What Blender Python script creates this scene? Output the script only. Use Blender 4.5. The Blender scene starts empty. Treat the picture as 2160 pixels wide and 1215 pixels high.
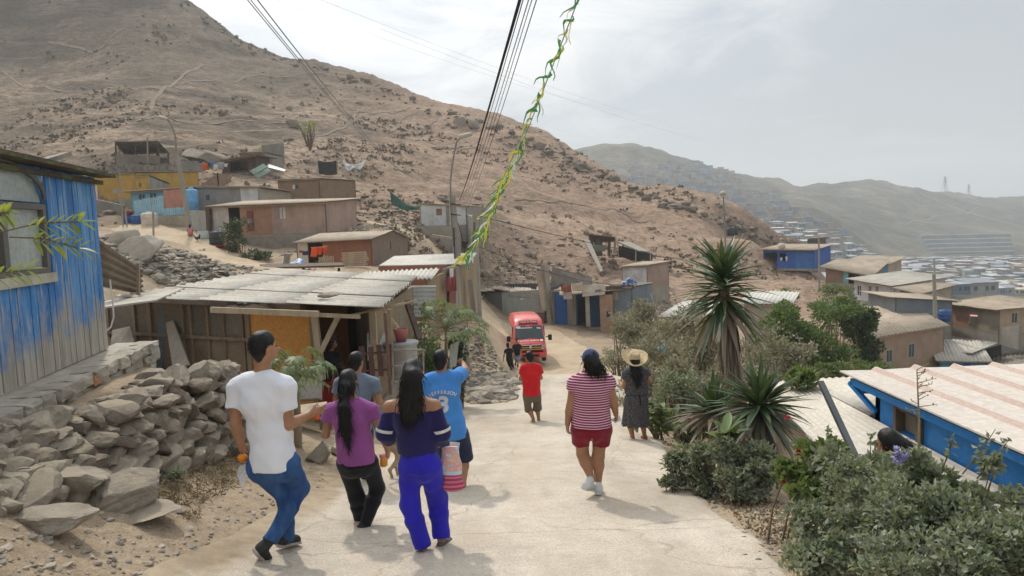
import bpy,bmesh,math,random
import numpy as np
from mathutils import Vector,Matrix
from mathutils.bvhtree import BVHTree
random.seed(7);RNG=np.random.default_rng(7)
SC=bpy.context.scene
COL=SC.collection
R=math.radians
F=1500.0;PITCH=R(5.0);ROLL=R(2.0);CAMZ=1.65
CAM=np.array([0.0,0.0,CAMZ])
_f=np.array([0,math.cos(PITCH),-math.sin(PITCH)])
_u0=np.array([0,math.sin(PITCH),math.cos(PITCH)]);_r0=np.array([1.0,0,0])
CU=_u0*math.cos(ROLL)+_r0*math.sin(ROLL)
CR=_r0*math.cos(ROLL)-_u0*math.sin(ROLL)
CF=_f
def ray(px,py):
 return CF+(px-1080)/F*CR-(py-607.5)/F*CU
def P(px,py,D):
 d=ray(px,py)
 return CAM+d*(D/d[1])
def proj(p):
 q=np.asarray(p,float)-CAM
 z=q@CF
 return(1080+F*(q@CR)/z,607.5-F*(q@CU)/z)
cd=bpy.data.cameras.new('camera');cam=bpy.data.objects.new('camera',cd);COL.objects.link(cam)
cam.matrix_world=Matrix(((CR[0],CU[0],-CF[0],CAM[0]),(CR[1],CU[1],-CF[1],CAM[1]),(CR[2],CU[2],-CF[2],CAM[2]),(0,0,0,1)))
cd.sensor_width=36;cd.sensor_fit='HORIZONTAL';cd.lens=36*F/2160;cd.clip_end=9000;cd.clip_start=.05
SC.camera=cam
def _hash(i,j,k=0):
 n=(i*374761393+j*668265263+k*2147483647+1274126177)&0xffffffff
 n=((n^(n>>13))*1274126177)&0xffffffff
 n=n^(n>>16)
 return(n&0xffff)/65535.0
def vnoise(x,y,s=0):
 x=np.asarray(x,float);y=np.asarray(y,float)
 i=np.floor(x).astype(np.int64);j=np.floor(y).astype(np.int64)
 fx=x-i;fy=y-j;fx=fx*fx*(3-2*fx);fy=fy*fy*(3-2*fy)
 a=_hash(i,j,s);b=_hash(i+1,j,s);c=_hash(i,j+1,s);d=_hash(i+1,j+1,s)
 return(a+(b-a)*fx)*(1-fy)+(c+(d-c)*fx)*fy
def fbm(x,y,o=4,s=0):
 t=0;a=.5
 for k in range(o):
  t=t+a*(vnoise(x,y,s+k)-.5);x=x*2.03+13.7;y=y*2.03+7.1;a*=.5
 return t
def sstep(x,a,b):
 t=np.clip((np.asarray(x,float)-a)/(b-a),0,1);return t*t*(3-2*t)
ORG={}
def tag(o,label=None,cat=None,group=None,kind=None):
 if label:o['label']=label
 if cat:o['category']=cat
 if group:o['group']=group
 if kind:o['kind']=kind
 return o
def thing(name,loc,label,cat,group=None):
 o=bpy.data.objects.new(name,None);COL.objects.link(o);o.empty_display_size=.1
 o.location=[float(a)for a in loc];ORG[o.name]=np.asarray(loc,float)
 return tag(o,label,cat,group)
class MB:
 def __init__(s):s.v=[];s.f=[];s.m=[];s.s=[];s.n=0
 def add(s,v,f,m=0,sm=False):
  v=np.asarray(v,float).reshape(-1,3);k=s.n
  s.v.append(v);s.n+=len(v)
  s.f.extend([tuple(int(a)+k for a in q)for q in f])
  s.m.extend([m]*len(f));s.s.extend([sm]*len(f));return s
 def hexa(s,a,b,m=0):
  A=np.asarray(a,float);B=np.asarray(b,float)
  fs=[(0,1,2,3),(7,6,5,4),(0,4,5,1),(1,5,6,2),(2,6,7,3),(3,7,4,0)]
  nn=np.cross(A[2]-A[0],A[3]-A[1])
  if nn@(B.mean(0)-A.mean(0))>0:fs=[q[::-1]for q in fs]
  s.add(np.concatenate([A,B]),fs,m);return s
 def box(s,c,size,rz=0,m=0,axes=None):
  c=np.asarray(c,float);h=np.asarray(size,float)/2
  if axes is None:
   ca,sa=math.cos(rz),math.sin(rz)
   ax=(np.array([ca,sa,0]),np.array([-sa,ca,0]),np.array([0,0,1.]))
  else:ax=[np.asarray(a,float)for a in axes]
  q=lambda i,j,k:c+i*h[0]*ax[0]+j*h[1]*ax[1]+k*h[2]*ax[2]
  return s.hexa([q(-1,-1,-1),q(1,-1,-1),q(1,1,-1),q(-1,1,-1)],[q(-1,-1,1),q(1,-1,1),q(1,1,1),q(-1,1,1)],m)
 def bar(s,a,b,w,t,m=0,up=(0,0,1)):
  a=np.asarray(a,float);b=np.asarray(b,float);d=b-a;L=np.linalg.norm(d)
  if L<1e-6:return s
  d/=L;up=np.asarray(up,float)
  x=np.cross(d,up)
  if np.linalg.norm(x)<1e-3:x=np.cross(d,(0,1,0))
  x/=np.linalg.norm(x);y=np.cross(x,d)
  return s.box((a+b)/2,(w,L,t),axes=(x,d,y),m=m)
 def tube(s,pts,r,n=8,m=0,sm=True,cap=True):
  pts=[np.asarray(p,float)for p in pts];k=len(pts)
  r=[r]*k if np.isscalar(r)else list(r)
  vs=[];ref=None
  for i in range(k):
   t=pts[min(i+1,k-1)]-pts[max(i-1,0)];t=t/(np.linalg.norm(t)+1e-12)
   if ref is None:
    ref=np.cross(t,(0,0,1.))if abs(t[2])<.9 else np.cross(t,(0,1.,0))
   x=ref-t*(ref@t);x/=(np.linalg.norm(x)+1e-12);ref=x;y=np.cross(t,x)
   for j in range(n):
    a=2*math.pi*j/n;vs.append(pts[i]+r[i]*(math.cos(a)*x+math.sin(a)*y))
  fs=[(i*n+j,i*n+(j+1)%n,(i+1)*n+(j+1)%n,(i+1)*n+j)for i in range(k-1)for j in range(n)]
  s.add(vs,fs,m,sm)
  if cap and n>2:
   s.add(vs[:n],[tuple(range(n))[::-1]],m);s.add(vs[-n:],[tuple(range(n))],m)
  return s
 def lathe(s,c,prof,n=16,m=0,sm=True,tilt=None):
  vs=[]
  for r,z in prof:
   for j in range(n):
    a=2*math.pi*j/n;q=np.array([r*math.cos(a),r*math.sin(a),z])
    if tilt is not None:q=np.array(tilt@Vector(q))
    vs.append(np.asarray(c)+q)
  k=len(prof)
  fs=[(i*n+j,i*n+(j+1)%n,(i+1)*n+(j+1)%n,(i+1)*n+j)for i in range(k-1)for j in range(n)]
  fs+=[tuple(range(n))[::-1],tuple((k-1)*n+j for j in range(n))]
  return s.add(vs,fs,m,sm)
 def build(s,name,mats,parent=None,origin=None):
  V=np.concatenate(s.v)if s.v else np.zeros((0,3))
  if parent is not None:org=ORG[parent.name]
  elif origin is not None:org=np.asarray(origin,float)
  else:
   lo=V.min(0);hi=V.max(0);org=np.array([(lo[0]+hi[0])/2,(lo[1]+hi[1])/2,lo[2]])
  me=bpy.data.meshes.new(name);me.from_pydata((V-org).tolist(),[],s.f)
  if not isinstance(mats,(list,tuple)):mats=[mats]
  for q in mats:me.materials.append(q)
  me.polygons.foreach_set('material_index',s.m);me.polygons.foreach_set('use_smooth',s.s)
  me.validate();me.update()
  o=bpy.data.objects.new(name,me);COL.objects.link(o);ORG[o.name]=org
  if parent is not None:o.parent=parent
  else:o.location=org
  return o
def dup(src,loc,rz=0,scale=1,label=None,group=None):
 def cp(o,par):
  c=o.copy();COL.objects.link(c);c.parent=par
  for ch in[x for x in o.children]:cp(ch,c)
  return c
 r=cp(src,None);r.location=[float(a)for a in loc];r.rotation_euler=(0,0,rz);r.scale=(scale,)*3
 ORG[r.name]=np.asarray(loc,float)
 if label:r['label']=label
 if group:r['group']=group
 return r
MATS={}
class NT:
 def __init__(s,m):s.t=m.node_tree;s.n=s.t.nodes;s.l=s.t.links
 def new(s,ty,**kw):
  n=s.n.new(ty)
  for k,v in kw.items():
   if k.startswith('i_'):
    n.inputs[k[2:].replace('_',' ')].default_value=v
   else:setattr(n,k,v)
  return n
 def link(s,a,b):s.l.new(a,b)
 def ramp(s,fac,stops,interp='LINEAR'):
  n=s.n.new('ShaderNodeValToRGB');e=n.color_ramp.elements;n.color_ramp.interpolation=interp
  while len(e)<len(stops):e.new(.5)
  for q,(p,c)in zip(e,stops):
   q.position=p;q.color=(*c,1)if not np.isscalar(c)else(c,c,c,1)
  s.link(fac,n.inputs['Fac']);return n.outputs['Color']
 def mix(s,fac,a,b,mode='MIX'):
  n=s.n.new('ShaderNodeMix');n.data_type='RGBA';n.blend_type=mode;n.clamp_factor=True
  for inp,val in((n.inputs[0],fac),(n.inputs[6],a),(n.inputs[7],b)):
   if isinstance(val,bpy.types.NodeSocket):s.link(val,inp)
   elif inp.type=='RGBA':inp.default_value=(*val,1)if not np.isscalar(val)else(val,val,val,1)
   else:inp.default_value=val
  return n.outputs[2]
 def math(s,op,a,b=None,c=None,clamp=False):
  n=s.n.new('ShaderNodeMath');n.operation=op;n.use_clamp=clamp
  for i,val in enumerate((a,b,c)):
   if val is None:continue
   if isinstance(val,bpy.types.NodeSocket):s.link(val,n.inputs[i])
   else:n.inputs[i].default_value=val
  return n.outputs[0]
 def noise(s,vec,scale,detail=5,rough=.55,dist=0.):
  n=s.new('ShaderNodeTexNoise');n.inputs['Scale'].default_value=scale;n.inputs['Detail'].default_value=detail
  n.inputs['Roughness'].default_value=rough;n.inputs['Distortion'].default_value=dist
  if vec is not None:s.link(vec,n.inputs['Vector'])
  return n.outputs['Fac']
 def coords(s,kind='Object',scale=(1,1,1),loc=(0,0,0),rot=(0,0,0)):
  t=s.new('ShaderNodeTexCoord');mp=s.new('ShaderNodeMapping')
  mp.inputs['Scale'].default_value=scale;mp.inputs['Location'].default_value=loc;mp.inputs['Rotation'].default_value=rot
  s.link(t.outputs[kind],mp.inputs['Vector']);return mp.outputs['Vector']
def newmat(name):
 m=bpy.data.materials.new(name);m.use_nodes=True
 n=NT(m);b=n.n['Principled BSDF'];return m,n,b
def setbump(n,b,h,strength,dist=.02):
 u=n.new('ShaderNodeBump');u.inputs['Strength'].default_value=strength;u.inputs['Distance'].default_value=dist
 n.link(h,u.inputs['Height']);n.link(u.outputs['Normal'],b.inputs['Normal'])
def mk(name,c1,c2=None,scale=3.,rough=.85,bump=.3,bscale=25.,stretch=(1,1,1),spec=.3,metal=0.,dirt=None,dscale=1.2,damt=.5,bdist=.02,lo=.35,hi=.65):
 if name in MATS:return MATS[name]
 m,n,b=newmat(name)
 c2=c2 if c2 is not None else tuple(min(1,a*.72)for a in c1)
 v=n.coords('Object',stretch)
 a=n.noise(v,scale,6,.6)
 col=n.ramp(a,[(lo,c1),(hi,c2)])
 g=n.noise(v,scale*14,3,.6)
 col=n.mix(.35,col,n.ramp(g,[(.3,.55),(.7,1.35)]),'MULTIPLY')
 if dirt is not None:
  d=n.noise(n.coords('Object',(1,1,.6),(3.1,1.7,5.2)),dscale,7,.62)
  f=n.ramp(d,[(.5,0.),(.64,damt)])
  col=n.mix(f,col,dirt)
 n.link(col,b.inputs['Base Color'])
 b.inputs['Roughness'].default_value=rough;b.inputs['Specular IOR Level'].default_value=spec;b.inputs['Metallic'].default_value=metal
 if bump:setbump(n,b,n.noise(v,bscale,5,.6),bump,bdist)
 MATS[name]=m;return m
def leafmat(name,dark,light,trans=.3,rough=.55,dust=None,dustamt=.4):
 if name in MATS:return MATS[name]
 m,n,b=newmat(name)
 g=n.new('ShaderNodeNewGeometry')
 mid=tuple((a+c)/2 for a,c in zip(dark,light))
 col=n.ramp(g.outputs['Random Per Island'],[(0,dark),(.55,mid),(1,light)])
 if dust is not None:
  f=n.ramp(n.noise(n.coords('Object'),9,3),[(.4,0.),(.65,dustamt)])
  col=n.mix(f,col,dust)
 n.link(col,b.inputs['Base Color']);b.inputs['Roughness'].default_value=rough;b.inputs['Specular IOR Level'].default_value=.35
 tr=n.new('ShaderNodeBsdfTranslucent');n.link(n.mix(.5,col,(.25,.3,.03)),tr.inputs['Color'])
 mx=n.new('ShaderNodeMixShader');mx.inputs[0].default_value=trans
 n.link(b.outputs[0],mx.inputs[1]);n.link(tr.outputs[0],mx.inputs[2])
 n.link(mx.outputs[0],n.n['Material Output'].inputs['Surface'])
 MATS[name]=m;return m
CTRL=[]
def cp_(px,py,D):CTRL.append(P(px,py,D))
def cw_(x,y,z):CTRL.append(np.array([x,y,z],float))
for y in(-14,-8,-3,0,3):
 for x in(-2.2,0,1.5):cw_(x,y,-.163*y)
for y in(5.5,8,11,14,17):
 for x in(-1.9 if y<10 else-.9,.2,1.9 if y<13 else 2.4):cw_(x,y,-.163*y-(0 if y<16 else-.02))
for a in[(1117,766,36.4),(1101,733,41.5),(1200,734,42.5),(1180,764,36.5),(1290,758,38),(1180,800,28),(1060,800,28),(1010,765,33),(1030,700,44),(1000,682,47),(1060,672,53),(1160,690,50),(1300,698,50),(960,665,50),(0,1200,4.0),(150,1200,4.4),(300,1180,4.8),(0,1075,4.7),(280,1060,5.6),(400,1050,6.2),(500,960,8.4),(430,1000,7.0),(640,955,9.3),(720,900,12),(960,838,20),(880,860,17),(420,600,24),(330,530,30),(480,570,28),(560,572,35),(420,510,46),(300,488,50),(220,478,52),(320,455,57),(300,440,64),(470,452,58),(560,497,50),(640,497,50),(560,545,44),(660,540,44),(740,562,42),(860,560,42),(640,565,38),(730,600,30),(950,520,50),(930,478,62),(985,640,36),(860,490,56),(1310,770,34),(1350,810,22),(1385,860,15),(1405,935,11.4),(1425,990,8.6),(1500,1080,6.6),(1650,1150,5.2),(1560,1215,4.7),(1100,660,55.5),(1250,680,53.5),(1330,690,52),(1100,610,60),(1050,560,68),(1200,565,70),(1345,606,62),(1250,510,84),(1400,545,78),(1440,610,68),(1400,660,58),(1560,600,73),(1640,572,85),(1700,564,88),(1650,630,68),(1760,608,74),(1800,642,68),(1900,660,62),(1950,698,56),(2100,708,57),(2000,735,50),(2150,745,50),(1900,830,42),(2050,800,46),(2120,770,50),(1750,750,45),(0,330,92),(0,240,130),(0,120,180),(200,300,88),(300,350,79),(200,180,140),(400,250,110),(400,120,165),(250,400,69),(420,385,69),(530,400,66),(600,340,82),(600,250,120),(600,180,165),(700,425,64),(640,420,62),(800,400,78),(800,300,115),(800,230,155),(900,420,72),(950,330,110),(1000,300,135),(1000,430,80),(1020,500,68),(1100,440,92),(1100,350,125),(1200,420,105),(1200,480,88),(1300,430,112),(1400,480,100),(1500,500,98),(1600,525,93),(1480,545,86)]:
 cp_(*a)
for a in[(-5,8.5,.1),(-4.6,6.2,.12),(-6,10,0),(-8,7,.5),(-7,12,-.3),(-3,13,-1.95),(-6,14.2,-1.75),(-3,17,-2.1),(-6.5,19,-1.0),(-4.5,4.4,.5),(-5,2,.7),(-4,-2,.7),(-5,-8,1.6),(-12,6,2),(-12,16,1.5),(-10,22,1.4),(2.5,9,-1.65),(3.0,6,-1.22),(3.15,7,-1.38),(3.5,9,-1.6),(4,8,-2.7),(5,12,-3.6),(2.9,4,-.95),(5,5,-2.6),(5,2,-1.8),(4,-2,-.8),(9,0,-3.5),(8,10,-3.8),(3.0,16,-3.0),(4.2,20,-4.4),(8,20,-5.6),(6,30,-6.6),(14,30,-8.2),(16,16,-7),(16,4,-6),(30,30,-12),(30,10,-11),(25,45,-11)]:
 cw_(*a)
RIDGE=[(-900,-420,300),(-400,-290,275),(0,-170,250),(200,-95,240),(390,2,230),(520,88,215),(640,128,205),(770,168,195),(900,218,185),(1000,244,178),(1100,284,170),(1200,329,160),(1300,374,150),(1400,418,140),(1500,450,130),(1600,484,120),(1690,516,112)]
for a in RIDGE:
 cp_(*a);q=P(*a)
 cw_(q[0]*1.35,q[1]*1.35,q[2]*.45-6);cw_(q[0]*2,q[1]*2,-48)
for a in[(40,100,-22),(55,95,-26),(60,70,-20),(70,50,-20),(50,130,-30),(48,62,-11.5),(40,75,-9.5),(80,140,-42),(120,180,-50),(160,300,-55),(60,220,-48),(140,80,-40)]:cw_(*a)
CTRL=np.array(CTRL)
SH=6.0
def ab(x,y):
 yy=np.maximum(np.asarray(y,float)+SH+10,1.5);return np.asarray(x,float)/(yy),np.log(yy)*.8
def _tps():
 a,b=ab(CTRL[:,0],CTRL[:,1]);n=len(a)
 val=(CTRL[:,2]-CAMZ)/(CTRL[:,1]+SH+10)
 r2=(a[:,None]-a[None])**2+(b[:,None]-b[None])**2
 K=.5*r2*np.log(r2+1e-12)+np.eye(n)*2e-4
 Q=np.stack([np.ones(n),a,b],1)
 A=np.block([[K,Q],[Q.T,np.zeros((3,3))]])
 w=np.linalg.solve(A,np.concatenate([val,np.zeros(3)]));return a,b,w
_A,_B,_W=_tps()
def H_raw(x,y):
 a,b=ab(x,y);sh=a.shape;a=a.ravel();b=b.ravel();out=np.empty(len(a))
 for i in range(0,len(a),20000):
  s=slice(i,i+20000)
  r2=(a[s,None]-_A[None])**2+(b[s,None]-_B[None])**2
  out[s]=(.5*r2*np.log(r2+1e-12))@_W[:-3]+_W[-3]+_W[-2]*a[s]+_W[-1]*b[s]
 return(out.reshape(sh))*(np.asarray(y)+SH+10)+CAMZ
GA=np.concatenate([np.linspace(-1.9,-.8,60,endpoint=False),np.linspace(-.8,.8,460,endpoint=False),np.linspace(.8,1.9,50)])
GB=np.linspace(ab(0,-13)[1],ab(0,430)[1],470)
_Y=np.exp(GB/.8)-SH-10
GX=GA[None,:]*(_Y[:,None]+SH+10);GY=np.repeat(_Y[:,None],len(GA),1)
GZ=H_raw(GX,GY)
def roadmask(x,y):
 l=np.interp(y,[-14,4,6.5,9,14,18,22,30,40],[-2.6,-2.4,-2.1,-1.9,-1.6,-1.4,-1.2,-1.2,-1.4])
 r=np.interp(y,[-14,4,6.5,8.6,11.4,15,22,34,40],[2.2,1.95,1.85,2.0,2.5,3.0,3.9,5.0,6])
 return l,r
def _disp(x,y,z):
 l,r=roadmask(x,y)
 off=np.maximum(np.maximum(l-x,x-r),0);off=sstep(off,0,1.0)
 off=np.where(y>30,np.maximum(off,sstep(y,30,40)*.25),off)
 far=sstep(y,50,95);mid=sstep(y,18,40)
 n1=fbm(x*.9,y*.9,4)*(.16+.25*mid)*off
 n2=fbm(x*.12,y*.12,5,9)*(3.2*far)+fbm(x*.03+4,y*.03,3,5)*8*sstep(y,95,170)
 n3=np.abs(fbm(x*.35+3,y*.22,4,21))*-1.6*far
 return z+n1+n2+n3
GZ=_disp(GX,GY,GZ)
def H(x,y):
 a,b=ab(x,y);sh=np.shape(a);a=np.atleast_1d(a).ravel();b=np.atleast_1d(b).ravel()
 i=np.clip(np.searchsorted(GA,a)-1,0,len(GA)-2);j=np.clip(np.searchsorted(GB,b)-1,0,len(GB)-2)
 fa=np.clip((a-GA[i])/(GA[i+1]-GA[i]),0,1);fb=np.clip((b-GB[j])/(GB[j+1]-GB[j]),0,1)
 z=(GZ[j,i]*(1-fa)+GZ[j,i+1]*fa)*(1-fb)+(GZ[j+1,i]*(1-fa)+GZ[j+1,i+1]*fa)*fb
 return z.reshape(sh)if sh else float(z[0])
def G(px,py,d0=2.,d1=400.):
 d=ray(px,py);d=d/d[1]
 t=np.exp(np.linspace(math.log(d0),math.log(d1),900))
 p=CAM[None]+d[None]*t[:,None]
 k=np.nonzero(p[:,2]<=H(p[:,0],p[:,1]))[0]
 if len(k)==0:return None
 k=max(int(k[0]),1);lo,hi=t[k-1],t[k]
 for _ in range(14):
  m=(lo+hi)/2;q=CAM+d*m
  if q[2]<=H(q[0],q[1]):hi=m
  else:lo=m
 q=CAM+d*hi;return q
def on(x,y,dz=0):return np.array([x,y,H(x,y)+dz])
def grid_mesh(X,Y,Z,name,mat,kind='structure'):
 nj,ni=X.shape
 V=np.stack([X,Y,Z],-1).reshape(-1,3)
 idx=np.arange(nj*ni).reshape(nj,ni)
 q=np.stack([idx[:-1,:-1],idx[:-1,1:],idx[1:,1:],idx[1:,:-1]],-1).reshape(-1,4)
 me=bpy.data.meshes.new(name);me.vertices.add(len(V));me.vertices.foreach_set('co',V.ravel())
 me.loops.add(q.size);me.loops.foreach_set('vertex_index',q.ravel().astype(np.int32))
 me.polygons.add(len(q));me.polygons.foreach_set('loop_start',np.arange(0,q.size,4,dtype=np.int32))
 me.polygons.foreach_set('use_smooth',np.ones(len(q),bool));me.update(calc_edges=True);me.validate()
 me.materials.append(mat);o=bpy.data.objects.new(name,me);COL.objects.link(o);ORG[o.name]=np.zeros(3)
 if kind:o['kind']=kind
 return o
def addattr(o,name,val):
 at=o.data.attributes.new(name,'FLOAT','POINT');at.data.foreach_set('value',np.asarray(val,np.float32).ravel())
def ground_mat():
 m,n,b=newmat('dry_earth')
 v=n.coords('Object')
 hill=n.new('ShaderNodeAttribute',attribute_name='hill').outputs['Fac']
 red=n.new('ShaderNodeAttribute',attribute_name='red').outputs['Fac']
 a=n.noise(v,.35,8,.65);soil=n.ramp(a,[(.3,(.30,.225,.15)),(.5,(.40,.31,.215)),(.7,(.50,.40,.29))])
 f=n.noise(v,9,6,.7);soil=n.mix(.5,soil,n.ramp(f,[(.3,.5),(.55,1.),(.75,1.4)]),'MULTIPLY')
 f2=n.noise(v,70,3,.6);soil=n.mix(.35,soil,n.ramp(f2,[(.35,.45),(.5,1.),(.7,1.5)]),'MULTIPLY')
 hs=n.coords('Object',(.5,.8,1.1))
 h1=n.noise(hs,.11,9,.66,.6)
 hsoil=n.ramp(h1,[(.32,(.095,.073,.052)),(.44,(.21,.155,.108)),(.53,(.32,.235,.165)),(.70,(.43,.325,.235))])
 h2=n.noise(hs,.9,6,.7);hsoil=n.mix(.8,hsoil,n.ramp(h2,[(.36,.38),(.5,.95),(.66,1.35)]),'MULTIPLY')
 h3=n.noise(n.coords('Object',(1,1,2.2)),3.2,4,.7);hsoil=n.mix(.6,hsoil,n.ramp(h3,[(.38,.45),(.52,1.),(.7,1.3)]),'MULTIPLY')
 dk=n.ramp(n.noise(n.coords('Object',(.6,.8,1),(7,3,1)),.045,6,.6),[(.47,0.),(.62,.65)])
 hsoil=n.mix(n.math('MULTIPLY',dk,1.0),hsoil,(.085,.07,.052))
 h4=n.noise(n.coords('Object',(1,1,1.6)),1.5,9,.78);hsoil=n.mix(.75,hsoil,n.ramp(h4,[(.36,.42),(.49,.95),(.62,1.4)]),'MULTIPLY')
 sz_=n.new('ShaderNodeSeparateXYZ');n.link(v,sz_.inputs[0]);tr_=n.math('FRACT',n.math('ADD',n.math('MULTIPLY',sz_.outputs[2],.21),n.math('MULTIPLY',n.noise(n.coords('Object',(.02,.02,.02)),1.,5),3.)));tm=n.math('MULTIPLY',n.ramp(tr_,[(0,1.),(.05,1.),(.12,0.)]),n.ramp(n.noise(hs,.07,3),[(.45,0.),(.6,.65)]));hsoil=n.mix(tm,hsoil,(.40,.31,.225))
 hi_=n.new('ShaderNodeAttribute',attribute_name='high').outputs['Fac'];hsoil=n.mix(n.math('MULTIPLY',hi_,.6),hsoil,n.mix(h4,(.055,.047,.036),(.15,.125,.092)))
 hsoil=n.mix(n.math('MULTIPLY',red,.75),hsoil,n.mix(.8,n.mix(h2,(.49,.335,.24),(.32,.215,.15)),n.ramp(h4,[(.34,.35),(.47,.9),(.62,1.35)]),'MULTIPLY'))
 col=n.mix(hill,soil,hsoil)
 n.link(col,b.inputs['Base Color']);b.inputs['Roughness'].default_value=.95;b.inputs['Specular IOR Level'].default_value=.1
 hgt=n.math('ADD',n.math('MULTIPLY',f,.6),n.math('ADD',n.math('MULTIPLY',f2,.12),n.math('MULTIPLY',h2,n.math('MULTIPLY',hill,8.))))
 setbump(n,b,hgt,.7,.10)
 return m
GROUND=ground_mat()
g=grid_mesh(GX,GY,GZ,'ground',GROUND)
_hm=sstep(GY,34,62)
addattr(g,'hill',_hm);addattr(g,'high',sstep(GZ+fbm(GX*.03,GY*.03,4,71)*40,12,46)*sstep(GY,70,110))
_pxs=1080+F*GX/np.maximum(GY,1)
addattr(g,'red',sstep(_pxs,620,1050)*sstep(GY,45,60)*(.35+.65*vnoise(GX*.06,GY*.05,3)))
def strip(name,pts,mat,dz=.02,n=60,across=12,wob=.12,wfreq=1.3,label=None):
 L=np.array([p[0]for p in pts],float);Rr=np.array([p[1]for p in pts],float)
 t=np.linspace(0,len(pts)-1,n);k=np.arange(len(pts))
 def sm(a):return np.interp(t,k,a)
 lx,ly,rx,ry=sm(L[:,0]),sm(L[:,1]),sm(Rr[:,0]),sm(Rr[:,1])
 w=np.linspace(0,1,across)
 e1=fbm(ly*wfreq,lx*wfreq+9,3,31)*2*wob;e2=fbm(ry*wfreq+5,rx*wfreq,3,37)*2*wob
 X=lx[:,None]*(1-w)+rx[:,None]*w;Y=ly[:,None]*(1-w)+ry[:,None]*w
 dx=(rx-lx)[:,None];dy=(ry-ly)[:,None];ln=np.hypot(dx,dy)+1e-9
 e=(-e1[:,None]*(1-w)**4+e2[:,None]*w**4)
 X=X+dx/ln*e;Y=Y+dy/ln*e
 Z=H(X,Y)+dz+np.where((w==0)|(w==1),-.05,0)[None]*(dz>.01)
 return grid_mesh(X,Y,Z,name,mat)
def road_mat():
 m,n,b=newmat('dusty_concrete')
 v=n.coords('Object');a=n.noise(v,.55,8,.62,.4)
 col=n.ramp(a,[(.3,(.46,.395,.315)),(.5,(.545,.475,.385)),(.7,(.60,.53,.44))])
 f=n.noise(v,6,6,.7);col=n.mix(.35,col,n.ramp(f,[(.3,.62),(.5,1.),(.72,1.25)]),'MULTIPLY')
 f2=n.noise(v,60,3,.65);col=n.mix(.55,col,n.ramp(f2,[(.32,.5),(.5,1.),(.7,1.35)]),'MULTIPLY')
 vo=n.new('ShaderNodeTexVoronoi',feature='DISTANCE_TO_EDGE');vo.inputs['Scale'].default_value=.42
 vv=n.new('ShaderNodeVectorMath',operation='ADD');nz=n.new('ShaderNodeTexNoise');nz.inputs['Scale'].default_value=1.3;nz.inputs['Detail'].default_value=6
 n.link(v,nz.inputs['Vector']);n.link(v,vv.inputs[0]);n.link(nz.outputs['Color'],vv.inputs[1]);n.link(vv.outputs[0],vo.inputs['Vector'])
 cr=n.ramp(vo.outputs['Distance'],[(0,1.),(.006,.0)]);col=n.mix(n.math('MULTIPLY',cr,.5),col,(.2,.16,.11))
 w=n.ramp(n.noise(n.coords('Object',(1,.35,1),(4,2,0)),.8,7,.65),[(.50,0.),(.66,.6)]);col=n.mix(w,col,(.44,.36,.265))
 sy=n.new('ShaderNodeSeparateXYZ');n.link(v,sy.inputs[0]);jt=n.math('FRACT',n.math('ADD',n.math('MULTIPLY',n.math('ADD',sy.outputs[1],n.math('MULTIPLY',n.noise(v,1.2,6),.5)),.31),.12));col=n.mix(n.ramp(jt,[(0,.75),(.006,0.)]),col,(.24,.19,.14))
 st_=n.ramp(n.noise(n.coords('Object',(1.6,.5,1),(1,8,0)),1.1,6,.6),[(.50,0.),(.70,.6)]);col=n.mix(st_,col,(.36,.31,.245))
 peb=n.new('ShaderNodeTexVoronoi');peb.inputs['Scale'].default_value=26;n.link(v,peb.inputs['Vector'])
 pm=n.ramp(peb.outputs['Distance'],[(.06,1.),(.12,0.)]);pc=n.math('MULTIPLY',pm,n.ramp(n.noise(v,3,4),[(.47,0.),(.58,.75)]))
 col=n.mix(pc,col,(.22,.18,.13))
 ed=n.new('ShaderNodeAttribute',attribute_name='edge').outputs['Fac']
 e2=n.ramp(n.math('ADD',ed,n.math('MULTIPLY',n.math('SUBTRACT',n.noise(v,1.6,8,.7),.5),1.1)),[(.38,0.),(.62,1.)])
 sl=n.mix(.5,n.ramp(a,[(.3,(.33,.255,.175)),(.7,(.45,.36,.255))]),n.ramp(f,[(.3,.5),(.55,1.),(.75,1.4)]),'MULTIPLY');col=n.mix(e2,col,sl)
 n.link(col,b.inputs['Base Color']);b.inputs['Roughness'].default_value=.92;b.inputs['Specular IOR Level'].default_value=.12
 h=n.math('ADD',n.math('MULTIPLY',f,.7),n.math('MULTIPLY',f2,.25));setbump(n,b,h,.55,.03)
 return m
ROAD=road_mat()
SAND=mk('sandy_track',(.50,.40,.28),(.40,.31,.21),.8,.95,.5,9,spec=.1)
ys=[-13,-6,0,4,6.5,8.6,11.4,14,18,22,27,33]
ro=strip('road',[((roadmask(0,y)[0]-.25,y),(roadmask(0,y)[1],y))for y in ys],ROAD,.022,300,46,.16,1.3)
_w=np.linspace(0,1,46);addattr(ro,'edge',np.repeat(np.maximum(np.clip(1-_w/.16,0,1),np.clip((_w-.95)/.05,0,1)*.8)[None],300,0))
def gxy(px,py,d0=2):q=G(px,py,d0);return(q[0],q[1])
strip('dirt_road',[((-1.15,31),(5.0,31.5)),((-1.9,36),(4.4,37)),((-2.2,41),(4.6,43)),((-2.7,46),(3.4,49)),((-5.0,50),(-.5,52.5)),((-8,53),(-4.5,56)),((-11,54),(-8,59))],SAND,.016,120,20,.3,.5)
strip('track',[((-28,50),(-29,56)),((-24.5,46),(-24,51.5)),((-20,42),(-18.6,46.5)),((-15.5,37),(-13.5,40.5)),((-12.5,33),(-10.8,35.5)),((-10.4,29.5),(-9,31.5))],SAND,.03,90,12,.25,.5)
FC=[]
def fp(*a):FC.append(P(*a))
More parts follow.
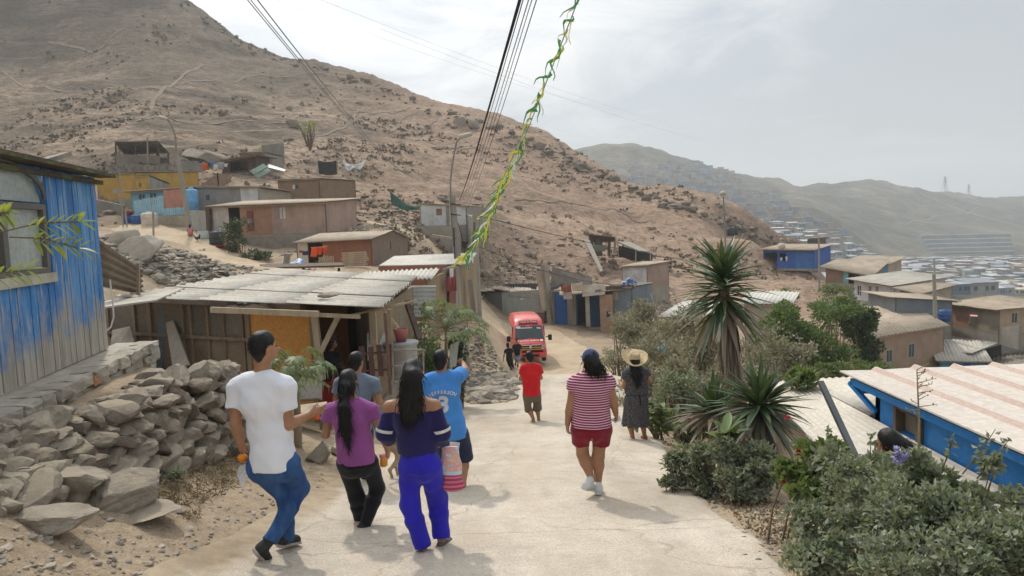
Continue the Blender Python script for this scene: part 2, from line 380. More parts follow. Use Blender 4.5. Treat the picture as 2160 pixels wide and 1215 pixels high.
for a in[(2160,700,150),(2000,690,170),(1750,640,200),(2160,650,240),(1950,610,320),(1800,568,410),(2160,585,440),(2000,556,540),(2160,548,600),(1850,545,540),(2400,700,200),(2400,570,500),(1500,462,520),(1600,474,480),(1700,505,430),(1650,425,640),(1450,402,620),(1550,425,640),(1750,452,600),(1400,382,700),(1300,345,780),(1200,340,800),(1350,440,520),(1200,430,520),(1000,345,850),(1100,330,850),(1190,319,850),(1290,307,850),(1390,313,850),(1480,347,830),(1560,387,820),(1600,393,860),(1640,388,930),(1750,381,980),(1860,382,1020),(1900,400,1040),(1980,411,1080),(2080,419,1120),(2160,413,1160),(2400,395,1250),(1800,450,760),(1900,470,760),(2000,465,830),(2100,470,850),(1850,520,620),(1950,512,680),(2100,528,660),(1760,500,520),(2200,480,850),(1700,430,760)]:fp(*a)
for a in[(850,300,820),(700,330,820)]:fp(*a)
for px in(700,1000,1190,1390,1560):
 q=P(px,330 if px<1500 else 390,850);FC.append(np.array([q[0]*1.5,q[1]*1.5,-20.]))
for px in(1640,1860,2080,2400):
 q=P(px,400,1050);FC.append(np.array([q[0]*1.5,q[1]*1.5,-20.]));FC.append(np.array([q[0]*2.2,q[1]*2.2,-40.]))
for x,y,z in[(-300,400,-40),(0,300,-45),(0,450,-40),(-100,150,-60),(60,150,-60),(100,120,-58),(200,100,-50),(400,200,-45),(400,500,-40)]:FC.append(np.array([x,y,z],float))
FC=np.array(FC)
_fa,_fb=FC[:,0]/FC[:,1],np.log(FC[:,1])*.8
def _tps2(a,b,val,lam):
 n=len(a);r2=(a[:,None]-a[None])**2+(b[:,None]-b[None])**2
 K=.5*r2*np.log(r2+1e-12)+np.eye(n)*lam;Q=np.stack([np.ones(n),a,b],1)
 return np.linalg.solve(np.block([[K,Q],[Q.T,np.zeros((3,3))]]),np.concatenate([val,np.zeros(3)]))
_fw=_tps2(_fa,_fb,(FC[:,2]-CAMZ)/FC[:,1],1e-4)
fga=np.linspace(-.9,1.3,420);fgb=np.linspace(math.log(100)*.8,math.log(2300)*.8,300)
_fy=np.exp(fgb/.8);FX=fga[None]*_fy[:,None];FY=np.repeat(_fy[:,None],len(fga),1)
def _fh(x,y):
 a=(x/y).ravel();b=(np.log(y)*.8).ravel()
 r2=(a[:,None]-_fa[None])**2+(b[:,None]-_fb[None])**2
 return((.5*r2*np.log(r2+1e-12))@_fw[:-3]+_fw[-3]+_fw[-2]*a+_fw[-1]*b).reshape(x.shape)*y+CAMZ
FZ=_fh(FX,FY)
_up=sstep(FZ,-35,25)
FZ=FZ+fbm(FX*.012,FY*.012,5,3)*26*(.15+_up)-np.abs(fbm(FX*.02,FY*.012,4,8))*16*_up+fbm(FX*.08,FY*.08,3,5)*3*(.3+_up)
def far_mat():
 m,n,b=newmat('far_slope');v=n.coords('Object')
 a=n.noise(v,.012,9,.68,.5);col=n.ramp(a,[(.35,(.060,.062,.046)),(.5,(.105,.097,.070)),(.62,(.19,.155,.11)),(.75,(.28,.225,.155))])
 a2=n.noise(v,.08,6,.7);col=n.mix(.7,col,n.ramp(a2,[(.35,.3),(.5,.95),(.68,1.4)]),'MULTIPLY')
 n.link(col,b.inputs['Base Color']);b.inputs['Roughness'].default_value=.95;b.inputs['Specular IOR Level'].default_value=.1
 setbump(n,b,a2,.8,6.);return m
FARM=far_mat()
fo=grid_mesh(FX,FY,FZ,'far_hills',FARM)
def HF(x,y):
 a=np.atleast_1d(np.asarray(x,float)/np.asarray(y,float));b=np.atleast_1d(np.log(np.asarray(y,float))*.8)
 i=np.clip(((a-fga[0])/(fga[1]-fga[0])).astype(int),0,len(fga)-2);j=np.clip(((b-fgb[0])/(fgb[1]-fgb[0])).astype(int),0,len(fgb)-2)
 u=np.clip((a-fga[i])/(fga[1]-fga[0]),0,1);w=np.clip((b-fgb[j])/(fgb[1]-fgb[0]),0,1)
 return(FZ[j,i]*(1-u)+FZ[j,i+1]*u)*(1-w)+(FZ[j+1,i]*(1-u)+FZ[j+1,i+1]*u)*w
def GFar(px,py):
 d=ray(px,py);d=d/d[1];t=np.exp(np.linspace(math.log(140),math.log(1500),700));p=CAM[None]+d[None]*t[:,None]
 k=np.nonzero(p[:,2]<=HF(p[:,0],p[:,1]))[0]
 return None if len(k)==0 or k[0]==0 else p[k[0]]
def far_path(name,pts,w):
 q=[GFar(*p)for p in pts];q=[a for a in q if a is not None]
 if len(q)<2:return
 q=np.array(q);t=np.linspace(0,len(q)-1,40);k=np.arange(len(q))
 X=np.interp(t,k,q[:,0]);Y=np.interp(t,k,q[:,1])
 tx,ty=np.gradient(X),np.gradient(Y);ln=np.hypot(tx,ty);nx,ny=-ty/ln,tx/ln
 s=np.linspace(-.5,.5,4)*w
 XX=X[:,None]+nx[:,None]*s;YY=Y[:,None]+ny[:,None]*s
 ZZ=HF(XX.ravel(),YY.ravel()).reshape(XX.shape)+.9
 grid_mesh(XX,YY,ZZ,name,FPATH)
FPATH=mk('pale_far_path',(.27,.23,.175),(.21,.18,.135),.05,.95,0)
for pts,w in[([(1940,408),(2000,435),(2060,455),(2155,480)],3.5),([(1900,478),(1990,455),(2060,440)],1.2)]:far_path('far_path',pts,w)
TW={k:mk('town_'+k,c,None,.6,.9,.0,4)for k,c in dict(grey=(.34,.33,.31),brick=(.30,.20,.15),blue=(.14,.21,.30),cream=(.5,.45,.36),white=(.68,.67,.64),teal=(.2,.29,.29)).items()}
TR={k:mk('town_roof_'+k,c,None,.5,.8,.0,4)for k,c in dict(pale=(.55,.54,.52),zinc=(.36,.37,.39),rust=(.36,.25,.19),beige=(.55,.48,.38),slate=(.27,.29,.31)).items()}
TDARK=mk('town_opening',(.03,.035,.04),None,1,.7,0)
def town_mesh(wm,rm,w,d,h,slope):
 b=MB();z0=-3.0
 b.hexa([(-w/2,-d/2,z0),(w/2,-d/2,z0),(w/2,d/2,z0),(-w/2,d/2,z0)],[(-w/2,-d/2,h),(w/2,-d/2,h),(w/2,d/2,h+slope),(-w/2,d/2,h+slope)],0)
 o=.35
 b.hexa([(-w/2-o,-d/2-o,h+.02),(w/2+o,-d/2-o,h+.02),(w/2+o,d/2+o,h+slope+.02),(-w/2-o,d/2+o,h+slope+.02)],[(-w/2-o,-d/2-o,h+.2),(w/2+o,-d/2-o,h+.2),(w/2+o,d/2+o,h+slope+.2),(-w/2-o,d/2+o,h+slope+.2)],1)
 for s in(-.28,.1,.3):
  b.box((s*w,-d/2-.02,h*.55),(.9,.05,1.1),m=2)
 b.box((w/2+.02,0,h*.55),(.05,.9,1.1),m=2)
 return b.build('town_house',[TW[wm],TR[rm],TDARK],origin=(0,0,0))
rt=random.Random(11)
_protos=[]
for wm,rm in[('grey','pale'),('grey','zinc'),('brick','zinc'),('brick','rust'),('blue','pale'),('blue','zinc'),('cream','beige'),('white','pale'),('teal','zinc'),('grey','slate'),('grey','beige'),('brick','pale')]:
 _protos.append((wm,rm,town_mesh(wm,rm,rt.uniform(4.5,8),rt.uniform(4,6),rt.uniform(2.2,3.2),rt.uniform(.2,.9))))
WN=dict(grey='grey',brick='brown brick',blue='blue',cream='cream',white='white',teal='teal');RN=dict(pale='pale sheet',zinc='zinc',rust='rusty',beige='beige',slate='dark')
spots=[];tries=0
def town_spot(px,py):
 q=GFar(px,py)
 if q is None or q[1]<195:return None
 for s in spots:
  if abs(s[0]-q[0])<6.8 and abs(s[1]-q[1])<6.8:return None
 return q
cand=[]
for _ in range(4200):
 r_=rt.random()
 if r_<.66:px,py=rt.uniform(1740,2190),rt.uniform(520,665)
 elif r_<.92:px=rt.uniform(1440,1790);py=rt.uniform(405,530)
 else:px=rt.uniform(1330,1560);py=rt.uniform(345,420)
 if px>1820 and py<548:continue
 if 1790<px<1960 and 585<py<600+(px-1790)*.0 and rt.random()<.5:continue
 if 1640<px<1830 and py<425+(px-1640)*.5:continue
 q=town_spot(px,py)
 if q is not None:spots.append(q)
spots.sort(key=lambda q:q[1])
LAB={}
for i,q in enumerate(spots[:292]):
 wm,rm,o=_protos[rt.randrange(len(_protos))]if q[1]<420 else _protos[rt.choice([0,1,2,3,5,6,8,9,10,11])]
 slope_=q[2]>-30
 c=o.copy();COL.objects.link(c)
 c.location=(q[0],q[1],float(HF(q[0],q[1])[0])+.2);c.rotation_euler=(0,0,rt.choice([.25,.4,.1,-.3,1.3,1.8])+rt.uniform(-.25,.25));sc_=rt.uniform(.85,1.25);c.scale=(sc_,sc_,rt.uniform(.9,1.25))
 where='up on the hazy far slope' if slope_ else 'down in the hazy valley town'
 tag(c,'tiny %s walled house with %s roof %s'%(WN[wm],RN[rm],where),'house','tiny houses of the hazy far town')
for wm,rm,o in _protos:pass
rest=MB()
for q in spots[292:]:
 w,d,h=rt.uniform(5,9),rt.uniform(4,7),rt.uniform(2.2,3.4);z=float(HF(q[0],q[1])[0])
 rest.box((q[0],q[1],z+h/2-1.2),(w,d,h+2.4),rt.uniform(0,.6),rt.choice([0,0,1,2]));rest.box((q[0],q[1],z+h+.12),(w+.6,d+.6,.2),.3,rt.choice([3,4]))
if rest.n:rest.build('town_houses',[TW['grey'],TW['brick'],TW['blue'],TR['pale'],TR['zinc']],origin=(0,0,0))['kind']='stuff'
for wm,rm,o in _protos:bpy.data.objects.remove(o)
TGREY=mk('terrace_grey',(.24,.24,.24),(.16,.17,.18),.05,.9,0)
TPALE=mk('terrace_pale',(.52,.52,.50),(.4,.41,.41),.05,.9,0)
c0=P(1965,540,640);t=thing('terraced_block',(c0[0],c0[1],c0[2]),'long grey terraced block of stepped rows across the hazy valley','terraces')
for k in range(5):
 py=536-k*9.2;a=P(1968-k*6,py+3,640+k*9);b=P(2140-k*2,py-1,640+k*9)
 mb=MB();mb.hexa([a+(0,0,-4),b+(0,0,-4),b+(0,9,-4),a+(0,9,-4)],[a+(0,0,2.2),b+(0,0,2.2),b+(0,9,2.2),a+(0,9,2.2)],0)
 mb.build('row',TGREY,t)
 mb=MB();mb.hexa([a+(0,-.3,2.25),b+(0,-.3,2.25),b+(0,1.2,2.25),a+(0,1.2,2.25)],[a+(0,-.3,3.0),b+(0,-.3,3.0),b+(0,1.2,3.0),a+(0,1.2,3.0)],0)
 mb.build('parapet',TPALE,t)
STEELF=mk('pylon_steel',(.26,.27,.28),None,1,.6,0)
for(px,yt,yb,lab)in((1993,371,411,'tall lattice power pylon standing on the hazy far ridge'),(2043,388,418,'smaller, fainter lattice power pylon farther along the hazy ridge')):
 D=1085 if px<2000 else 1110
 b=P(px,yb,D);tp=P(px,yt,D);hgt=tp[2]-b[2];w=hgt*.13;z0=float(HF(b[0],b[1])[0])-1
 mb=MB();lv=[(0,1),(.35,.6),(.62,.3),(.8,.18),(1,.03)]
 base=np.array([b[0],b[1],z0])
 hh=tp[2]-z0
 for(u0,s0),(u1,s1)in zip(lv[:-1],lv[1:]):
  for sx,sy in((-1,-1),(1,-1),(1,1),(-1,1)):
   mb.bar(base+(sx*w*s0,sy*w*s0,u0*hh),base+(sx*w*s1,sy*w*s1,u1*hh),.45,.45)
  mb.bar(base+(-w*s0,-w*s0,u0*hh),base+(w*s1,-w*s1,u1*hh),.3,.3);mb.bar(base+(w*s0,-w*s0,u0*hh),base+(-w*s1,-w*s1,u1*hh),.3,.3)
 for u in(.66,.78,.9):mb.bar(base+(-w*1.1,0,u*hh),base+(w*1.1,0,u*hh),.45,.45)
 tag(mb.build('pylon',STEELF),lab,'pylon','power pylons on the far ridge')
hm=bpy.data.materials.new('haze_air');hm.use_nodes=True;hn=NT(hm)
hn.n.remove(hn.n['Principled BSDF']);pv=hn.new('ShaderNodeVolumePrincipled')
pv.inputs['Color'].default_value=(.86,.90,.93,1);pv.inputs['Density'].default_value=.00052;pv.inputs['Anisotropy'].default_value=.25
hn.link(pv.outputs[0],hn.n['Material Output'].inputs['Volume'])
mb=MB();mb.hexa([(-2600,-120,-140),(3300,-120,-140),(3300,2500,-140),(-2600,2500,-140)],[(-2600,-120,175),(3300,-120,175),(3300,2500,175),(-2600,2500,175)])
hz=mb.build('haze',hm,origin=(0,0,0));hz['kind']='stuff'
SUN_EL=R(49);SUN_AZ_VEC=np.array([-.5,1.0]);SUN_AZ_VEC=SUN_AZ_VEC/np.linalg.norm(SUN_AZ_VEC)
sd=np.array([SUN_AZ_VEC[0]*math.cos(SUN_EL),SUN_AZ_VEC[1]*math.cos(SUN_EL),math.sin(SUN_EL)])
ld=bpy.data.lights.new('sun','SUN');ld.energy=2.35;ld.angle=R(2.5);ld.color=(1.0,.95,.86)
lo_=bpy.data.objects.new('sun',ld);COL.objects.link(lo_)
lo_.rotation_euler=Vector(sd).to_track_quat('Z','Y').to_euler();lo_.location=(-40,60,90)
W=bpy.data.worlds.new('World');SC.world=W;W.use_nodes=True
wn=NT(W);bg=wn.n['Background']
sky=wn.new('ShaderNodeTexSky');sky.sky_type='NISHITA';sky.sun_disc=False
sky.sun_elevation=SUN_EL;sky.sun_rotation=math.atan2(sd[0],sd[1]);sky.air_density=1.2;sky.dust_density=3.5;sky.ozone_density=1.0
def world_nodes():
 tc=wn.new('ShaderNodeTexCoord');g=tc.outputs['Generated']
 sx=wn.new('ShaderNodeSeparateXYZ');wn.link(g,sx.inputs[0])
 dz=wn.math('ADD',wn.math('MAXIMUM',sx.outputs[2],0.),.16)
 cx=wn.math('DIVIDE',sx.outputs[0],dz);cy=wn.math('DIVIDE',sx.outputs[1],dz)
 cb=wn.new('ShaderNodeCombineXYZ');wn.link(cx,cb.inputs[0]);wn.link(cy,cb.inputs[1])
 big=wn.noise(cb.outputs[0],.62,3,.5);det=wn.noise(cb.outputs[0],1.7,9,.62,.8)
 c=wn.math('ADD',wn.math('MULTIPLY',big,.55),wn.math('MULTIPLY',det,.45))
 dt=wn.new('ShaderNodeVectorMath',operation='DOT_PRODUCT');wn.link(g,dt.inputs[0]);dt.inputs[1].default_value=tuple(sd)
 glow=wn.ramp(dt.outputs['Value'],[(.50,0.),(.74,.6),(.9,1.)])
 cov=wn.ramp(wn.math('ADD',c,wn.math('MULTIPLY',glow,.16)),[(.50,0.),(.67,1.)])
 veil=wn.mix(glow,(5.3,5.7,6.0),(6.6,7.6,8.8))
 cloud=wn.mix(glow,(6.1,6.25,6.3),(14.,14.,14.))
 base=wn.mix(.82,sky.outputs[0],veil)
 zb_=wn.math('ADD',wn.math('MULTIPLY',wn.ramp(sx.outputs[2],[(.32,0.),(.58,1.)]),.5),1.);zm=wn.mix(1.,wn.mix(cov,base,cloud),zb_,'MULTIPLY');wn.link(zm,bg.inputs['Color'])  # upper sky, out of view, brightened as added fill to soften shadows
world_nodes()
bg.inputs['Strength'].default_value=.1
SC.view_settings.view_transform='Standard';SC.view_settings.look='None';SC.view_settings.exposure=0;SC.view_settings.gamma=1
SC.render.engine='CYCLES';cy=SC.cycles
cy.max_bounces=6;cy.diffuse_bounces=3;cy.glossy_bounces=2;cy.transmission_bounces=3;cy.volume_bounces=2;cy.transparent_max_bounces=6
cy.use_adaptive_sampling=True;cy.adaptive_threshold=.02;cy.use_denoising=True;cy.caustics_reflective=False;cy.caustics_refractive=False
try:cy.denoiser='OPENIMAGEDENOISE'
except Exception:pass
WOOD=mk('raw_wood',(.33,.25,.17),(.22,.16,.11),6,.8,.4,30,(1,1,.15))
WOODPALE=mk('pale_wood',(.47,.38,.27),(.36,.28,.19),6,.8,.4,30,(1,1,.15))
WOODDARK=mk('dark_wood',(.14,.095,.065),(.085,.06,.045),6,.8,.4,30,(1,1,.15))
WOODGREY=mk('grey_wood',(.36,.32,.27),(.24,.21,.17),6,.85,.4,30,(1,1,.15))
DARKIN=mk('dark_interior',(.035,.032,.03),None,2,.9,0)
PANE=mk('window_pane',(.05,.06,.06),(.09,.10,.10),1,.15,0,spec=.5)
def cmat(name,c,**kw):
 return mk(name,c,tuple(a*.82 for a in c),kw.pop('scale',1.6),.85,kw.pop('bump',.25),kw.pop('bscale',14),dirt=tuple(a*.45+.04 for a in c),damt=kw.pop('damt',.5),**kw)
CORR=mk('fibre_cement_sheet',(.50,.465,.40),(.40,.365,.31),.9,.85,.15,20,dirt=(.30,.26,.21),dscale=.7,damt=.45)
CORRW=mk('pale_sheet',(.58,.555,.505),(.48,.455,.40),.9,.8,.15,20,dirt=(.36,.31,.25),dscale=.7,damt=.3)
CORRB=mk('brownish_sheet',(.46,.38,.29),(.36,.29,.215),.9,.85,.2,20,dirt=(.24,.19,.14),dscale=.8,damt=.5)
CORRD=mk('weathered_dark_sheet',(.27,.23,.19),(.18,.15,.12),.9,.85,.2,20,dirt=(.12,.10,.08),damt=.5)
ZINC=mk('zinc_sheet',(.40,.41,.40),(.31,.32,.31),.8,.55,.15,18,dirt=(.27,.21,.16),damt=.5,metal=.25)
CONC=mk('bare_concrete',(.37,.34,.29),(.29,.26,.22),1.4,.92,.4,16,dirt=(.24,.19,.14),damt=.4)
STONEW=mk('rough_stone',(.30,.265,.22),(.20,.175,.145),2.5,.92,.7,9,dirt=(.40,.33,.25),damt=.5,bdist=.05)
BRICKR=mk('red_brick',(.40,.21,.13),(.32,.17,.11),3,.9,.3,20)
GREYCL=mk('faded_cloth',(.45,.42,.38),(.3,.28,.26),2,.9,.2,12)
def lerp(a,b,t):return np.asarray(a,float)*(1-t)+np.asarray(b,float)*t
def bil(c,u,v):return lerp(lerp(c[0],c[1],u),lerp(c[3],c[2],u),v)
def corr(mb,c,pitch=.2,amp=.035,t=.012,m=0,rows=1,jag=0.,seed=0,along=False):
 c=[np.asarray(q,float)for q in c]
 if along:c=[c[0],c[3],c[2],c[1]]
 L=(np.linalg.norm(c[1]-c[0])+np.linalg.norm(c[2]-c[3]))/2
 nw=max(2,int(round(L/pitch)));n=nw*4+1
 nrm=np.cross(c[1]-c[0],c[3]-c[0]);nrm/=np.linalg.norm(nrm)
 if nrm[2]<0:nrm=-nrm
 rr=random.Random(seed+3);top=[];bot=[]
 vs=np.linspace(0,1,rows+1)
 jj=[[rr.uniform(-jag,jag)for _ in range(nw//5+2)]for _ in range(2)]
 for k,v in enumerate(vs):
  for i in range(n):
   u=i/(n-1);p=bil(c,u,v)
   if jag and k in(0,rows):
    d=(bil(c,u,1)-bil(c,u,0));d/=np.linalg.norm(d);p=p+d*jj[0 if k==0 else 1][i//20]
   w=math.sin(i*math.pi/2)*amp
   top.append(p+nrm*(w+t/2));bot.append(p+nrm*(w-t/2))
 R_=rows+1;f=[]
 for k in range(rows):
  for i in range(n-1):
   a=k*n+i;f.append((a,a+1,a+n+1,a+n));f.append((a+R_*n,a+n+R_*n,a+n+1+R_*n,a+1+R_*n))
 for i in range(n-1):
  f.append((i,i+R_*n,i+1+R_*n,i+1));b=rows*n+i;f.append((b,b+1,b+1+R_*n,b+R_*n))
 mb.add(top+bot,f,m,True);return mb
def wallq(mb,a,b,za,zb,h0a,t=.08,ops=(),m=0,inn=None):
 a=np.asarray(a,float)[:2];b=np.asarray(b,float)[:2];L=np.linalg.norm(b-a);ux=(b-a)/L
 n=np.array([-ux[1],ux[0]])if inn is None else np.asarray(inn,float)[:2]
 n=n/np.linalg.norm(n)*t
 f0,f1=(h0a,h0a)if np.isscalar(h0a)else h0a
 us=sorted({0.,L}|{max(0.,min(L,o[i]))for o in ops for i in(0,1)})
 def cell(u0,u1,zl0,zl1,zh0,zh1):
  p=lambda u,z:np.array([*(a+ux*u),z])
  q=[p(u0,zl0),p(u1,zl1),p(u1,zh1),p(u0,zh0)]
  nn=np.array([n[0],n[1],0]);mb.hexa(q,[x+nn for x in q],m)
 foot=lambda u:f0+(f1-f0)*u/L
 top=lambda u:za+(zb-za)*u/L
 for u0,u1 in zip(us[:-1],us[1:]):
  if u1-u0<1e-4:continue
  cuts=sorted([(o[2],o[3])for o in ops if o[0]<=u0+1e-4 and o[1]>=u1-1e-4])
  zl0,zl1=foot(u0),foot(u1);fz=max(f0,f1)if not np.isscalar(h0a)else f0
  for c0,c1 in cuts:
   if f0+c0>zl0+.01:cell(u0,u1,zl0,zl1,f0+c0,f0+c0)
   zl0=zl1=f0+c1
  if top(u0)>zl0+.01:cell(u0,u1,zl0,zl1,top(u0),top(u1))
 return mb
def pane_frame(parent,a,b,foot,u0,u1,z0,z1,n,kind,fm,pm,name=None,off=.03):
 a=np.asarray(a,float)[:2];b=np.asarray(b,float)[:2];ux=(b-a)/np.linalg.norm(b-a);n=np.asarray(n,float)[:2];n=n/np.linalg.norm(n)
 X=np.array([ux[0],ux[1],0]);N=np.array([n[0],n[1],0]);Z=np.array([0,0,1.])
 o=np.array([*(a+ux*u0),foot+z0])+N*off;w=u1-u0;h=z1-z0;s=min(.07,w*.12)
 if kind=='window':
  mb=MB()
  for(du,dz,ww,hh)in((w/2,s/2,w,s),(w/2,h-s/2,w,s),(s/2,h/2,s,h-2*s),(w-s/2,h/2,s,h-2*s),(w/2,h/2,s*.6,h-2*s)):
   mb.box(o+X*du+Z*dz,(ww,.05,hh),axes=(X,N,Z))
  wd=mb.build('window',fm,parent)
  mb=MB();mb.box(o+X*w/2+Z*h/2+N*.03,(w-2*s,.012,h-2*s),axes=(X,N,Z));mb.build('pane',pm,wd)
 elif kind=='door':
  mb=MB();mb.box(o+X*w/2+Z*h/2,(w-.01,.045,h-.01),axes=(X,N,Z))
  for dz in(.25,.55,.85):mb.box(o+X*w/2+Z*h*dz-N*.028,(w*.9,.02,.07),axes=(X,N,Z))
  d=mb.build(name or 'door',pm,parent)
  mb=MB();mb.box(o+X*w*.87+Z*h*.48-N*.05,(.05,.06,.12),axes=(X,N,Z));mb.build('handle',WOODDARK,d)
 elif kind=='panel':
  mb=MB();mb.box(o+X*w/2+Z*h/2,(w,.03,h),axes=(X,N,Z));mb.build(name or 'panel',pm,parent)
def hut(name,label,BL,BR,depth,hf,hb,wall,side=None,roof=CORR,over=(.25,.25),panels=None,ops=(),rops=(),group=None,cat='hut',dvec=None,pitch=.22,amp=.03,found=1.4,along=False,jag=.06,trim=WOODPALE,inside=True,roofdrop=.02):
 BL=np.asarray(BL,float);BR=np.asarray(BR,float);z=(BL[2]+BR[2])/2
 ux=(BR-BL)[:2];L=np.linalg.norm(ux);ux=ux/L;n=np.array([-ux[1],ux[0]])
 if n[1]<0:n=-n
 dv=n*depth if dvec is None else np.asarray(dvec,float)[:2]
 a,b=BL[:2],BR[:2];c,d=b+dv,a+dv
 t=thing(name,(*(a+b+c+d)/4,z),label,cat,group);side=side or wall
 zf0,zf1,zb0,zb1=z+hf[0],z+hf[1],z+hb[0],z+hb[1]
 frops=[(o[1],o[2],o[3],o[4])for o in ops if o[0]in('window','door','hole')]
 segs=panels or[(0,L,wall)]
 for(u0,u1,m)in segs:
  u1=min(u1,L);mb=MB();p0=a+ux*u0;p1=a+ux*u1
  so=[(max(o[0],u0)-u0,min(o[1],u1)-u0,o[2]+0.,o[3]+0.)for o in frops if o[1]>u0 and o[0]<u1]
  mm=MB();wallq(mm,p0,p1,zf0+(zf1-zf0)*u0/L,zf0+(zf1-zf0)*u1/L,z,.08,so,0,n)
  wallq(mm,p0,p1,z-.004,z-.004,z-found,.08,(),1,n)
  mm.build('wall',[m,CONC],t)
 mb=MB();wallq(mb,b,c,zf1,zb1,z,.08,[(o[1],o[2],o[3],o[4])for o in rops if o[0]in('window','door','hole')],0,-ux);wallq(mb,b,c,z-.004,z-.004,z-found,.08,(),1,-ux);mb.build('wall',[side,CONC],t)
 mb=MB();wallq(mb,d,a,zb0,zf0,z-found,.08,(),0,ux);mb.build('wall',side,t)
 mb=MB();wallq(mb,c,d,zb1,zb0,z-found,.08,(),0,-dv);mb.build('wall',side,t)
 if ops or rops:
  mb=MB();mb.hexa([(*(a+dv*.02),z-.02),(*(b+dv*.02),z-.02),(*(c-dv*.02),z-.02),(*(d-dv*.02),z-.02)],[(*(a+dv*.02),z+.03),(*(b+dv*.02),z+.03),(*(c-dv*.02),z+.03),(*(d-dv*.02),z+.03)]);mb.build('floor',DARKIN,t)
 for o in ops:
  if o[0]in('window','door','panel'):pane_frame(t,a,b,z,o[1],o[2],o[3],o[4],n,o[0],o[5]if len(o)>5 else trim,o[6]if len(o)>6 else PANE,o[7]if len(o)>7 else None,.03 if o[0]!='panel' else-.035)
 for o in rops:
  if o[0]in('window','door','panel'):pane_frame(t,b,c,z,o[1],o[2],o[3],o[4],-ux,o[0],o[5]if len(o)>5 else trim,o[6]if len(o)>6 else PANE,o[7]if len(o)>7 else None,.03 if o[0]!='panel' else-.035)
 if roof is not None:
  of,os_=over;dn=dv/np.linalg.norm(dv);sl=of/np.linalg.norm(dv)
  def rp(p,z_,su,sv):return np.array([*(p+ux*os_*su+dn*of*sv),z_+roofdrop+.05])
  zfl,zfr=zf0+(zf0-zb0)*sl,zf1+(zf1-zb1)*sl;zbl,zbr=zb0+(zb0-zf0)*sl,zb1+(zb1-zf1)*sl
  mb=MB();corr(mb,[rp(a,zfl,-1,-1),rp(b,zfr,1,-1),rp(c,zbr,1,1),rp(d,zbl,-1,1)],pitch,amp,.014,0,1,jag,int(abs(BL[0]*10)),along)
  q0,q1=rp(a,zfl-.09,-.6,-.5),rp(b,zfr-.09,.6,-.5);mb.bar(q0,q1,.05,.07,1)
  mb.build('roof',[roof,trim],t)
 return t
def post(name,label,a,b,w,mat,cat='post',group=None,parent=None):
 mb=MB();mb.bar(a,b,w,w*.8)
 o=mb.build(name,mat,parent)
 if parent is None:tag(o,label,cat,group)
 return o
def slab(name,label,cat,corners,t,mat,group=None,parent=None,up=None):
 c=[np.asarray(q,float)for q in corners];nrm=np.cross(c[1]-c[0],c[3]-c[0]);nrm/=np.linalg.norm(nrm)
 mb=MB();mb.hexa([q-nrm*t/2 for q in c],[q+nrm*t/2 for q in c]);o=mb.build(name,mat,parent)
 if parent is None:tag(o,label,cat,group)
 return o
def drape(name,label,cat,c,mat,sag=.1,n=14,m=8,t=.015,fold=.03,seed=0,group=None,parent=None):
 c=[np.asarray(q,float)for q in c];nrm=np.cross(c[1]-c[0],c[3]-c[0]);nrm/=np.linalg.norm(nrm)
 vs=[];vb=[]
 for j in range(m+1):
  for i in range(n+1):
   u,v=i/n,j/m;p=bil(c,u,v)+np.array([0,0,-1.])*sag*4*u*(1-u)*(1-v*.3)
   w=fold*math.sin(u*9+seed)*(.3+v)+fold*1.5*(vnoise(u*4+seed,v*3)-.5)
   p=p+nrm*w+(c[1]-c[0])*.04*(vnoise(v*4+seed*3,u*2)-.5)*v;vs.append(p+nrm*t/2);vb.append(p-nrm*t/2)
 k=(n+1)*(m+1);f=[]
 for j in range(m):
  for i in range(n):
   a=j*(n+1)+i;f.append((a,a+1,a+n+2,a+n+1));f.append((a+k,a+n+1+k,a+n+2+k,a+1+k))
 rim=[i for i in range(n+1)]+[j*(n+1)+n for j in range(1,m+1)]+[m*(n+1)+i for i in range(n-1,-1,-1)]+[j*(n+1)for j in range(m-1,0,-1)]
 for a,b in zip(rim,rim[1:]+rim[:1]):f.append((a,a+k,b+k,b))
 mb=MB();mb.add(vs+vb,f,0,True);o=mb.build(name,mat,parent)
 if parent is None:tag(o,label,cat,group)
 return o
CL={k:mk('cloth_'+k,c,tuple(a*.75 for a in c),3,.9,.15,20,spec=.15)for k,c in dict(orange=(.75,.12,.04),red=(.5,.05,.05),white=(.72,.70,.68),blue=(.13,.22,.42),navy=(.05,.06,.12),green=(.05,.11,.085),teal=(.25,.5,.55),pink=(.62,.3,.27),grey=(.4,.4,.41),dark=(.05,.05,.05),skyblue=(.25,.48,.66),black=(.035,.04,.04)).items()}
def picket(name,label,a,b,ha,hb,mat,gap=.16,w=.09,seed=0,cat='fence',group=None,jit=.04,rails=(.25,.75),railmat=None):
 a=np.asarray(a,float);b=np.asarray(b,float);L=np.linalg.norm((b-a)[:2]);n=int(L/gap);rr=random.Random(seed)
 t=thing(name,(a+b)/2,label,cat,group);d=(b-a)/np.linalg.norm(b-a);nn=np.array([d[1],-d[0],0])
 mb=MB()
 for i in range(n+1):
  u=i/max(n,1);p=lerp(a,b,u);h=lerp(ha,hb,u)+rr.uniform(-jit,jit)
  mb.bar(p,p+(rr.uniform(-jit,jit)*.4,0,h),w,.025,up=nn)
 mb.build('pickets',mat,t)
 mb=MB()
 for r_ in rails:mb.bar(a+(0,0,ha*r_)-nn*.03,b+(0,0,hb*r_)-nn*.03,.06,.03)
 mb.build('rail',railmat or mat,t);return t
def hh(px,yt,yb,D):return float(P(px,yt,D)[2]-P(px,yb,D)[2])
YEL=cmat('ochre_paint',(.56,.34,.07));BLUEL=cmat('light_blue_paint',(.22,.46,.60));GREYP=cmat('grey_panel',(.31,.30,.28))
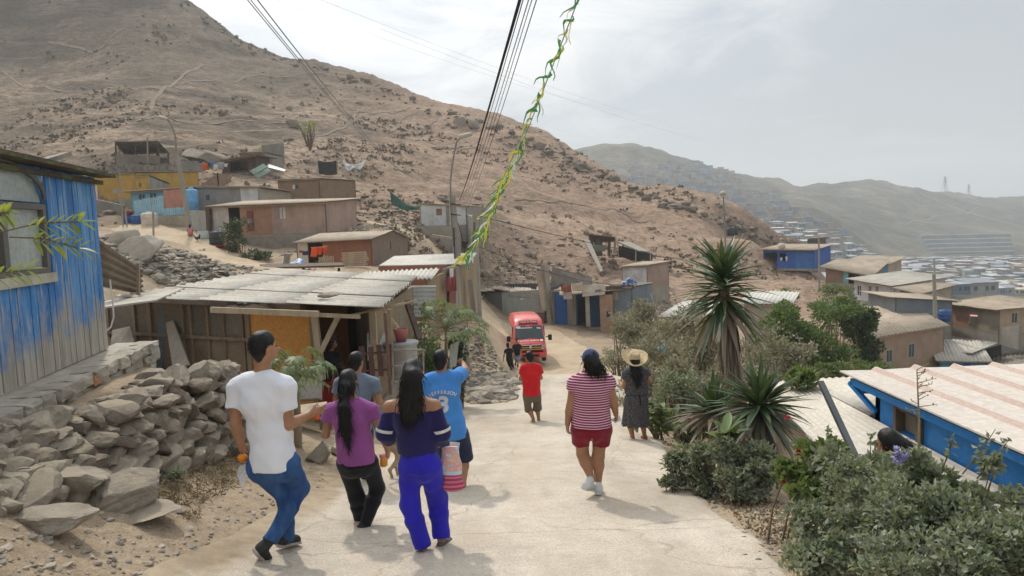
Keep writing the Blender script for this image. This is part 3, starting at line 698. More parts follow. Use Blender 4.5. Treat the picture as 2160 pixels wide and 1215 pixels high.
PINKW=cmat('pinkish_wall',(.47,.33,.26),stretch=(1,1,.2));ORW=cmat('orange_brown_wall',(.43,.24,.15));WHW=cmat('off_white_wall',(.60,.56,.50))
BRW=cmat('brown_board',(.31,.205,.135));RBW=cmat('red_brown_wall',(.32,.145,.09));GBW=cmat('grey_brown_wall',(.25,.185,.14));BLOCK=cmat('grey_block',(.29,.265,.225));DOORR=cmat('dark_red_door',(.24,.085,.07))
BEIGEW=cmat('beige_wall',(.45,.38,.29));WHITEB=cmat('white_board',(.70,.70,.68));BLUEB=cmat('strong_blue_paint',(.05,.14,.46));LBLUE2=cmat('sky_blue_paint',(.15,.36,.58));TEAL=cmat('teal_paint',(.22,.50,.48));LILAC=cmat('lilac_paint',(.40,.34,.55))
hut('yellow_hut','ochre yellow windowless block with thin flat roof, leftmost of the hillside huts',P(196,420,68),P(290,424,63.5),6,(hh(205,365,422,68),hh(288,371,424,63.5)),(2.6,2.5),YEL,roof=CORRD,over=(.15,.15))
hut('yellow_hut','small ochre front with one square window and grey side wall sloping down',P(289,424,62.6),P(316,425,61.5),5,(hh(289,371,424,62),hh(316,372,425,61.5)),(2.4,1.6),YEL,side=GREYP,roof=CORRD,over=(.12,.12),dvec=P(368,430,67)[:2]-P(316,425,61.5)[:2],ops=[('window',.42,.95,1.15,1.65,YEL)])
slab('notice_board','small dark notice board on a thin post before the ochre hut','sign',[P(238,400,62),P(252,400,62),P(252,407,62),P(238,407,62)],.06,CL['grey'])
LPICK=cmat('pale_blue_picket',(.40,.62,.72))
bl=P(280,462,57.5);br=P(396,455,55.5)
hut('blue_hut','light blue hut behind a picket gallery with two dark windows',bl,br,5,(hh(280,406,462,57.5),hh(396,397,455,55.5)),(2.3,2.4),BLUEL,roof=CORRB,over=(.5,.5),ops=[('window',.75,1.55,1.0,1.95,BLUEL),('window',1.95,2.7,.95,2.0,BLUEL)])
picket('picket_fence','light blue picket fence along the gallery of the light blue hut',P(286,458,54.8),P(345,450,54.2),1.25,1.35,LPICK,.15,.1,1,rails=(.15,.85))
picket('picket_fence','low light blue pickets under the pink sheet on the beige wall',P(345,455,54),P(396,452,53.6),.55,.55,LPICK,.15,.1,2,rails=(.15,.85))
slab('pink_sheet','salmon pink sheet hung over the front of the light blue hut','sheet',[P(345,402,54.4),P(388,397,54.0),P(389,440,54.0),P(347,442,54.4)],.05,cmat('salmon_sheet',(.52,.24,.18)))
mb=MB();wallq(mb,P(325,478,54.3)[:2],P(398,482,53)[:2],P(325,456,54.3)[2],P(398,454,53)[2],P(360,482,53.6)[2]-.8,.2);tag(mb.build('retaining_wall',BEIGEW),'beige plastered low wall under the light blue pickets','wall')
mb=MB();wallq(mb,P(193,452,62)[:2],P(262,450,60)[:2],P(193,418,62)[2],P(262,433,60)[2],P(230,455,61)[2]-1,.2);tag(mb.build('block_wall',BLOCK),'grey block wall below the ochre hut beside the blue hut edge','wall')
picket('picket_fence','white pickets on the grey wall left of the ochre hut',P(178,420,60),P(205,420,60),1.1,1.1,CL['white'],.22,.12,3)
def tank(name,label,cat,c,r,h,mat,ribs=4,lid=True,group=None):
 t=thing(name,c,label,cat,group);c=np.asarray(c,float);mb=MB();prof=[(r*.94,0),(r,.04*h)]
 for i in range(1,ribs+1):
  z=h*.86*i/(ribs+1);prof+=[(r,z-.03*h),(r*1.035,z),(r,z+.03*h)]
 prof+=[(r,h*.88),(r*.8,h*.97)]if lid else[(r,h),(r*.93,h),(r*.93,h*.9)]
 mb.lathe(c,prof,24);mb.build('body',mat,t)
 if lid:mb=MB();mb.lathe(c+(0,0,h*.95),[(r*.42,0),(r*.42,h*.05),(r*.3,h*.09)],16);mb.build('lid',mat,t)
 return t
PLB=mk('blue_plastic',(.03,.09,.26),None,2,.5,.05,10);PLW=mk('cream_plastic',(.66,.56,.46),None,2,.55,.05,10);PLK=mk('black_plastic',(.03,.035,.04),None,2,.5,.05,10);PLR=mk('red_plastic',(.36,.05,.04),None,2,.5,.05,10);PLY=mk('yellow_plastic',(.7,.4,.03),None,2,.5,.05,10);PLLB=mk('light_blue_plastic',(.16,.40,.66),None,2,.5,.05,10);PLP=mk('pink_plastic',(.52,.17,.17),None,2,.5,.05,10);PLG=mk('pale_green_plastic',(.42,.46,.40),None,2,.5,.05,10)
tank('water_tank','big cream ribbed plastic water tank beside the sandy track','water tank',P(317,485,52.5),.56,1.28,PLW)
tank('barrel','blue plastic barrel, right one beside the cream water tank','barrel',P(290,481,53.5),.4,1.0,PLB,2,group='blue barrels by the cream tank')
tank('barrel','blue plastic barrel under a red basin, farther from the cream tank','barrel',P(271,480,54),.4,1.0,PLB,2,group='blue barrels by the cream tank')
mb=MB();mb.lathe(P(271,453,54),[(.3,0),(.42,.25),(.44,.25),(.32,.02)],18);tag(mb.build('basin',PLR),'upturned red basin lying on a blue barrel','basin')
tank('water_tank','light blue tall cylinder tank between blue hut and grey hut','water tank',P(406,447,54.4),.48,1.75,PLLB,1)
tank('barrel','pale dirty green open drum near the crouching girl','barrel',P(430,514,47),.33,.85,PLG,1,False)
tank('barrel','black barrel with white cover beside the bushy tree at the pink hut','barrel',P(458,520,46),.45,1.0,PLK,2)
for(px,py,r,h,m,lab)in((467,526,.33,.22,PLR,'shallow red washing basin on the ground'),(484,528,.28,.24,PLR,'deeper red basin beside the yellow bucket'),(497,530,.14,.28,PLY,'small yellow bucket by the red basins')):
 mb=MB();q=P(px,py,45);q[2]=H(q[0],q[1]);mb.lathe(q,[(r*.75,0),(r,h),(r*1.05,h),(r*.95,h*.85),(r*.7,.04)],18);tag(mb.build('bucket' if m is PLY else 'basin',m),lab,'bucket' if m is PLY else 'basin')
slab('tin_fence','pale grey tin sheet fence behind the crouching girl','fence',[P(396,503,51.5),P(440,512,49.6),P(442,445,49.6),P(398,443,51.5)],.05,ZINC)
hut('grey_hut','long grey panelled hut with white end panel and tiny window',P(418,450,56),P(548,440,55),5,(hh(418,397,450,56),hh(548,394,440,55)),(1.7,1.5),GREYP,side=BEIGEW,roof=CORRB,over=(.25,.3),panels=[(0,3.75,GREYP),(3.75,6,WHITEB)],ops=[('window',.72,1.12,.85,1.35,GREYP)])
bl=P(450,496,49.6);br=P(690,493,47.5)
hut('pink_hut','long low hut in white, orange brown and pink panels with dark doorway',bl,br,4.5,(hh(450,434,496,49.6),hh(690,430,493,47.5)),(2.5,2.3),PINKW,roof=CORRB,over=(.4,.3),panels=[(0,1.3,WHW),(1.3,4.65,ORW),(4.65,9,PINKW)],ops=[('hole',1.32,2.2,.55,1.95),('panel',2.75,3.25,.3,1.65,WOOD,DOORR,'door'),('panel',2.8,3.2,.8,1.15,WOOD,CL['white'],'paper_notice'),('window',5.15,5.75,.95,1.85,PINKW,CL['white'])])
post('post','dark red-brown post at the left end of the pink hut',P(443,500,49.5),P(439,436,49.5),.35,WOODDARK)
mb=MB();wallq(mb,P(520,545,47)[:2],P(700,535,46)[:2],P(520,499,47)[2],P(700,497,46)[2],P(600,545,46.5)[2]-1.5,.5);tag(mb.build('retaining_wall',STONEW),'rough earth and stone retaining wall below the pink hut','wall')
hut('brown_hut','square brown board hut with small window half covered in white',P(589,430,64),P(676,426,62),5,(hh(589,380,430,64),hh(676,378,426,62)),(2.0,2.0),BRW,roof=CORRB,over=(.2,.15),ops=[('window',1.95,2.35,1.2,1.62,BRW),('panel',1.7,1.98,1.22,1.6,BRW,CL['white'],'white_cover')])
hut('brown_hut','small brown shack behind the leaning green door panel',P(508,362,75),P(560,360,74),3,(hh(508,324,362,75),hh(560,323,360,74)),(1.7,1.6),BRW,side=WOODGREY,roof=CORRD,over=(.2,.1))
hut('lean_to','dark open lean-to under a brown sheet roof on the slope',P(470,368,73),P(540,370,72),2.5,(hh(470,338,368,73),hh(540,333,370,72)),(1.8,1.7),WOODDARK,roof=CORRD,over=(.7,.6),ops=[('hole',.9,3.0,.1,1.3)])
slab('door_panel','pale green two-leaf door panel lying tilted on the slope','panel',[P(527,361,71),P(545,377,70.6),P(572,361,70.6),P(556,345,71.4)],.08,cmat('pale_green_panel',(.30,.40,.31)))
mb=MB();mb.bar(P(536,369,70.5),P(564,353,70.9),.05,.05);tag(mb.build('wooden_bar',WOODDARK),'dark bar across the middle of the tilted green panel','bar')
mb=MB();wallq(mb,P(380,358,76)[:2],P(430,358,75)[:2],P(380,338,76)[2],P(430,341,75)[2],P(400,358,75)[2]-.8,.2);tag(mb.build('block_wall',BLOCK),'low grey block wall left of the washing line on the slope','wall')
mb=MB();wallq(mb,P(553,330,82)[:2],P(597,328,80)[:2],P(553,306,82)[2],P(597,302,80)[2],P(575,330,81)[2]-1,.2);tag(mb.build('block_wall',BLOCK),'short grey block enclosure above the small brown shack','wall')
hut('mud_hut','dark mud shelter with sloped roof beam above the grey hut',P(416,402,66),P(462,400,66),3,(.25,1.55),(.2,1.3),BRW,roof=None)
slab('corrugated_sheet','grey corrugated sheet leaning beside the small brown shack','sheet',[P(560,352,72),P(600,362,71),P(603,358,71.5),P(566,346,72.5)],.05,ZINC)
mb=MB();a,b=P(405,338,72),P(486,345,71);mb.tube([lerp(a,b,t_)+(0,0,-.5*t_*(1-t_))for t_ in np.linspace(0,1,9)],.012,4);tag(mb.build('washing_line',CL['grey']),'washing line strung on the upper slope by the lean-to','washing line')
for(x0,x1,y0,y1,k,lab)in((426,438,344,358,'orange','orange shirt hung on the upper washing line'),(418,427,338,343,'navy','dark blue cloth on the upper washing line'),(444,452,339,350,'blue','blue garment on the upper washing line, left of the white one'),(450,460,346,357,'white','white shirt on the upper washing line'),(460,472,341,357,'grey','pale grey sheet on the upper washing line'),(472,480,344,352,'white','small white cloth at the right end of the upper washing line')):
 drape('laundry',lab,'laundry',[P(x0,y0,71.5),P(x1,y0,71.5),P(x1,y1,71.5),P(x0,y1,71.5)],CL[k],.05,6,4,.03,.05,x0,'washing on the upper line')
t=thing('open_shed',P(300,352,80),'open shed of dark high sheet roof on posts, highest on the left slope','shed')
mb=MB();corr(mb,[P(241,299,78),P(333,297,78),P(357,323,82),P(262,326,83)],.35,.06,.03);mb.build('roof',CORRD,t)
mb=MB();wallq(mb,P(246,352,79)[:2],P(338,352,79)[:2],P(246,325,79)[2],P(338,329,79)[2],P(300,356,79)[2]-1.5,.15);mb.build('wall',cmat('shed_board',(.30,.25,.19)),t)
for(x0,y0,x1,y1)in((245,354,244,300),(287,352,286,299),(313,352,313,318),(336,352,334,299),(355,355,355,323),(331,352,331,322)):post('post',None,P(x0,y0,79.3),P(x1,y1,79.3),.16,WOODDARK,parent=t)
mb=MB()
rr=random.Random(5)
for i in range(300):
 px,py=rr.uniform(240,378),rr.uniform(350,374);q=P(px,py,76);s=rr.uniform(.2,.5)
 mb.box(q,(s*1.4,s,s*.8),rr.uniform(0,3))
tag(mb.build('rubble_wall',STONEW),'dry rubble wall holding the bank below the open shed','wall')
drape('netting_screen','black netting screen hung between sticks on the bare slope','netting',[P(671,338,67),P(709,338,67),P(711,368,67),P(672,366,67)],CL['dark'],.15,12,8,.03,.06,2)
for(x,y0,y1,lab)in((670,370,328,'left stick holding the black netting screen'),(711,368,332,'right stick holding the black netting screen'),(721,362,308,'bent stick beside the white and black tarpaulin')):post('stick',lab,P(x,y0,67.2),P(x+1,y1,67.2),.08,WOODGREY,'stick','sticks of the netting screens')
drape('tarpaulin','torn white and black tarpaulin slung low across the slope','tarpaulin',[P(722,338,70),P(772,334,70),P(768,350,69),P(730,356,68.5)],mk('torn_tarp',(.45,.44,.42),(.06,.06,.06),1.2,.8,.2,5),.5,12,8,.03,.15,7)
drape('netting','dark green net sagging from a stick behind the brown house','netting',[P(822,402,58),P(885,437,58),P(884,443,57.6),P(826,432,57.6)],CL['green'],.3,14,8,.03,.12,3)
hut('white_hut','square whitewashed hut with small red-brown window above the power pole',P(887,477,60),P(985,474,59),4.5,(hh(887,430,477,60),hh(985,436,474,59)),(1.75,1.5),WHITEB,side=WOODGREY,roof=CORRB,over=(.1,.1),panels=[(0,2.3,WHITEB),(2.3,2.62,WOODGREY),(2.62,6,WHITEB)],ops=[('window',1.45,1.95,.85,1.4,RBW,BRICKR)])
mb=MB();wallq(mb,P(868,500,58.5)[:2],P(972,503,57.5)[:2],P(868,477,58.5)[2],P(972,478,57.5)[2],P(920,503,58)[2]-1.4,.2);tag(mb.build('concrete_wall',CONC),'bare concrete retaining wall under the whitewashed hut','wall')
mb=MB();wallq(mb,P(985,476,59)[:2],P(1010,505,52)[:2],P(985,452,59)[2],P(1012,462,52)[2],P(1000,505,55)[2]-1,.2);tag(mb.build('block_wall',BLOCK),'grey block wall running down from the whitewashed hut','wall')
post('plank','long plank lying on the bank below the concrete wall',P(912,497,56),P(962,505,55),.25,WOODGREY,'plank')
bl=P(628,562,42);c_=P(786,560,39.5);bk=P(862,556,46)
dv=bk[:2]-c_[:2]
t=hut('red_brown_house','red-brown house with pitched sheet roof and open porch of orange washing',bl,c_,5,(hh(628,512,562,42),hh(786,505,560,39.5)),(1.85,1.6),RBW,side=GBW,roof=None,dvec=dv,panels=[(0,.85,WHW),(.85,2.0,GBW),(2.0,6,RBW)],ops=[('hole',.87,1.98,0,1.35)],rops=[('window',3.1,3.3,.75,1.3,GBW,DARKIN)])
zf0=P(628,510,42)[2];zf1=P(786,502,39.5)[2];pk=P(826,487,42.6);pk0=pk+np.array([*(bl-c_)[:2],0])*1.0;pk0[2]=pk[2]-.05
a0=np.array([*(bl+(bl-c_)*.03)[:2],zf0])+(0,-.4,-.05);a1=np.array([*c_[:2],zf1])+(.1,-.4,-.05)
mb=MB();corr(mb,[a0,a1,pk+(.12,0,.04),pk0+(0,0,.04)],.22,.03,.014);bk0=np.array([bl[0]+dv[0],bl[1]+dv[1],zf0-.1]);bk1=np.array([bk[0]+.1,bk[1],P(862,502,46)[2]])
corr(mb,[pk0+(0,0,.04),pk+(.12,0,.04),bk1,bk0],.22,.03,.014);mb.build('roof',CORRB,t)
gb=MB();q0=np.array([*c_[:2],zf1-.06]);q1=np.array([*bk[:2],bk1[2]-.06]);off=np.array([-.06,.02,0])
gb.add([q0,q1,pk-(0,0,.02),q0+off,q1+off,pk-(0,0,.02)+off],[(0,1,2),(5,4,3),(0,3,4,1),(1,4,5,2),(2,5,3,0)]);gb.build('gable',GBW,t)
mb=MB();a,b=P(655,522,39.8),P(692,518,39.3);mb.tube([a,lerp(a,b,.5)+(0,0,-.03),b],.01,4);tag(mb.build('washing_line',CL['grey']),'washing line across the porch of the red-brown house','washing line')
for(x0,x1,y0,y1,lab)in((657,668,521,542,'long orange cloth hung at the left of the porch line'),(668,680,521,537,'orange cloth hung in the middle of the porch line'),(680,691,519,534,'orange cloth nearest the porch wall on the line')):drape('laundry',lab,'laundry',[P(x0,y0,39.7),P(x1,y0-1,39.5),P(x1,y1,39.5),P(x0,y1,39.7)],CL['orange'],.02,6,6,.02,.05,x0,'orange washing on the porch')
for(x0,x1,y0,y1,k,lab)in((631,638,527,533,'red','small red cloth hung on the white porch wall'),(638,650,529,538,'navy','dark blue cloth hung on the white porch wall')):drape('laundry',lab,'laundry',[P(x0,y0,40.9),P(x1,y0,40.9),P(x1,y1,40.9),P(x0,y1,40.9)],CL[k],.02,5,4,.02,.03,x0)
picket('picket_fence','bare wooden stake fence in front of the red-brown porch',P(674,566,37.5),P(704,566,37.2),.62,.68,WOODPALE,.1,.05,8)
t=thing('board_stack',P(748,561,37.5),'stack of pale boards leaning on the red-brown wall','boards')
for i in range(7):mb=MB();mb.bar(P(721+rr.uniform(-2,2),560-i*4.2,37.6),P(775+rr.uniform(-3,3),557-i*4.2,37.3),.05,.085);mb.build('board',WOODPALE,t)
drape('tarpaulin','blue and white plastic sheet heaped beside the wooden boards','tarpaulin',[P(600,548,36),P(640,546,36),P(636,558,35),P(596,560,35)],mk('blue_white_sheet',(.12,.27,.52),(.6,.62,.64),3,.5,.1,8,lo=.5,hi=.56),.12,12,8,.04,.12,4)
drape('tarpaulin','pale red plastic sheet on the ground before the stake fence','tarpaulin',[P(632,556,35.5),P(668,556,35.3),P(662,568,34.2),P(626,566,34.4)],CL['pink'],.05,12,6,.04,.1,6)
post('post','pale square post standing beside the blue plastic sheet',P(602,572,33.5),P(607,535,33.5),.28,WOODGREY)
t=thing('lean_to',P(600,570,33),'low dark timber lean-to roof beside the pale post','shed')
mb=MB();mb.hexa([P(548,561,33),P(720,557,33),P(726,563,32),P(552,568,32)],[q+(0,0,.08)for q in(P(548,561,33),P(720,557,33),P(726,563,32),P(552,568,32))]);mb.build('roof',WOODDARK,t)
for x in(560,640,715):post('post',None,P(x,585,32.4),P(x,565,32.4),.12,WOODDARK,parent=t)
TINGREY=cmat('grey_green_tin',(.31,.335,.31),stretch=(1,1,.25));TINDARK=cmat('dark_tin',(.12,.12,.125));BLUESHOP=cmat('dull_blue_paint',(.04,.10,.25));GBLUE=cmat('grey_blue_tin',(.19,.225,.26),stretch=(1,1,.3))
bl=P(1016,655,55);br=P(1150,672,53)
t=hut('garage','grey-green tin garage behind the red van',bl,br,5,(hh(1016,612,655,55),hh(1150,618,672,53)),(1.9,2.0),TINGREY,side=TINDARK,roof=None,panels=[(0,1.75,TINDARK),(1.75,4.2,TINGREY),(4.2,6,cmat('grey_tin_patch',(.36,.36,.33),stretch=(1,1,.25)))],ops=[('panel',3.3,3.55,1.15,1.25,TINGREY,CL['white'],'notice')])
mb=MB();rr=random.Random(3)
for i in range(9):
 x0,x1=1008+i*15.5,1008+(i+1)*15.5+4;e=rr.uniform(-4,4);w=-5*math.sin(i*.75)
 corr(mb,[P(x0,616+e+w,54.2),P(x1,617+e+w,53.8),P(x1,607+e*.6+w*.5,58),P(x0,606+e*.6+w*.5,58.2)],.2,.04,.02,0,1,.1,i)
mb.build('roof',CORRB,t)
LTR=mk('faded_lettering',(.10,.11,.11),(.16,.17,.16),8,.9,0)
def text3(body,c,ux,uz,size,mat,name,parent,ext=.004,align='CENTER',arc=None,space=1.0,bold=.0):
 cu=bpy.data.curves.new(name or 'lettering','FONT');cu.body=body;cu.size=size;cu.align_x=align;cu.align_y='CENTER';cu.extrude=ext;cu.space_character=space;cu.offset=bold
 ob=bpy.data.objects.new(name or 'lettering',cu);COL.objects.link(ob)
 dg=bpy.context.evaluated_depsgraph_get();me=bpy.data.meshes.new_from_object(ob.evaluated_get(dg));bpy.data.objects.remove(ob)
 ux=np.asarray(ux,float)/np.linalg.norm(ux);uz=np.asarray(uz,float)/np.linalg.norm(uz);nn=np.cross(ux,uz)
 V=np.array([v.co[:]for v in me.vertices]);fs=[tuple(p.vertices)for p in me.polygons];bpy.data.meshes.remove(me)
 W_=np.asarray(c)+V[:,:1]*ux+V[:,1:2]*uz+V[:,2:3]*nn
 if name is None:return W_,fs
 mb=MB();mb.add(W_,fs);return mb.build(name,mat,parent)
gx=br[:2]-bl[:2];gx=np.array([*gx/np.linalg.norm(gx),0]);gn=np.array([gx[1],-gx[0],0])
mb=MB();q0=P(1078,624,53.7);q0=np.array([*(bl+gx*2.3)[:2],P(1078,624,53.9)[2]])+gn*.06
for i in range(14):
 if i in(5,9):continue
 x=i*.13;p=q0+gx*x+(0,0,-.012*i);mb.box(p,(.02,.012,.13),axes=(gx,gn,(0,0,1)))
 if i%2:mb.box(p+gx*.04+(0,0,.05),(.07,.012,.02),axes=(gx,gn,(0,0,1)))
 else:mb.box(p+gx*.07,(.02,.012,.13),axes=(gx,gn,(0,0,1)))
mb.build('lettering',LTR,t)
for(x0,y0,x1,y1,w,lab)in((1163,684,1148,560,.45,'tall grey board standing at the shop corner, left of the pair'),(1172,686,1164,612,.35,'shorter grey board standing at the shop corner'),(1152,655,1138,572,.5,'bent pale sheet leaning behind the tall corner boards')):post('board',lab,P(x0,y0,52.6),P(x1,y1,52.9),w,WOODGREY if x0>1160 else CORRB,'board')
slab('sheet','dark rusty sheet standing behind the shop roof','sheet',[P(1160,612,57),P(1250,610,57),P(1248,585,57.6),P(1165,563,57.4)],.06,CORRD)
slab('cart','rusty metal box leaning beside the van','box',[P(1122,688,53.4),P(1150,690,53),P(1151,661,53.2),P(1124,659,53.6)],.5,mk('rusty_metal',(.20,.10,.07),(.12,.075,.06),3,.8,.3,12))
bl=P(1172,692,52.4);br=P(1282,688,51)
t=hut('shop','dull blue shop with porch, pillars and a faded white sign board',bl,br,4.5,(hh(1172,617,692,52.4),hh(1282,612,688,51)),(2.6,2.6),BLUESHOP,roof=CORRB,over=(.1,.1),panels=[(0,.95,cmat('bright_blue_patch',(.03,.11,.36))),(.95,1.6,WOODGREY),(1.6,5,BLUESHOP)],ops=[('hole',1.7,2.3,0,2.1)])
mb=MB();corr(mb,[P(1180,623,49.6),P(1330,609,48.6),P(1326,600,54),P(1180,606,55)],.22,.035,.02,0,1,.1,4);mb.build('porch_roof',CORRB,t)
sg=mk('sign_white',(.60,.56,.49),(.48,.44,.38),2,.85,.1,10,dirt=(.3,.25,.2));
mb=MB();mb.hexa([P(1229,626,49.3),P(1276,621,48.9),P(1276,599,48.9),P(1226,602,49.3)],[q+(0,.06,0)for q in(P(1229,626,49.3),P(1276,621,48.9),P(1276,599,48.9),P(1226,602,49.3))]);sb=mb.build('sign_board',sg,t)
mb=MB();
for i in range(9):a=P(1256+i*2.1,613-i*.15,49.0);mb.box(a+(0,-.03,0),(.05,.012,.10))
mb.hexa([P(1254,616.5,49.02),P(1275,614.5,48.84),P(1275,613.6,48.84),P(1254,615.6,49.02)],[q+(0,.01,0)for q in(P(1254,616.5,49.02),P(1275,614.5,48.84),P(1275,613.6,48.84),P(1254,615.6,49.02))]);mb.build('lettering',LTR,sb)
for(x0,y0,x1,y1,w,m)in((1241,688,1238,622,.34,CONC),(1268,686,1265,622,.12,WOODPALE)):post('pillar',None,P(x0,y0,49.6),P(x1,y1,49.6),w,m,parent=t)
mb=MB();wallq(mb,P(1267,688,49.3)[:2],P(1293,687,49)[:2],P(1267,622,49.3)[2],P(1289,621,49)[2],P(1280,690,49.1)[2]-.4,.3);mb.build('brick_pier',mk('bare_brick_pier',(.43,.30,.20),(.33,.21,.14),2,.9,.4,18),t)
mb=MB();mb.box(P(1282,662,49)-(0,.2,0),(.22,.08,.4));mb.build('meter_box',CL['navy'],t)
t=hut('shop','grey-blue tin box shop beside the brick pier',P(1290,668,49.4),P(1334,665,48.6),4,(hh(1290,606,668,49.4),hh(1334,604,665,48.6)),(1.9,1.9),GBLUE,roof=CORRD,over=(.2,.1),found=.25,ops=[('panel',.15,.55,1.1,1.7,GBLUE,CONC,'patch')])
mb=MB();mb.hexa([P(1278,613,49.3),P(1337,610,48.5),P(1337,602,48.5),P(1278,604,49.3)],[q+(0,.4,0)for q in(P(1278,613,49.3),P(1337,610,48.5),P(1337,602,48.5),P(1278,604,49.3))]);mb.build('fascia',WOODDARK,t)
mb=MB();a,b,c,d=P(1175,696,51),P(1300,688,49.4),P(1302,685,54),P(1176,690,55);dn=np.array([0,0,1.2])
mb.hexa([q-dn*(1. if i in(0,3)else 1.3)for i,q in enumerate((a,b,c,d))],[a,b,c,d]);tag(mb.build('platform',CONC),'concrete platform of the shop porch stepping out to the dirt road','platform')
for(x0,x1,y0,y1,D,k,lab)in((1182,1204,602,615,49.2,'redcl','red-brown cloth hung over the porch edge'),(1204,1228,597,613,49.1,'grey','pale beige cloth hung over the porch roof edge'),(1186,1206,614,631,49.3,'white','pale cloth hanging under the red-brown one')):
 drape('cloth',lab,'cloth',[P(x0,y0,D),P(x1,y0-2,D),P(x1+2,y1,D),P(x0+3,y1,D)],{'redcl':mk('cloth_redbrown',(.30,.10,.06),None,3,.9),'grey':mk('cloth_beige',(.55,.47,.36),None,3,.9),'white':GREYCL}[k],.05,8,6,.02,.06,x0,'cloths hung at the shop')
mb=MB();q=P(1325,600,48.9);
for i,(dx,dz,r_)in enumerate(((0,0,.33),(.35,.02,.28),(-.3,.0,.22),(.1,.22,.26))):mb.lathe(q+(dx,0,dz),[(r_*.5,-.2),(r_,-.05),(r_*.95,.12),(r_*.4,.25)],12)
tag(mb.build('sack',mk('blue_sack',(.06,.11,.27),(.45,.46,.47),3,.6,.3,8,lo=.48,hi=.56)),'heap of blue and white plastic sacks on the tin shop roof','sack')
hut('white_shed','small whitewashed shed with pinkish side above the tin shop',P(1313,604,61),P(1366,608,59),3,(hh(1313,563,604,61),hh(1366,561,608,59)),(1.9,2.0),mk('whitewash',(.68,.67,.66),(.45,.41,.37),.9,.9,.2,10),side=cmat('pink_plaster',(.40,.29,.23)),roof=CORRB,over=(.2,.2))
t=thing('ruined_shack',P(1258,545,72),'ruined wooden shack of dark boards collapsing on the slope','shack')
for(x0,y0,x1,y1,w,m)in((1248,540,1246,493,.5,WOODDARK),(1262,540,1262,498,.9,WOODDARK),(1284,540,1286,505,.3,WOODDARK),(1296,535,1298,505,.25,WOODGREY)):post('board',None,P(x0,y0,71),P(x1,y1,71),w,m,parent=t)
mb=MB();mb.hexa([P(1245,496,70),P(1296,502,70),P(1300,510,73),P(1247,512,74)],[q+(0,0,.12)for q in(P(1245,496,70),P(1296,502,70),P(1300,510,73),P(1247,512,74))]);mb.build('roof',WOODDARK,t)
slab('plank','long weathered plank wall sliding down the slope from the ruined shack','plank',[P(1232,508,70),P(1244,508,70),P(1272,572,64),P(1266,574,64)],.15,WOODGREY)
slab('bench','dull green box standing among the ruined boards','box',[P(1250,530,69),P(1276,530,69),P(1276,517,69),P(1250,517,69)],.5,cmat('dull_green_box',(.17,.19,.14)))
t=thing('tarp_shelter',P(1345,548,74),'low shelter with dark sloping sheet roof on thin posts','shelter')
mb=MB();mb.hexa([P(1302,511,72),P(1346,530,69),P(1372,533,72),P(1330,512,78)],[q+(0,0,.1)for q in(P(1302,511,72),P(1346,530,69),P(1372,533,72),P(1330,512,78))]);mb.build('roof',mk('shelter_sheet',(.34,.31,.26),(.25,.23,.19),2,.9,.3,12),t)
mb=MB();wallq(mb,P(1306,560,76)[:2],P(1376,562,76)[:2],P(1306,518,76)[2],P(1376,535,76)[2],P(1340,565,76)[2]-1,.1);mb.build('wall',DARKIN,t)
for(x0,y0,x1,y1)in((1341,556,1341,529),(1372,553,1372,533),(1303,520,1302,509)):post('post',None,P(x0,y0,69.3),P(x1,y1,69.3),.12,WOODGREY,parent=t)
mb=MB()
for x in(1403,1409,1415):mb.bar(P(x,566,73),P(x,543,73),.12,.1)
for y in(548,554,561):mb.bar(P(1400,y,73),P(1417,y+2,73),.08,.22)
tag(mb.build('pallet',WOODDARK),'dark wooden pallet standing on edge beside the low shelter','pallet')
t=hut('blue_house','bright blue shack with open dark porch and pale flat roof on the spur',P(1610,566,87),P(1716,566,83),6,(hh(1610,527,566,87),hh(1716,527,566,83)),(2.6,2.5),BLUEB,side=BLUEB,roof=CORRB,over=(.5,.3),panels=[(0,3.9,BLUEB),(3.9,9,cmat('bright_blue_wall',(.07,.19,.50)))],ops=[('hole',.1,1.7,.05,1.9),('hole',2.0,2.8,.9,1.8)],found=.3)
for(x0,x1,y0,y1,D,lab)in((1646,1650,543,550,86,'small white cloth hung in the blue shack porch, left one'),(1657,1661,541,551,85.7,'small white cloth hung in the blue shack porch, right one')):drape('laundry',lab,'laundry',[P(x0,y0,84.5),P(x1,y0,84.5),P(x1,y1,84.5),P(x0,y1,84.5)],CL['white'],.02,4,4,.03,.03,x0)
mb=MB();q=P(1649,524,85.5);mb.lathe(q,[(.35,0),(.42,.1),(.42,.5),(.25,.6)],14);tag(mb.build('water_tank',PLW),'small pale water tank on the blue shack roof','water tank')
hut('dark_shed','dark block turret at the right end of the blue shack',P(1703,552,92),P(1728,552,91),2.5,(hh(1703,504,552,92),hh(1728,503,552,91)),(3,3),cmat('dark_block',(.13,.115,.085)),roof=CORRD,over=(.1,.1))
slab('roof_sheet','brown roof sheet propped beside the dark turret','sheet',[P(1665,507,94),P(1702,519,92),P(1702,513,93),P(1672,502,95)],.1,WOODDARK)
for i,(px,lab)in enumerate(((1541,'black water tank on the slope, front one by the round lamp'),(1549,'black water tank on the slope, half behind its twin'))):tank('water_tank',lab,'water tank',P(px,498 if i==0 else 496,97+i*2),.55,1.15,PLK,2,group='black tanks on the spur')
hut('teal_house','low hut with brown sheet roof, teal post and lilac end',P(1742,602,76),P(1834,594,73),4.5,(hh(1742,567,602,76),hh(1834,575,594,73)),(2.2,1.9),BRW,roof=CORRB,over=(.6,.5),panels=[(0,1.8,BRW),(1.8,2.3,TEAL),(2.3,3.4,WOODDARK),(3.4,9,LILAC)],ops=[('hole',2.35,3.3,0,1.5),('panel',3.7,4.0,.2,.9,LILAC,CL['white'],'cloth')],found=.8)
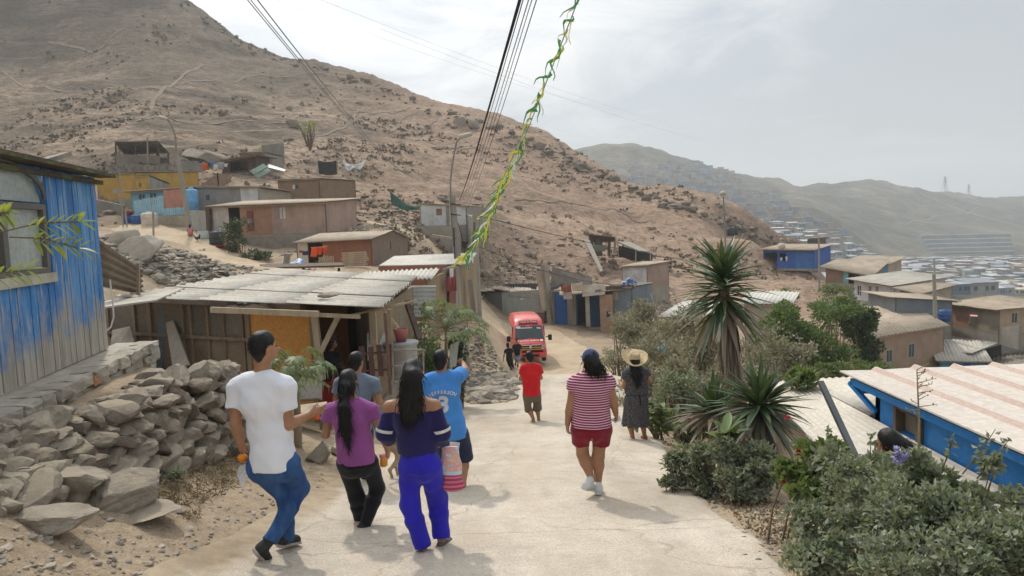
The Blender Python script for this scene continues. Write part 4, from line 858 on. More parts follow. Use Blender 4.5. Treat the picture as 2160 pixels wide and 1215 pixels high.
hut('blue_house','sky blue hut with sheet roof behind the teal hut',P(1790,592,84),P(1872,592,81),5,(hh(1790,552,592,84),hh(1872,556,592,81)),(2.6,2.4),LBLUE2,side=cmat('tan_side',(.42,.36,.26)),roof=CORRB,over=(.5,.4))
hut('white_house','white rendered house with three dark windows on the spur',P(1801,634,70),P(1886,640,64),5,(hh(1801,592,634,70),hh(1886,598,640,64)),(2.4,2.3),cmat('white_render',(.66,.65,.66)),roof=CORR,over=(.6,.5),ops=[('window',.5,1.25,.35,1.45,WHITEB),('window',2.2,2.8,.75,1.55,WHITEB),('window',3.3,3.85,.85,1.6,WHITEB)],found=1.0)
mb=MB();wallq(mb,P(1858,646,62)[:2],P(1893,644,60)[:2],P(1858,620,62)[2],P(1893,622,60)[2],P(1875,650,61)[2]-.3,.2);tag(mb.build('brick_wall',BRICKR),'low dark brick wall in front of the white rendered house','wall')
hut('beige_hut','beige board hut with buckled sheet roof right of the white house',P(1898,654,62),P(1940,650,60),3.5,(hh(1898,612,654,62),hh(1940,615,650,60)),(1.9,1.9),BEIGEW,roof=CORRB,over=(.5,.35))
hut('grey_hut','tall grey board hut with draped sheet and dark hole by the pole',P(1940,668,57),P(2008,684,52),4,(hh(1940,624,668,57),hh(2008,634,684,52)),(2.0,2.1),cmat('weathered_grey_board',(.34,.32,.28),stretch=(1,1,.2)),side=cmat('blue_grey_side',(.22,.25,.28)),roof=CORRB,over=(.5,.35),ops=[('hole',.5,.9,.4,1.2),('panel',1.5,2.4,.3,1.9,WOODGREY,cmat('blue_grey_board',(.27,.30,.33)),'board')])
bl=P(2008,688,55);br=P(2106,706,50)
hut('long_hut','long low brown hut with plain sheet roof at the far right',bl,br,3.6,(hh(2008,642,688,55),hh(2106,652,706,50)),(2.1,2.0),BEIGEW,side=cmat('tan_board',(.45,.35,.24)),roof=CORRB,over=(.5,.4),panels=[(0,1.9,ORW),(1.9,9,cmat('khaki_board',(.31,.26,.19)))],rops=[('window',.9,1.4,.8,1.6,BEIGEW)])
tank('barrel','bright blue barrel standing before the grey board hut','barrel',P(1992,678,50.5),.42,.85,PLB,2)
t=thing('wooden_table',P(2054,688,49),'rough wooden table with red top before the long brown hut','table')
mb=MB();mb.hexa([P(2046,668,49.5),P(2062,669,49),P(2062,666,50),P(2046,665,50.5)],[q+(0,0,.05)for q in(P(2046,668,49.5),P(2062,669,49),P(2062,666,50),P(2046,665,50.5))]);mb.build('tabletop',CL['pink'],t)
for x0,x1 in((2047,2044),(2061,2064),(2050,2049),(2058,2060)):post('leg',None,P(x1,684,49.3),P(x0,667,49.5),.08,WOODDARK,parent=t)
mb=MB();q=P(1924,668,58);wallq(mb,P(1918,676,58)[:2],P(1935,678,57)[:2],P(1918,648,58)[2],P(1935,648,57)[2],P(1926,680,58)[2],.5);tag(mb.build('block_pier',BLOCK),'pale concrete block pier below the beige board hut','pier')
hut('dark_shed','open dark shed cut by the right edge of the picture',P(2136,706,54),P(2200,712,52),5,(hh(2136,668,706,54),hh(2200,670,712,52)),(1.8,1.8),WOODDARK,roof=CORRB,over=(.4,.4),ops=[('hole',.2,2.2,0,1.2)])
mb=MB();wallq(mb,P(2112,714,49)[:2],P(2148,716,47)[:2],P(2112,690,49)[2],P(2148,686,47)[2],P(2130,720,48)[2]-.4,.2);tag(mb.build('block_wall',BLOCK),'grey block wall below the long brown hut','wall')
c_=P(1851,795,45);d_=P(1990,770,47.5);bkv=(P(1850,690,56)[:2]-c_[:2])
t=hut('brick_house','two-storey brown house with brick upper floor and white ground floor',c_,d_,8,(hh(1851,712,795,45),hh(1990,686,770,47.5)),(3.1,3.1),cmat('brown_brick_wall',(.36,.255,.185),bump=.4,bscale=30),roof=CORRB,over=(.35,.35),dvec=P(1790,655,54)[:2]-P(1852,700,45)[:2],pitch=.35,ops=[('window',.75,1.38,.75,1.65,TINGREY),('window',2.8,3.45,.85,1.85,TINGREY),('panel',0,4.4,-1.9,-.02,WHITEB,WHITEB,'ground_floor')],found=2.6)
t2=hut('ground_floor_annex','white ground floor under the brown brick storey with dark windows',P(1856,822,44.6),P(1960,806,46),3,(hh(1856,796,822,44.6),hh(1960,780,806,46)),(.9,.9),WHITEB,roof=None,ops=[('hole',2.1,2.9,.05,.75)])
t=thing('open_shed',P(2045,760,50),'grey sheet roof tipped up over a dark opening, far right','shed')
mb=MB();corr(mb,[P(1985,744,49),P(2050,745,46),P(2108,723,48),P(1988,708,56)],.3,.04,.02);mb.build('roof',CORR,t)
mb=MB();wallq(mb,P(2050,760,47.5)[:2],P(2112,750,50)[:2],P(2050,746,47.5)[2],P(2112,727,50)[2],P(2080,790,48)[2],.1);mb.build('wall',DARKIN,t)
hut('blue_house','small sky blue hut with patched grey roof below the brown house',P(1982,800,46.5),P(2078,800,45.5),3,(hh(1982,760,800,46.5),hh(2078,757,800,45.5)),(1.9,1.9),cmat('cyan_paint',(.08,.33,.52)),roof=CORR,over=(.5,.3),ops=[('window',.6,1.1,.35,1.0,BLUEB),('door',1.35,1.75,0,1.1,BLUEB,BLUEB),('window',2.3,2.7,.45,1.0,BLUEB)])
t=thing('open_shed',P(2130,790,46),'wide low grey corrugated roof at the right edge','shed')
mb=MB();corr(mb,[P(2076,795,43),P(2230,775,43),P(2230,732,50),P(2086,752,50)],.3,.04,.02);mb.build('roof',CORRD,t)
mb=MB();wallq(mb,P(2080,796,43.5)[:2],P(2230,780,43.5)[:2],P(2080,794,43.5)[2],P(2230,776,43.5)[2],P(2150,830,43.5)[2],.1);mb.build('wall',WOODDARK,t)
dz_=np.array([0,0,2.3]);hut('hut','half hidden hut with pale sheet roof between the bushes behind the yucca',P(1402,676,32)-dz_,P(1488,664,31)-dz_,3.2,(2.3,2.3),(2.6,2.5),BEIGEW,roof=CORRW)
hut('hut','half hidden hut with pale broken sheet roof in the greenery right of the yucca',P(1570,641,37)-dz_,P(1662,643,36)-dz_,3.,(2.3,2.3),(2.6,2.55),BEIGEW,roof=CORRW)
tank('barrel','light blue barrel half hidden by bushes beside the straw hat, right one','barrel',G(1402,749,14),.36,.62,PLLB,1,group='blue barrels in the bushes')
tank('barrel','light blue barrel half hidden by bushes beside the straw hat, left one','barrel',G(1371,748,14),.33,.5,PLB,1,group='blue barrels in the bushes')
def paint_wood():
 m,n,b=newmat('peeling_blue_boards')
 v=n.coords('Object');st=n.coords('Object',(2.2,2.2,.5))
 a=n.noise(st,3.0,8,.68);sep=n.new('ShaderNodeSeparateXYZ');n.link(v,sep.inputs[0])
 wood=n.ramp(n.noise(n.coords('Object',(9,9,.5)),2.2,6,.65),[(.3,(.24,.21,.17)),(.5,(.38,.335,.27)),(.72,(.47,.43,.36))])
 blue=n.ramp(n.noise(st,1.4,6,.6),[(.3,(.03,.12,.33)),(.5,(.05,.20,.47)),(.72,(.17,.36,.60))])
 hgt=n.math('MULTIPLY',n.math('SUBTRACT',sep.outputs[2],.30),.8)
 f=n.math('ADD',n.math('ADD',hgt,n.math('MULTIPLY',n.math('SUBTRACT',a,.5),1.1)),n.math('MULTIPLY',n.math('SUBTRACT',n.noise(v,1.6,6,.65),.5),1.7))
 f=n.ramp(f,[(.0,0.),(.42,1.)])
 col=n.mix(f,wood,blue)
 sc=n.ramp(n.noise(n.coords('Object',(5,5,.45),(2,1,0)),5,7,.7),[(.54,0.),(.62,.8)]);col=n.mix(sc,col,(.40,.39,.36))
 dk=n.ramp(n.noise(n.coords('Object',(6,6,.3),(5,1,0)),3,5,.6),[(.55,0.),(.75,.5)]);col=n.mix(dk,col,(.05,.06,.08))
 n.link(col,b.inputs['Base Color']);b.inputs['Roughness'].default_value=.7;b.inputs['Specular IOR Level'].default_value=.25
 setbump(n,b,n.math('ADD',a,n.math('MULTIPLY',f,.25)),.35,.01);return m
PB=paint_wood()
A0=P(-260,935,5.0);zc=P(229,735,9.0)[2]
A=np.array([*P(229,735,9.0)[:2],zc]);dirw=P(0,835,6.4)[:2]-A[:2];dirw/=np.linalg.norm(dirw);Lw=6.2
B=np.array([*(A[:2]+dirw*Lw),zc]);X=np.array([*(-dirw),0.]);N=np.array([X[1],-X[0],0.]);
if N[0]<0:N=-N
Zv=np.array([0,0,1.])
hutL=thing('wooden_hut',(A+B)/2,'weathered blue plank hut with arched window on a brick plinth','hut')
topz=P(200,378,9.0)[2]+.02;Hw=topz-zc
def wu(px,py):
 d=ray(px,py);nn=N;t_=((A-CAM)@nn)/(d@nn);q=CAM+d*t_;return float((q-A)@(-X)),float(q[2]-zc)
u1,v1=wu(105,575);u0s,v0s=wu(103,432);ue,_=wu(-150,560);ub,vt=wu(84,412);uc,va=wu(0,374)
WU0,WU1,WV0,WV1=u1,u1+1.75,v1,v0s
brd=MB();u=0.;k=0
while u<Lw:
 w=.135;p=A-X*(u+w/2)
 def bb(z0,z1):brd.box(p+Zv*((z0+z1)/2)-N*(.012+.004*((k*7)%3)),(w-.008,.024,z1-z0),axes=(X,N,Zv))
 if u+w<WU0 or u>WU1:bb(0,Hw)
 else:bb(0,WV0);None
 u+=w;k+=1
brd.build('wall',PB,hutL)
mb=MB();cW=A-X*((WU0+WU1)/2);aw=(WU1-WU0)/2
n_=24;
for i in range(n_):
 s0,s1=-1+2*i/n_,-1+2*(i+1)/n_;z0,z1=[WV1+.06+.33*math.sqrt(max(0,1-s*s))for s in(s0,s1)]
 q=lambda s,z:cW+X*(-s*(-aw))*1+Zv*z
 f4=[q(s0,min(z0,Hw-.02)),q(s1,min(z1,Hw-.02)),q(s1,Hw),q(s0,Hw)]
 mb.hexa([p_-N*.03 for p_ in f4],[p_+N*.0 for p_ in f4])
mb.hexa([A-Zv*0-X*0-N*.03-X*0,A-N*2.6,A-N*2.6+Zv*(Hw-.15),A-N*.03+Zv*Hw],[q_-X*.03 for q_ in(A-N*.03,A-N*2.6,A-N*2.6+Zv*(Hw-.15),A-N*.03+Zv*Hw)])
mb.build('spandrel',PB,hutL)
for nm,off,s in(('wall',Lw,0),):
 mb=MB();e=B;mb.hexa([e-N*.03,e-N*2.6,e-N*2.6+Zv*(Hw-.15),e-N*.03+Zv*Hw],[q_+X*.03 for q_ in(e-N*.03,e-N*2.6,e-N*2.6+Zv*(Hw-.15),e-N*.03+Zv*Hw)])
 mb.hexa([A-N*2.6,B-N*2.6,B-N*2.63,A-N*2.63],[q_+Zv*(Hw-.15)for q_ in(A-N*2.6,B-N*2.6,B-N*2.63,A-N*2.63)]);mb.build('wall',WOODGREY,hutL)
GLASSY=mk('dusty_glass',(.30,.35,.33),(.38,.42,.40),1.2,.25,.0,spec=.5)
FRW=cmat('greyish_window_frame',(.16,.15,.14))
mb=MB()
for(du,dz,w,h)in((WU0+.035,(WV0+WV1)/2,.07,WV1-WV0),(WU1-.035,(WV0+WV1)/2,.07,WV1-WV0),((WU0+WU1)/2,WV0+.03,WU1-WU0-.14,.06),((WU0+WU1)/2,WV1-.03,WU1-WU0-.14,.06),((WU0+WU1)/2+.0,(WV0+WV1)/2,.09,WV1-WV0-.12)):mb.box(A-X*du+Zv*dz-N*.012,(w,.06,h),axes=(X,N,Zv))
pts=[cW+X*(aw*math.cos(a))+Zv*(WV1+.06+.33*math.sin(a))+N*.012 for a in np.linspace(0,math.pi,22)];mb.tube(pts,.022,6)
wd=mb.build('window',FRW,hutL)
mb=MB();mb.box(cW+Zv*(WV0+WV1)/2-N*.04,(WU1-WU0-.1,.012,WV1-WV0-.08),axes=(X,N,Zv));mb.build('pane',GLASSY,wd)
mb=MB();
for i in range(n_):
 s0,s1=-1+2*i/n_,-1+2*(i+1)/n_;f4=[cW+X*aw*s+Zv*z for s,z in((s0,WV1+.02),(s1,WV1+.02),(s1,WV1+.06+.33*math.sqrt(max(0,1-s1*s1))),(s0,WV1+.06+.33*math.sqrt(max(0,1-s0*s0))))]
 mb.hexa([p_-N*.05 for p_ in f4],[p_-N*.036 for p_ in f4])
mb.build('arched_pane',GLASSY,wd)
mb=MB();mb.box(A-X*(WU0+WU1)/2+Zv*(WV0-.05)+N*.012,(WU1-WU0+.16,.05,.10),axes=(X,N,Zv));mb.build('sill',mk('bare_light_wood',(.50,.46,.38),None,4,.8),wd)
MOSS=mk('mossy_dark_board',(.085,.065,.045),(.12,.13,.05),4,.9,.5,14,lo=.5,hi=.6)
mb=MB()
for i,(o_,z_,l0)in enumerate(((.10,.02,-.16),(-.02,.05,-.05),(-.3,.08,-.12),(-.9,.05,-.14),(-1.5,.01,-.1),(-2.1,-.03,-.12))):
 mb.bar(A+N*o_-X*l0+Zv*(Hw+z_)*1.,B+N*o_+Zv*(Hw+z_+.03),.34 if i else.2,.03,up=Zv)
mb.bar(A+N*.04+X*.12+Zv*(Hw-.06),B+N*.04+Zv*(Hw-.06),.04,.05)
mb.build('roof',MOSS,hutL)
a,b=P(105,342,8.4),P(140,322,8.0);mb=MB();mb.bar(P(80,345,7.9),P(142,325,8.2),.16,.05);tag(mb.build('plank',WOODGREY),'loose plank lying tilted on the blue hut roof','plank')
def brickmat():
 m,n,b=newmat('plastered_blocks');v=n.coords('Object');g=n.new('ShaderNodeNewGeometry')
 col=n.ramp(g.outputs['Random Per Island'],[(0,(.33,.295,.24)),(.5,(.40,.36,.30)),(.94,(.44,.395,.325)),(.95,(.42,.20,.10)),(1,(.45,.22,.11))],'LINEAR')
 f=n.noise(v,5,8,.7);col=n.mix(.65,col,n.ramp(f,[(.3,.55),(.5,1.),(.7,1.25)]),'MULTIPLY')
 n.link(col,b.inputs['Base Color']);b.inputs['Roughness'].default_value=.93;b.inputs['Specular IOR Level'].default_value=.1;setbump(n,b,f,.7,.03);return m
BRK=brickmat();rr=random.Random(12)
pl=thing('brick_plinth',(A+B)/2-(0,0,.5),'grey plastered block plinth with one bare orange brick, under the blue hut','plinth')
def roughbox(mb,c,size,axes,j=.012,m=0,seg=3):
 c=np.asarray(c,float);s=np.asarray(size,float)/2;nx=seg;vs=[];ix={}
 for i in range(nx+1):
  for jj in range(nx+1):
   for k_ in range(nx+1):
    if 0<i<nx and 0<jj<nx and 0<k_<nx:continue
    u=np.array([i,jj,k_])/nx*2-1;r_=np.sum(np.abs(u)>.99)
    sh=1-(.07 if r_>=2 else 0)*min(1,.12/max(s.min(),.03))
    ix[(i,jj,k_)]=len(vs);q=u*s*sh+np.array([rr.uniform(-j,j)for _ in range(3)]);vs.append(c+q[0]*np.asarray(axes[0])+q[1]*np.asarray(axes[1])+q[2]*np.asarray(axes[2]))
 fs=[]
 for ax in range(3):
  for side in(0,nx):
   for a_ in range(nx):
    for b_ in range(nx):
     def key(p,q):
      kk=[0,0,0];kk[ax]=side;o=[w for w in range(3)if w!=ax];kk[o[0]]=p;kk[o[1]]=q;return ix[tuple(kk)]
     f4=(key(a_,b_),key(a_+1,b_),key(a_+1,b_+1),key(a_,b_+1))
     if(side==0)!=(ax==1):f4=f4[::-1]
     fs.append(f4)
 mb.add(vs,fs,m,False)
blk=MB();lw=.42
for row in range(3):
 u=-.55-(row%2)*.2
 while u<Lw:
  w=rr.uniform(.30,.46);
  if u+w<-.62:u+=w;continue
  z=-.09-row*.15;o=.44-row*.03+rr.uniform(-.02,.02)
  if row==2 and u>0 and rr.random()<.15:u+=w;continue
  roughbox(blk,A-X*(u+w/2)+N*(o-.13)+Zv*(z+.02),(w-.012,.28,.14),(X,N,Zv),.010);u+=w
blk.build('blocks',BRK,pl)
d_=ray(203,800);A_=A+N*.418;t_=((A_-CAM)@N)/(d_@N);mb=MB();roughbox(mb,CAM+d_*t_,(.25,.07,.11),(X,N,Zv),.006);mb.build('brick',mk('orange_brick',(.46,.21,.11),(.38,.18,.10),5,.9,.4,30),pl)
mb=MB();p0=A+X*.55;p1=B
for i in range(14):
 a_,b_=lerp(p0,p1,i/14),lerp(p0,p1,(i+1)/14);o0=.40+rr.uniform(-.03,.03)
 mb.hexa([a_-N*.1-Zv*.55,b_-N*.1-Zv*.40,b_+N*.2-Zv*.40,a_+N*.2-Zv*.40],[a_-N*.1-Zv*.012,b_-N*.1-Zv*.012,b_+N*.42-Zv*.02,a_+N*o0-Zv*.02])
mb.build('mortar_top',mk('worn_mortar',(.43,.39,.325),(.34,.305,.25),2,.93,.6,12),pl)
def stonemat(name,c0,c1,c2):
 m,n,b=newmat(name);v=n.coords('Object');g=n.new('ShaderNodeNewGeometry')
 col=n.ramp(g.outputs['Random Per Island'],[(0,c0),(.5,c1),(1,c2)])
 f=n.noise(v,6,9,.72,.3);col=n.mix(.75,col,n.ramp(f,[(.28,.5),(.5,1.),(.7,1.3)]),'MULTIPLY')
 up=n.new('ShaderNodeSeparateXYZ');n.link(g.outputs['Normal'],up.inputs[0]);f2=n.noise(v,2.3,5,.6)
 du=n.math('MULTIPLY',n.ramp(up.outputs[2],[(.45,0.),(.95,1.)]),n.ramp(f2,[(.4,.15),(.65,.8)]));col=n.mix(du,col,(.44,.365,.265))
 n.link(col,b.inputs['Base Color']);b.inputs['Roughness'].default_value=.93;b.inputs['Specular IOR Level'].default_value=.12
 setbump(n,b,n.math('ADD',f,n.math('MULTIPLY',n.noise(v,30,5,.7),.3)),.8,.035);return m
STONE=stonemat('field_stone',(.17,.14,.11),(.25,.21,.165),(.33,.285,.23))
def rock(mb,c,size,seed,rot=None,m=0,cuts=9,sub=3,smooth=False,rough=.05):
 r_=np.random.default_rng(seed);n0=_ICO[sub]
 V=n0[0].copy();planes=r_.normal(size=(cuts,3));planes/=np.linalg.norm(planes,axis=1)[:,None];d=r_.uniform(.40,.80,cuts)
 for p_,dd in zip(planes,d):
  s=V@p_;k_=s>dd;V[k_]-=(s[k_]-dd)[:,None]*p_
 V*=1+rough*(np.sin(V@r_.normal(size=(3,1))*6+r_.uniform(0,6))+.5*np.sin(V@r_.normal(size=(3,1))*13+r_.uniform(0,6)))+r_.normal(size=(len(V),1))*.012
 V=V*np.asarray(size)
 if rot is not None:V=V@np.array(rot).T
 mb.add(V+np.asarray(c),n0[1],m,smooth)
def _ico(s):
 bm=bmesh.new();bmesh.ops.create_icosphere(bm,subdivisions=s,radius=1);V=np.array([v.co[:]for v in bm.verts]);Fc=[tuple(v.index for v in f.verts)for f in bm.faces];bm.free();return V,Fc
_ICO={s:_ico(s)for s in(1,2,3,4)}
def rotm(rx,ry,rz):
 from mathutils import Euler
 return np.array(Euler((rx,ry,rz)).to_matrix())
foot_l=[(-60,1075,4.5),(0,1050,4.75),(140,1035,5.3),(300,1010,6.2),(420,975,7.4),(500,945,8.5)]
crest_l=[(-60,925,5.3),(0,905,5.55),(140,880,6.0),(270,835,6.6),(350,790,7.5),(470,768,8.6)]
fl=np.array([P(*a)for a in foot_l]);clv=np.array([P(*a)for a in crest_l])
for a_ in fl:a_[2]=H(a_[0],a_[1])-.05
tt=np.linspace(0,1,len(fl))
def wallpt(u,v):
 f_=np.array([np.interp(u,tt,fl[:,i])for i in range(3)]);c_2=np.array([np.interp(u,tt,clv[:,i])for i in range(3)])
 return f_*(1-v)+c_2*v
mb=MB();rw=random.Random(21);sd_=100
v=0.0
rows=7
for r_i in range(rows):
 u=0.
 while u<1.0:
  sz=rw.uniform(.09,.23)*(1.15-.35*r_i/rows);L_=4.9;du=sz*2*rw.uniform(.75,1.0)/L_
  p_=wallpt(min(u+du/2,1),(r_i+.5+rw.uniform(-.18,.18))/rows)
  tng=wallpt(min(u+.03,1),.5)-wallpt(max(u-.03,0),.5);yaw=math.atan2(tng[1],tng[0])
  sd_+=1;hgt_=np.linalg.norm(wallpt(u,1)-wallpt(u,0))/rows
  rock(mb,p_+np.array([rw.uniform(-.04,.04),rw.uniform(-.04,.04),0]),(sz*1.28,rw.uniform(.16,.24),hgt_*rw.uniform(.66,.95)),sd_,rotm(rw.uniform(-.3,.3),rw.uniform(-.45,.25),yaw+rw.uniform(-.25,.25)),0,10,3)
  u+=du*.9
for k in range(70):
 u=rw.random();p_=wallpt(u,1)+np.array([-rw.uniform(.0,.5),rw.uniform(0,.3),rw.uniform(-.22,-.04)]);sd_+=1
 s=rw.uniform(.05,.15);rock(mb,p_,(s*1.5,s*1.2,s*.6),sd_,rotm(rw.uniform(-.3,.3),rw.uniform(-.3,.3),rw.uniform(0,6)),0,9,3)
e0f,e0c=fl[-1],clv[-1];e1=P(478,770,11.2)
for r_i in range(6):
 for k in range(9):
  w_=k/8;base_=lerp(e0f,np.array([e1[0]+.15,e1[1],H(e1[0]+.3,e1[1])]),w_);top_=lerp(e0c,e1,w_);p_=lerp(base_,top_,(r_i+.5)/6);sd_+=1;s=rw.uniform(.12,.2)
  rock(mb,p_,(s*1.1,s*1.3,.12),sd_,rotm(rw.uniform(-.3,.3),rw.uniform(-.3,.3),rw.uniform(-.4,.4)),0,9,3)
core=MB();nU=12
for i in range(nU):
 ua,ub_=i/nU,(i+1)/nU;q=[wallpt(ua,0),wallpt(ub_,0),wallpt(ub_,.93),wallpt(ua,.93)];bk_=np.array([-1.3,.5,0])
 core.hexa([p_+np.array([-.10,.06,-.1])for p_ in q],[p_+bk_+(0,0,-.1 if j<2 else 0)for j,p_ in enumerate(q)])
sw=mb.build('stone_wall',STONE);tag(sw,'dry-stone retaining wall of grey angular rocks below the blue hut','wall')
c2=core.build('earth_core',GROUND,sw)
at=c2.data.attributes.new('hill','FLOAT','POINT');at=c2.data.attributes.new('red','FLOAT','POINT')
for(px,py,D,sx,sy,sz,rz,lab)in((90,1000,5.0,.42,.30,.15,.25,'flat grey boulder at the left edge, tilted up to the wall'),(225,1030,5.3,.42,.28,.20,.1,'largest angular boulder at the foot of the stone wall'),(70,1085,4.5,.36,.26,.10,.0,'low slab boulder half sunk at the left edge'),(285,1082,5.35,.30,.24,.07,.3,'pale sunlit slab boulder right of the largest one'),(640,1000,9.0,.0,0,0,0,''),(670,950,9.6,.22,.2,.22,.5,'sunlit rock at the foot of the papaya by the road'),(720,945,9.8,.2,.18,.15,1,'smaller rock beside the rock at the papaya foot'),(30,985,5.2,.3,.22,.14,.5,'small dark boulder at the left edge against the wall'),(300,540,27.,.62,.5,.42,.3,'smooth round pale boulder on the scree below the track'),(278,515,29.,.55,.45,.4,.7,'round boulder just behind the smooth pale one on the scree')):
 if not lab:continue
 q=G(px,py+(sz*.8*F/D if D<20 else 6),2.5 if D<20 else 18)+np.array([0,sy*.5 if D<20 else 0,0]);mb=MB();sd_+=1;q[2]=H(q[0],q[1])+sz*(.35 if D<20 else.5)
 rock(mb,q,(sx,sy,sz),sd_,rotm(.1,-.12,rz),0,11 if D<20 else 4,4,D>20,.03);o=mb.build('boulder',STONE if D<20 else mk('pale_boulder',(.42,.37,.30),(.33,.29,.235),2,.9,.4,8));tag(o,lab,'boulder')
for(px,py,D,sx,sy,sz,lab)in((622,268,118,1.2,1.0,.9,'dark boulder beside a bush high on the slope'),(970,262,176,1.1,1,1.3,'round boulder standing on the ridge line, left of the pair'),(998,268,174,1.1,1,1.3,'round boulder standing on the ridge line, right of the pair'),(445,340,78,2.2,1.5,1.2,'big dark outcrop boulder above the long grey hut')):
 q=G(px,py);q=P(px,py,D)if q is None else q;mb=MB();sd_+=1;rock(mb,q+(0,0,sz*.4),(sx*1.3,sy*1.3,sz),sd_,rotm(.1,.1,.4),0,8,3);tag(mb.build('boulder',STONE),lab,'boulder')
PLYO=mk('orange_ply',(.70,.34,.09),(.62,.30,.08),1.2,.8,.15,60,dirt=(.33,.17,.06),damt=.35);PLYB=mk('brown_ply',(.31,.225,.15),(.25,.18,.12),1.2,.85,.2,60,dirt=(.34,.29,.23),dscale=.9,damt=.4);PLYT=mk('tan_ply',(.36,.27,.17),(.28,.205,.13),1.5,.85,.2,40,(1,1,.3),dirt=(.2,.17,.13),damt=.5)
NL,NR,FR_,FL_=P(248,626,13.6),P(803,652,12.0),P(881,590,17.2),P(588,571,20.5)
sh=thing('plywood_shack',lerp(NL,FR_,.5)-(0,0,2.3),'plywood shack with wide pale corrugated roof and one orange panel','shack')
floorz=-1.95
mb=MB();nsh=4
for k in range(nsh):
 v0,v1=k/nsh,(k+1)/nsh+.02
 c_l,c_r=lerp(NL,FL_,v0),lerp(NR,FR_,v0);d_l,d_r=lerp(NL,FL_,min(v1,1)),lerp(NR,FR_,min(v1,1));dz_=np.array([0,0,.02*(k%2)+.012*k])
 ns=3
 for s in range(ns):
  w0,w1=s/ns,(s+1)/ns+.02;jl=rr.uniform(-.12,.12)if s==0 else 0
  q=[lerp(c_l,c_r,w0),lerp(c_l,c_r,min(w1,1)),lerp(d_l,d_r,min(w1,1)),lerp(d_l,d_r,w0)]
  e_=(q[1]-q[0])/np.linalg.norm(q[1]-q[0]);q[0]=q[0]+e_*jl;q[3]=q[3]+e_*jl
  corr(mb,[p_+dz_+np.array([0,0,.014*s])for p_ in q],.34,.034,.012,0,1,0,k,True)
mb.build('roof',CORR,sh)
for px,py,D,s,lab in((700,630,12.9,.17,'flat stone weighing down the near edge of the big roof'),(358,608,15.,.09,'small stone lying on the left of the big roof'),(620,590,17.5,.06,'dark pebble lying in the middle of the big roof')):
 q=P(px,py,D);mb=MB();sd_+=1;rock(mb,q+(0,0,.07),(s*1.6,s*.7,s*.35),sd_,rotm(0,0,.2),0,8,2);tag(mb.build('stone',STONE),lab,'stone')
wz0=floorz;W0=P(205,640,14.4);W1=P(657,652,13.0);W2=P(752,655,14.6);ez=lambda p:p[2]-.16
a2,b2=W0[:2],W1[:2];Lf=np.linalg.norm(b2-a2);ux2=(b2-a2)/Lf;nf=np.array([-ux2[1],ux2[0]])
def fu(px):
 d=ray(px,720);return float(((d[0]*a2[1]-d[1]*a2[0]))/(-d[0]*ux2[1]+d[1]*ux2[0]))
uo=fu(528);zt0,zt1=ez(NL)+.05,ez(NR)+.05
ztop=lambda u:zt0+(zt1-zt0)*u/Lf
for(u0,u1,m,z0_,z1_)in((0,uo,PLYB,0,.72),(0,uo,mk('grey_ply',(.22,.195,.16),(.17,.15,.125),1.2,.85,.2,50),.74,1.),(uo,Lf,PLYO,0,1.)):
 mb=MB();p0,p1=a2+ux2*u0,a2+ux2*u1;h0_,h1_=ztop(u0)-wz0,ztop(u1)-wz0
 if z1_<1:wallq(mb,p0,p1,wz0+h0_*z1_,wz0+h1_*z1_,wz0-.6,.03,(),0,nf)
 else:wallq(mb,p0,p1,wz0+h0_,wz0+h1_,(wz0-.6 if z0_==0 else wz0+h0_*z0_,wz0-.6 if z0_==0 else wz0+h1_*z0_),.03,(),0,nf)
 mb.build('wall_panel',m,sh)
mb=MB();rz_=np.array([0,0,1.])
for px in(235,290,322,392,408,443,476,516,527):
 u=fu(px);p_=a2+ux2*u-nf*.03;mb.box((*p_,(wz0+ztop(u))/2),(.055 if px not in(322,527)else.09,.05,ztop(u)-wz0),axes=((*ux2,0),(*nf,0),rz_))
p0,p1=a2-nf*.05,a2+ux2*uo-nf*.05;mb.bar((*p0,wz0+(zt0-wz0)*.73),(*p1,wz0+(ztop(uo)-wz0)*.73),.05,.06)
mb.build('stud',WOOD,sh)
mb=MB();mb.bar(P(345,640,14.0),P(340,790,14.0),.11,.11);mb.build('pipe_post',cmat('blue_grey_post',(.20,.25,.28)),sh)
mb=MB();mb.bar(P(445,651,12.6)-(0,0,.02),P(672,660,12.2)-(0,0,.02),.06,.10);mb.bar(P(620,662,12.3),P(760,668,12.3),.05,.07);mb.build('beam',WOODPALE,sh)
for(x0,y0,x1,y1,D,w,m,nm)in((680,800,662,655,12.5,.13,WOODPALE,'post'),(672,752,716,662,12.5,.10,WOODPALE,'brace'),(828,800,821,652,12.4,.07,WOOD,'post'),(840,692,808,652,12.6,.05,WOODPALE,'brace'),(740,665,880,634,13.2,.05,WOODPALE,'brace')):post(nm,None,P(x0,y0,D),P(x1,y1,D),w,m,parent=sh)
in0,in1=P(640,690,15.0),P(735,690,14.8);inz=floorz
mb=MB();wallq(mb,in0[:2],in1[:2],.18,.18,inz-.5,.05,[(.0,.02,0,.1)]);mb.build('inner_wall',mk('orange_brown_ply',(.36,.17,.06),(.30,.14,.05),1.2,.85,.2,50),sh)
mb=MB();wallq(mb,W1[:2],in0[:2],.2,.2,inz-.5,.05);mb.build('return_wall',PLYB,sh)
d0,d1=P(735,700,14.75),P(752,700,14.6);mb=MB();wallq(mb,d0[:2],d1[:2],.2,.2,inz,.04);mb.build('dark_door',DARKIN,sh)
s0=P(752,700,14.5);s1=P(788,700,13.2);mb=MB();wallq(mb,s0[:2],s1[:2],.16,.16,inz-.4,.05,[(.1,.3,1.3,1.5)]);mb.build('grey_panel_wall',WOODGREY,sh)
mb=MB();mb.bar((*s1[:2],inz-.3),(*s1[:2],.16),.12,.12);mb.build('corner_post',WOODPALE,sh)
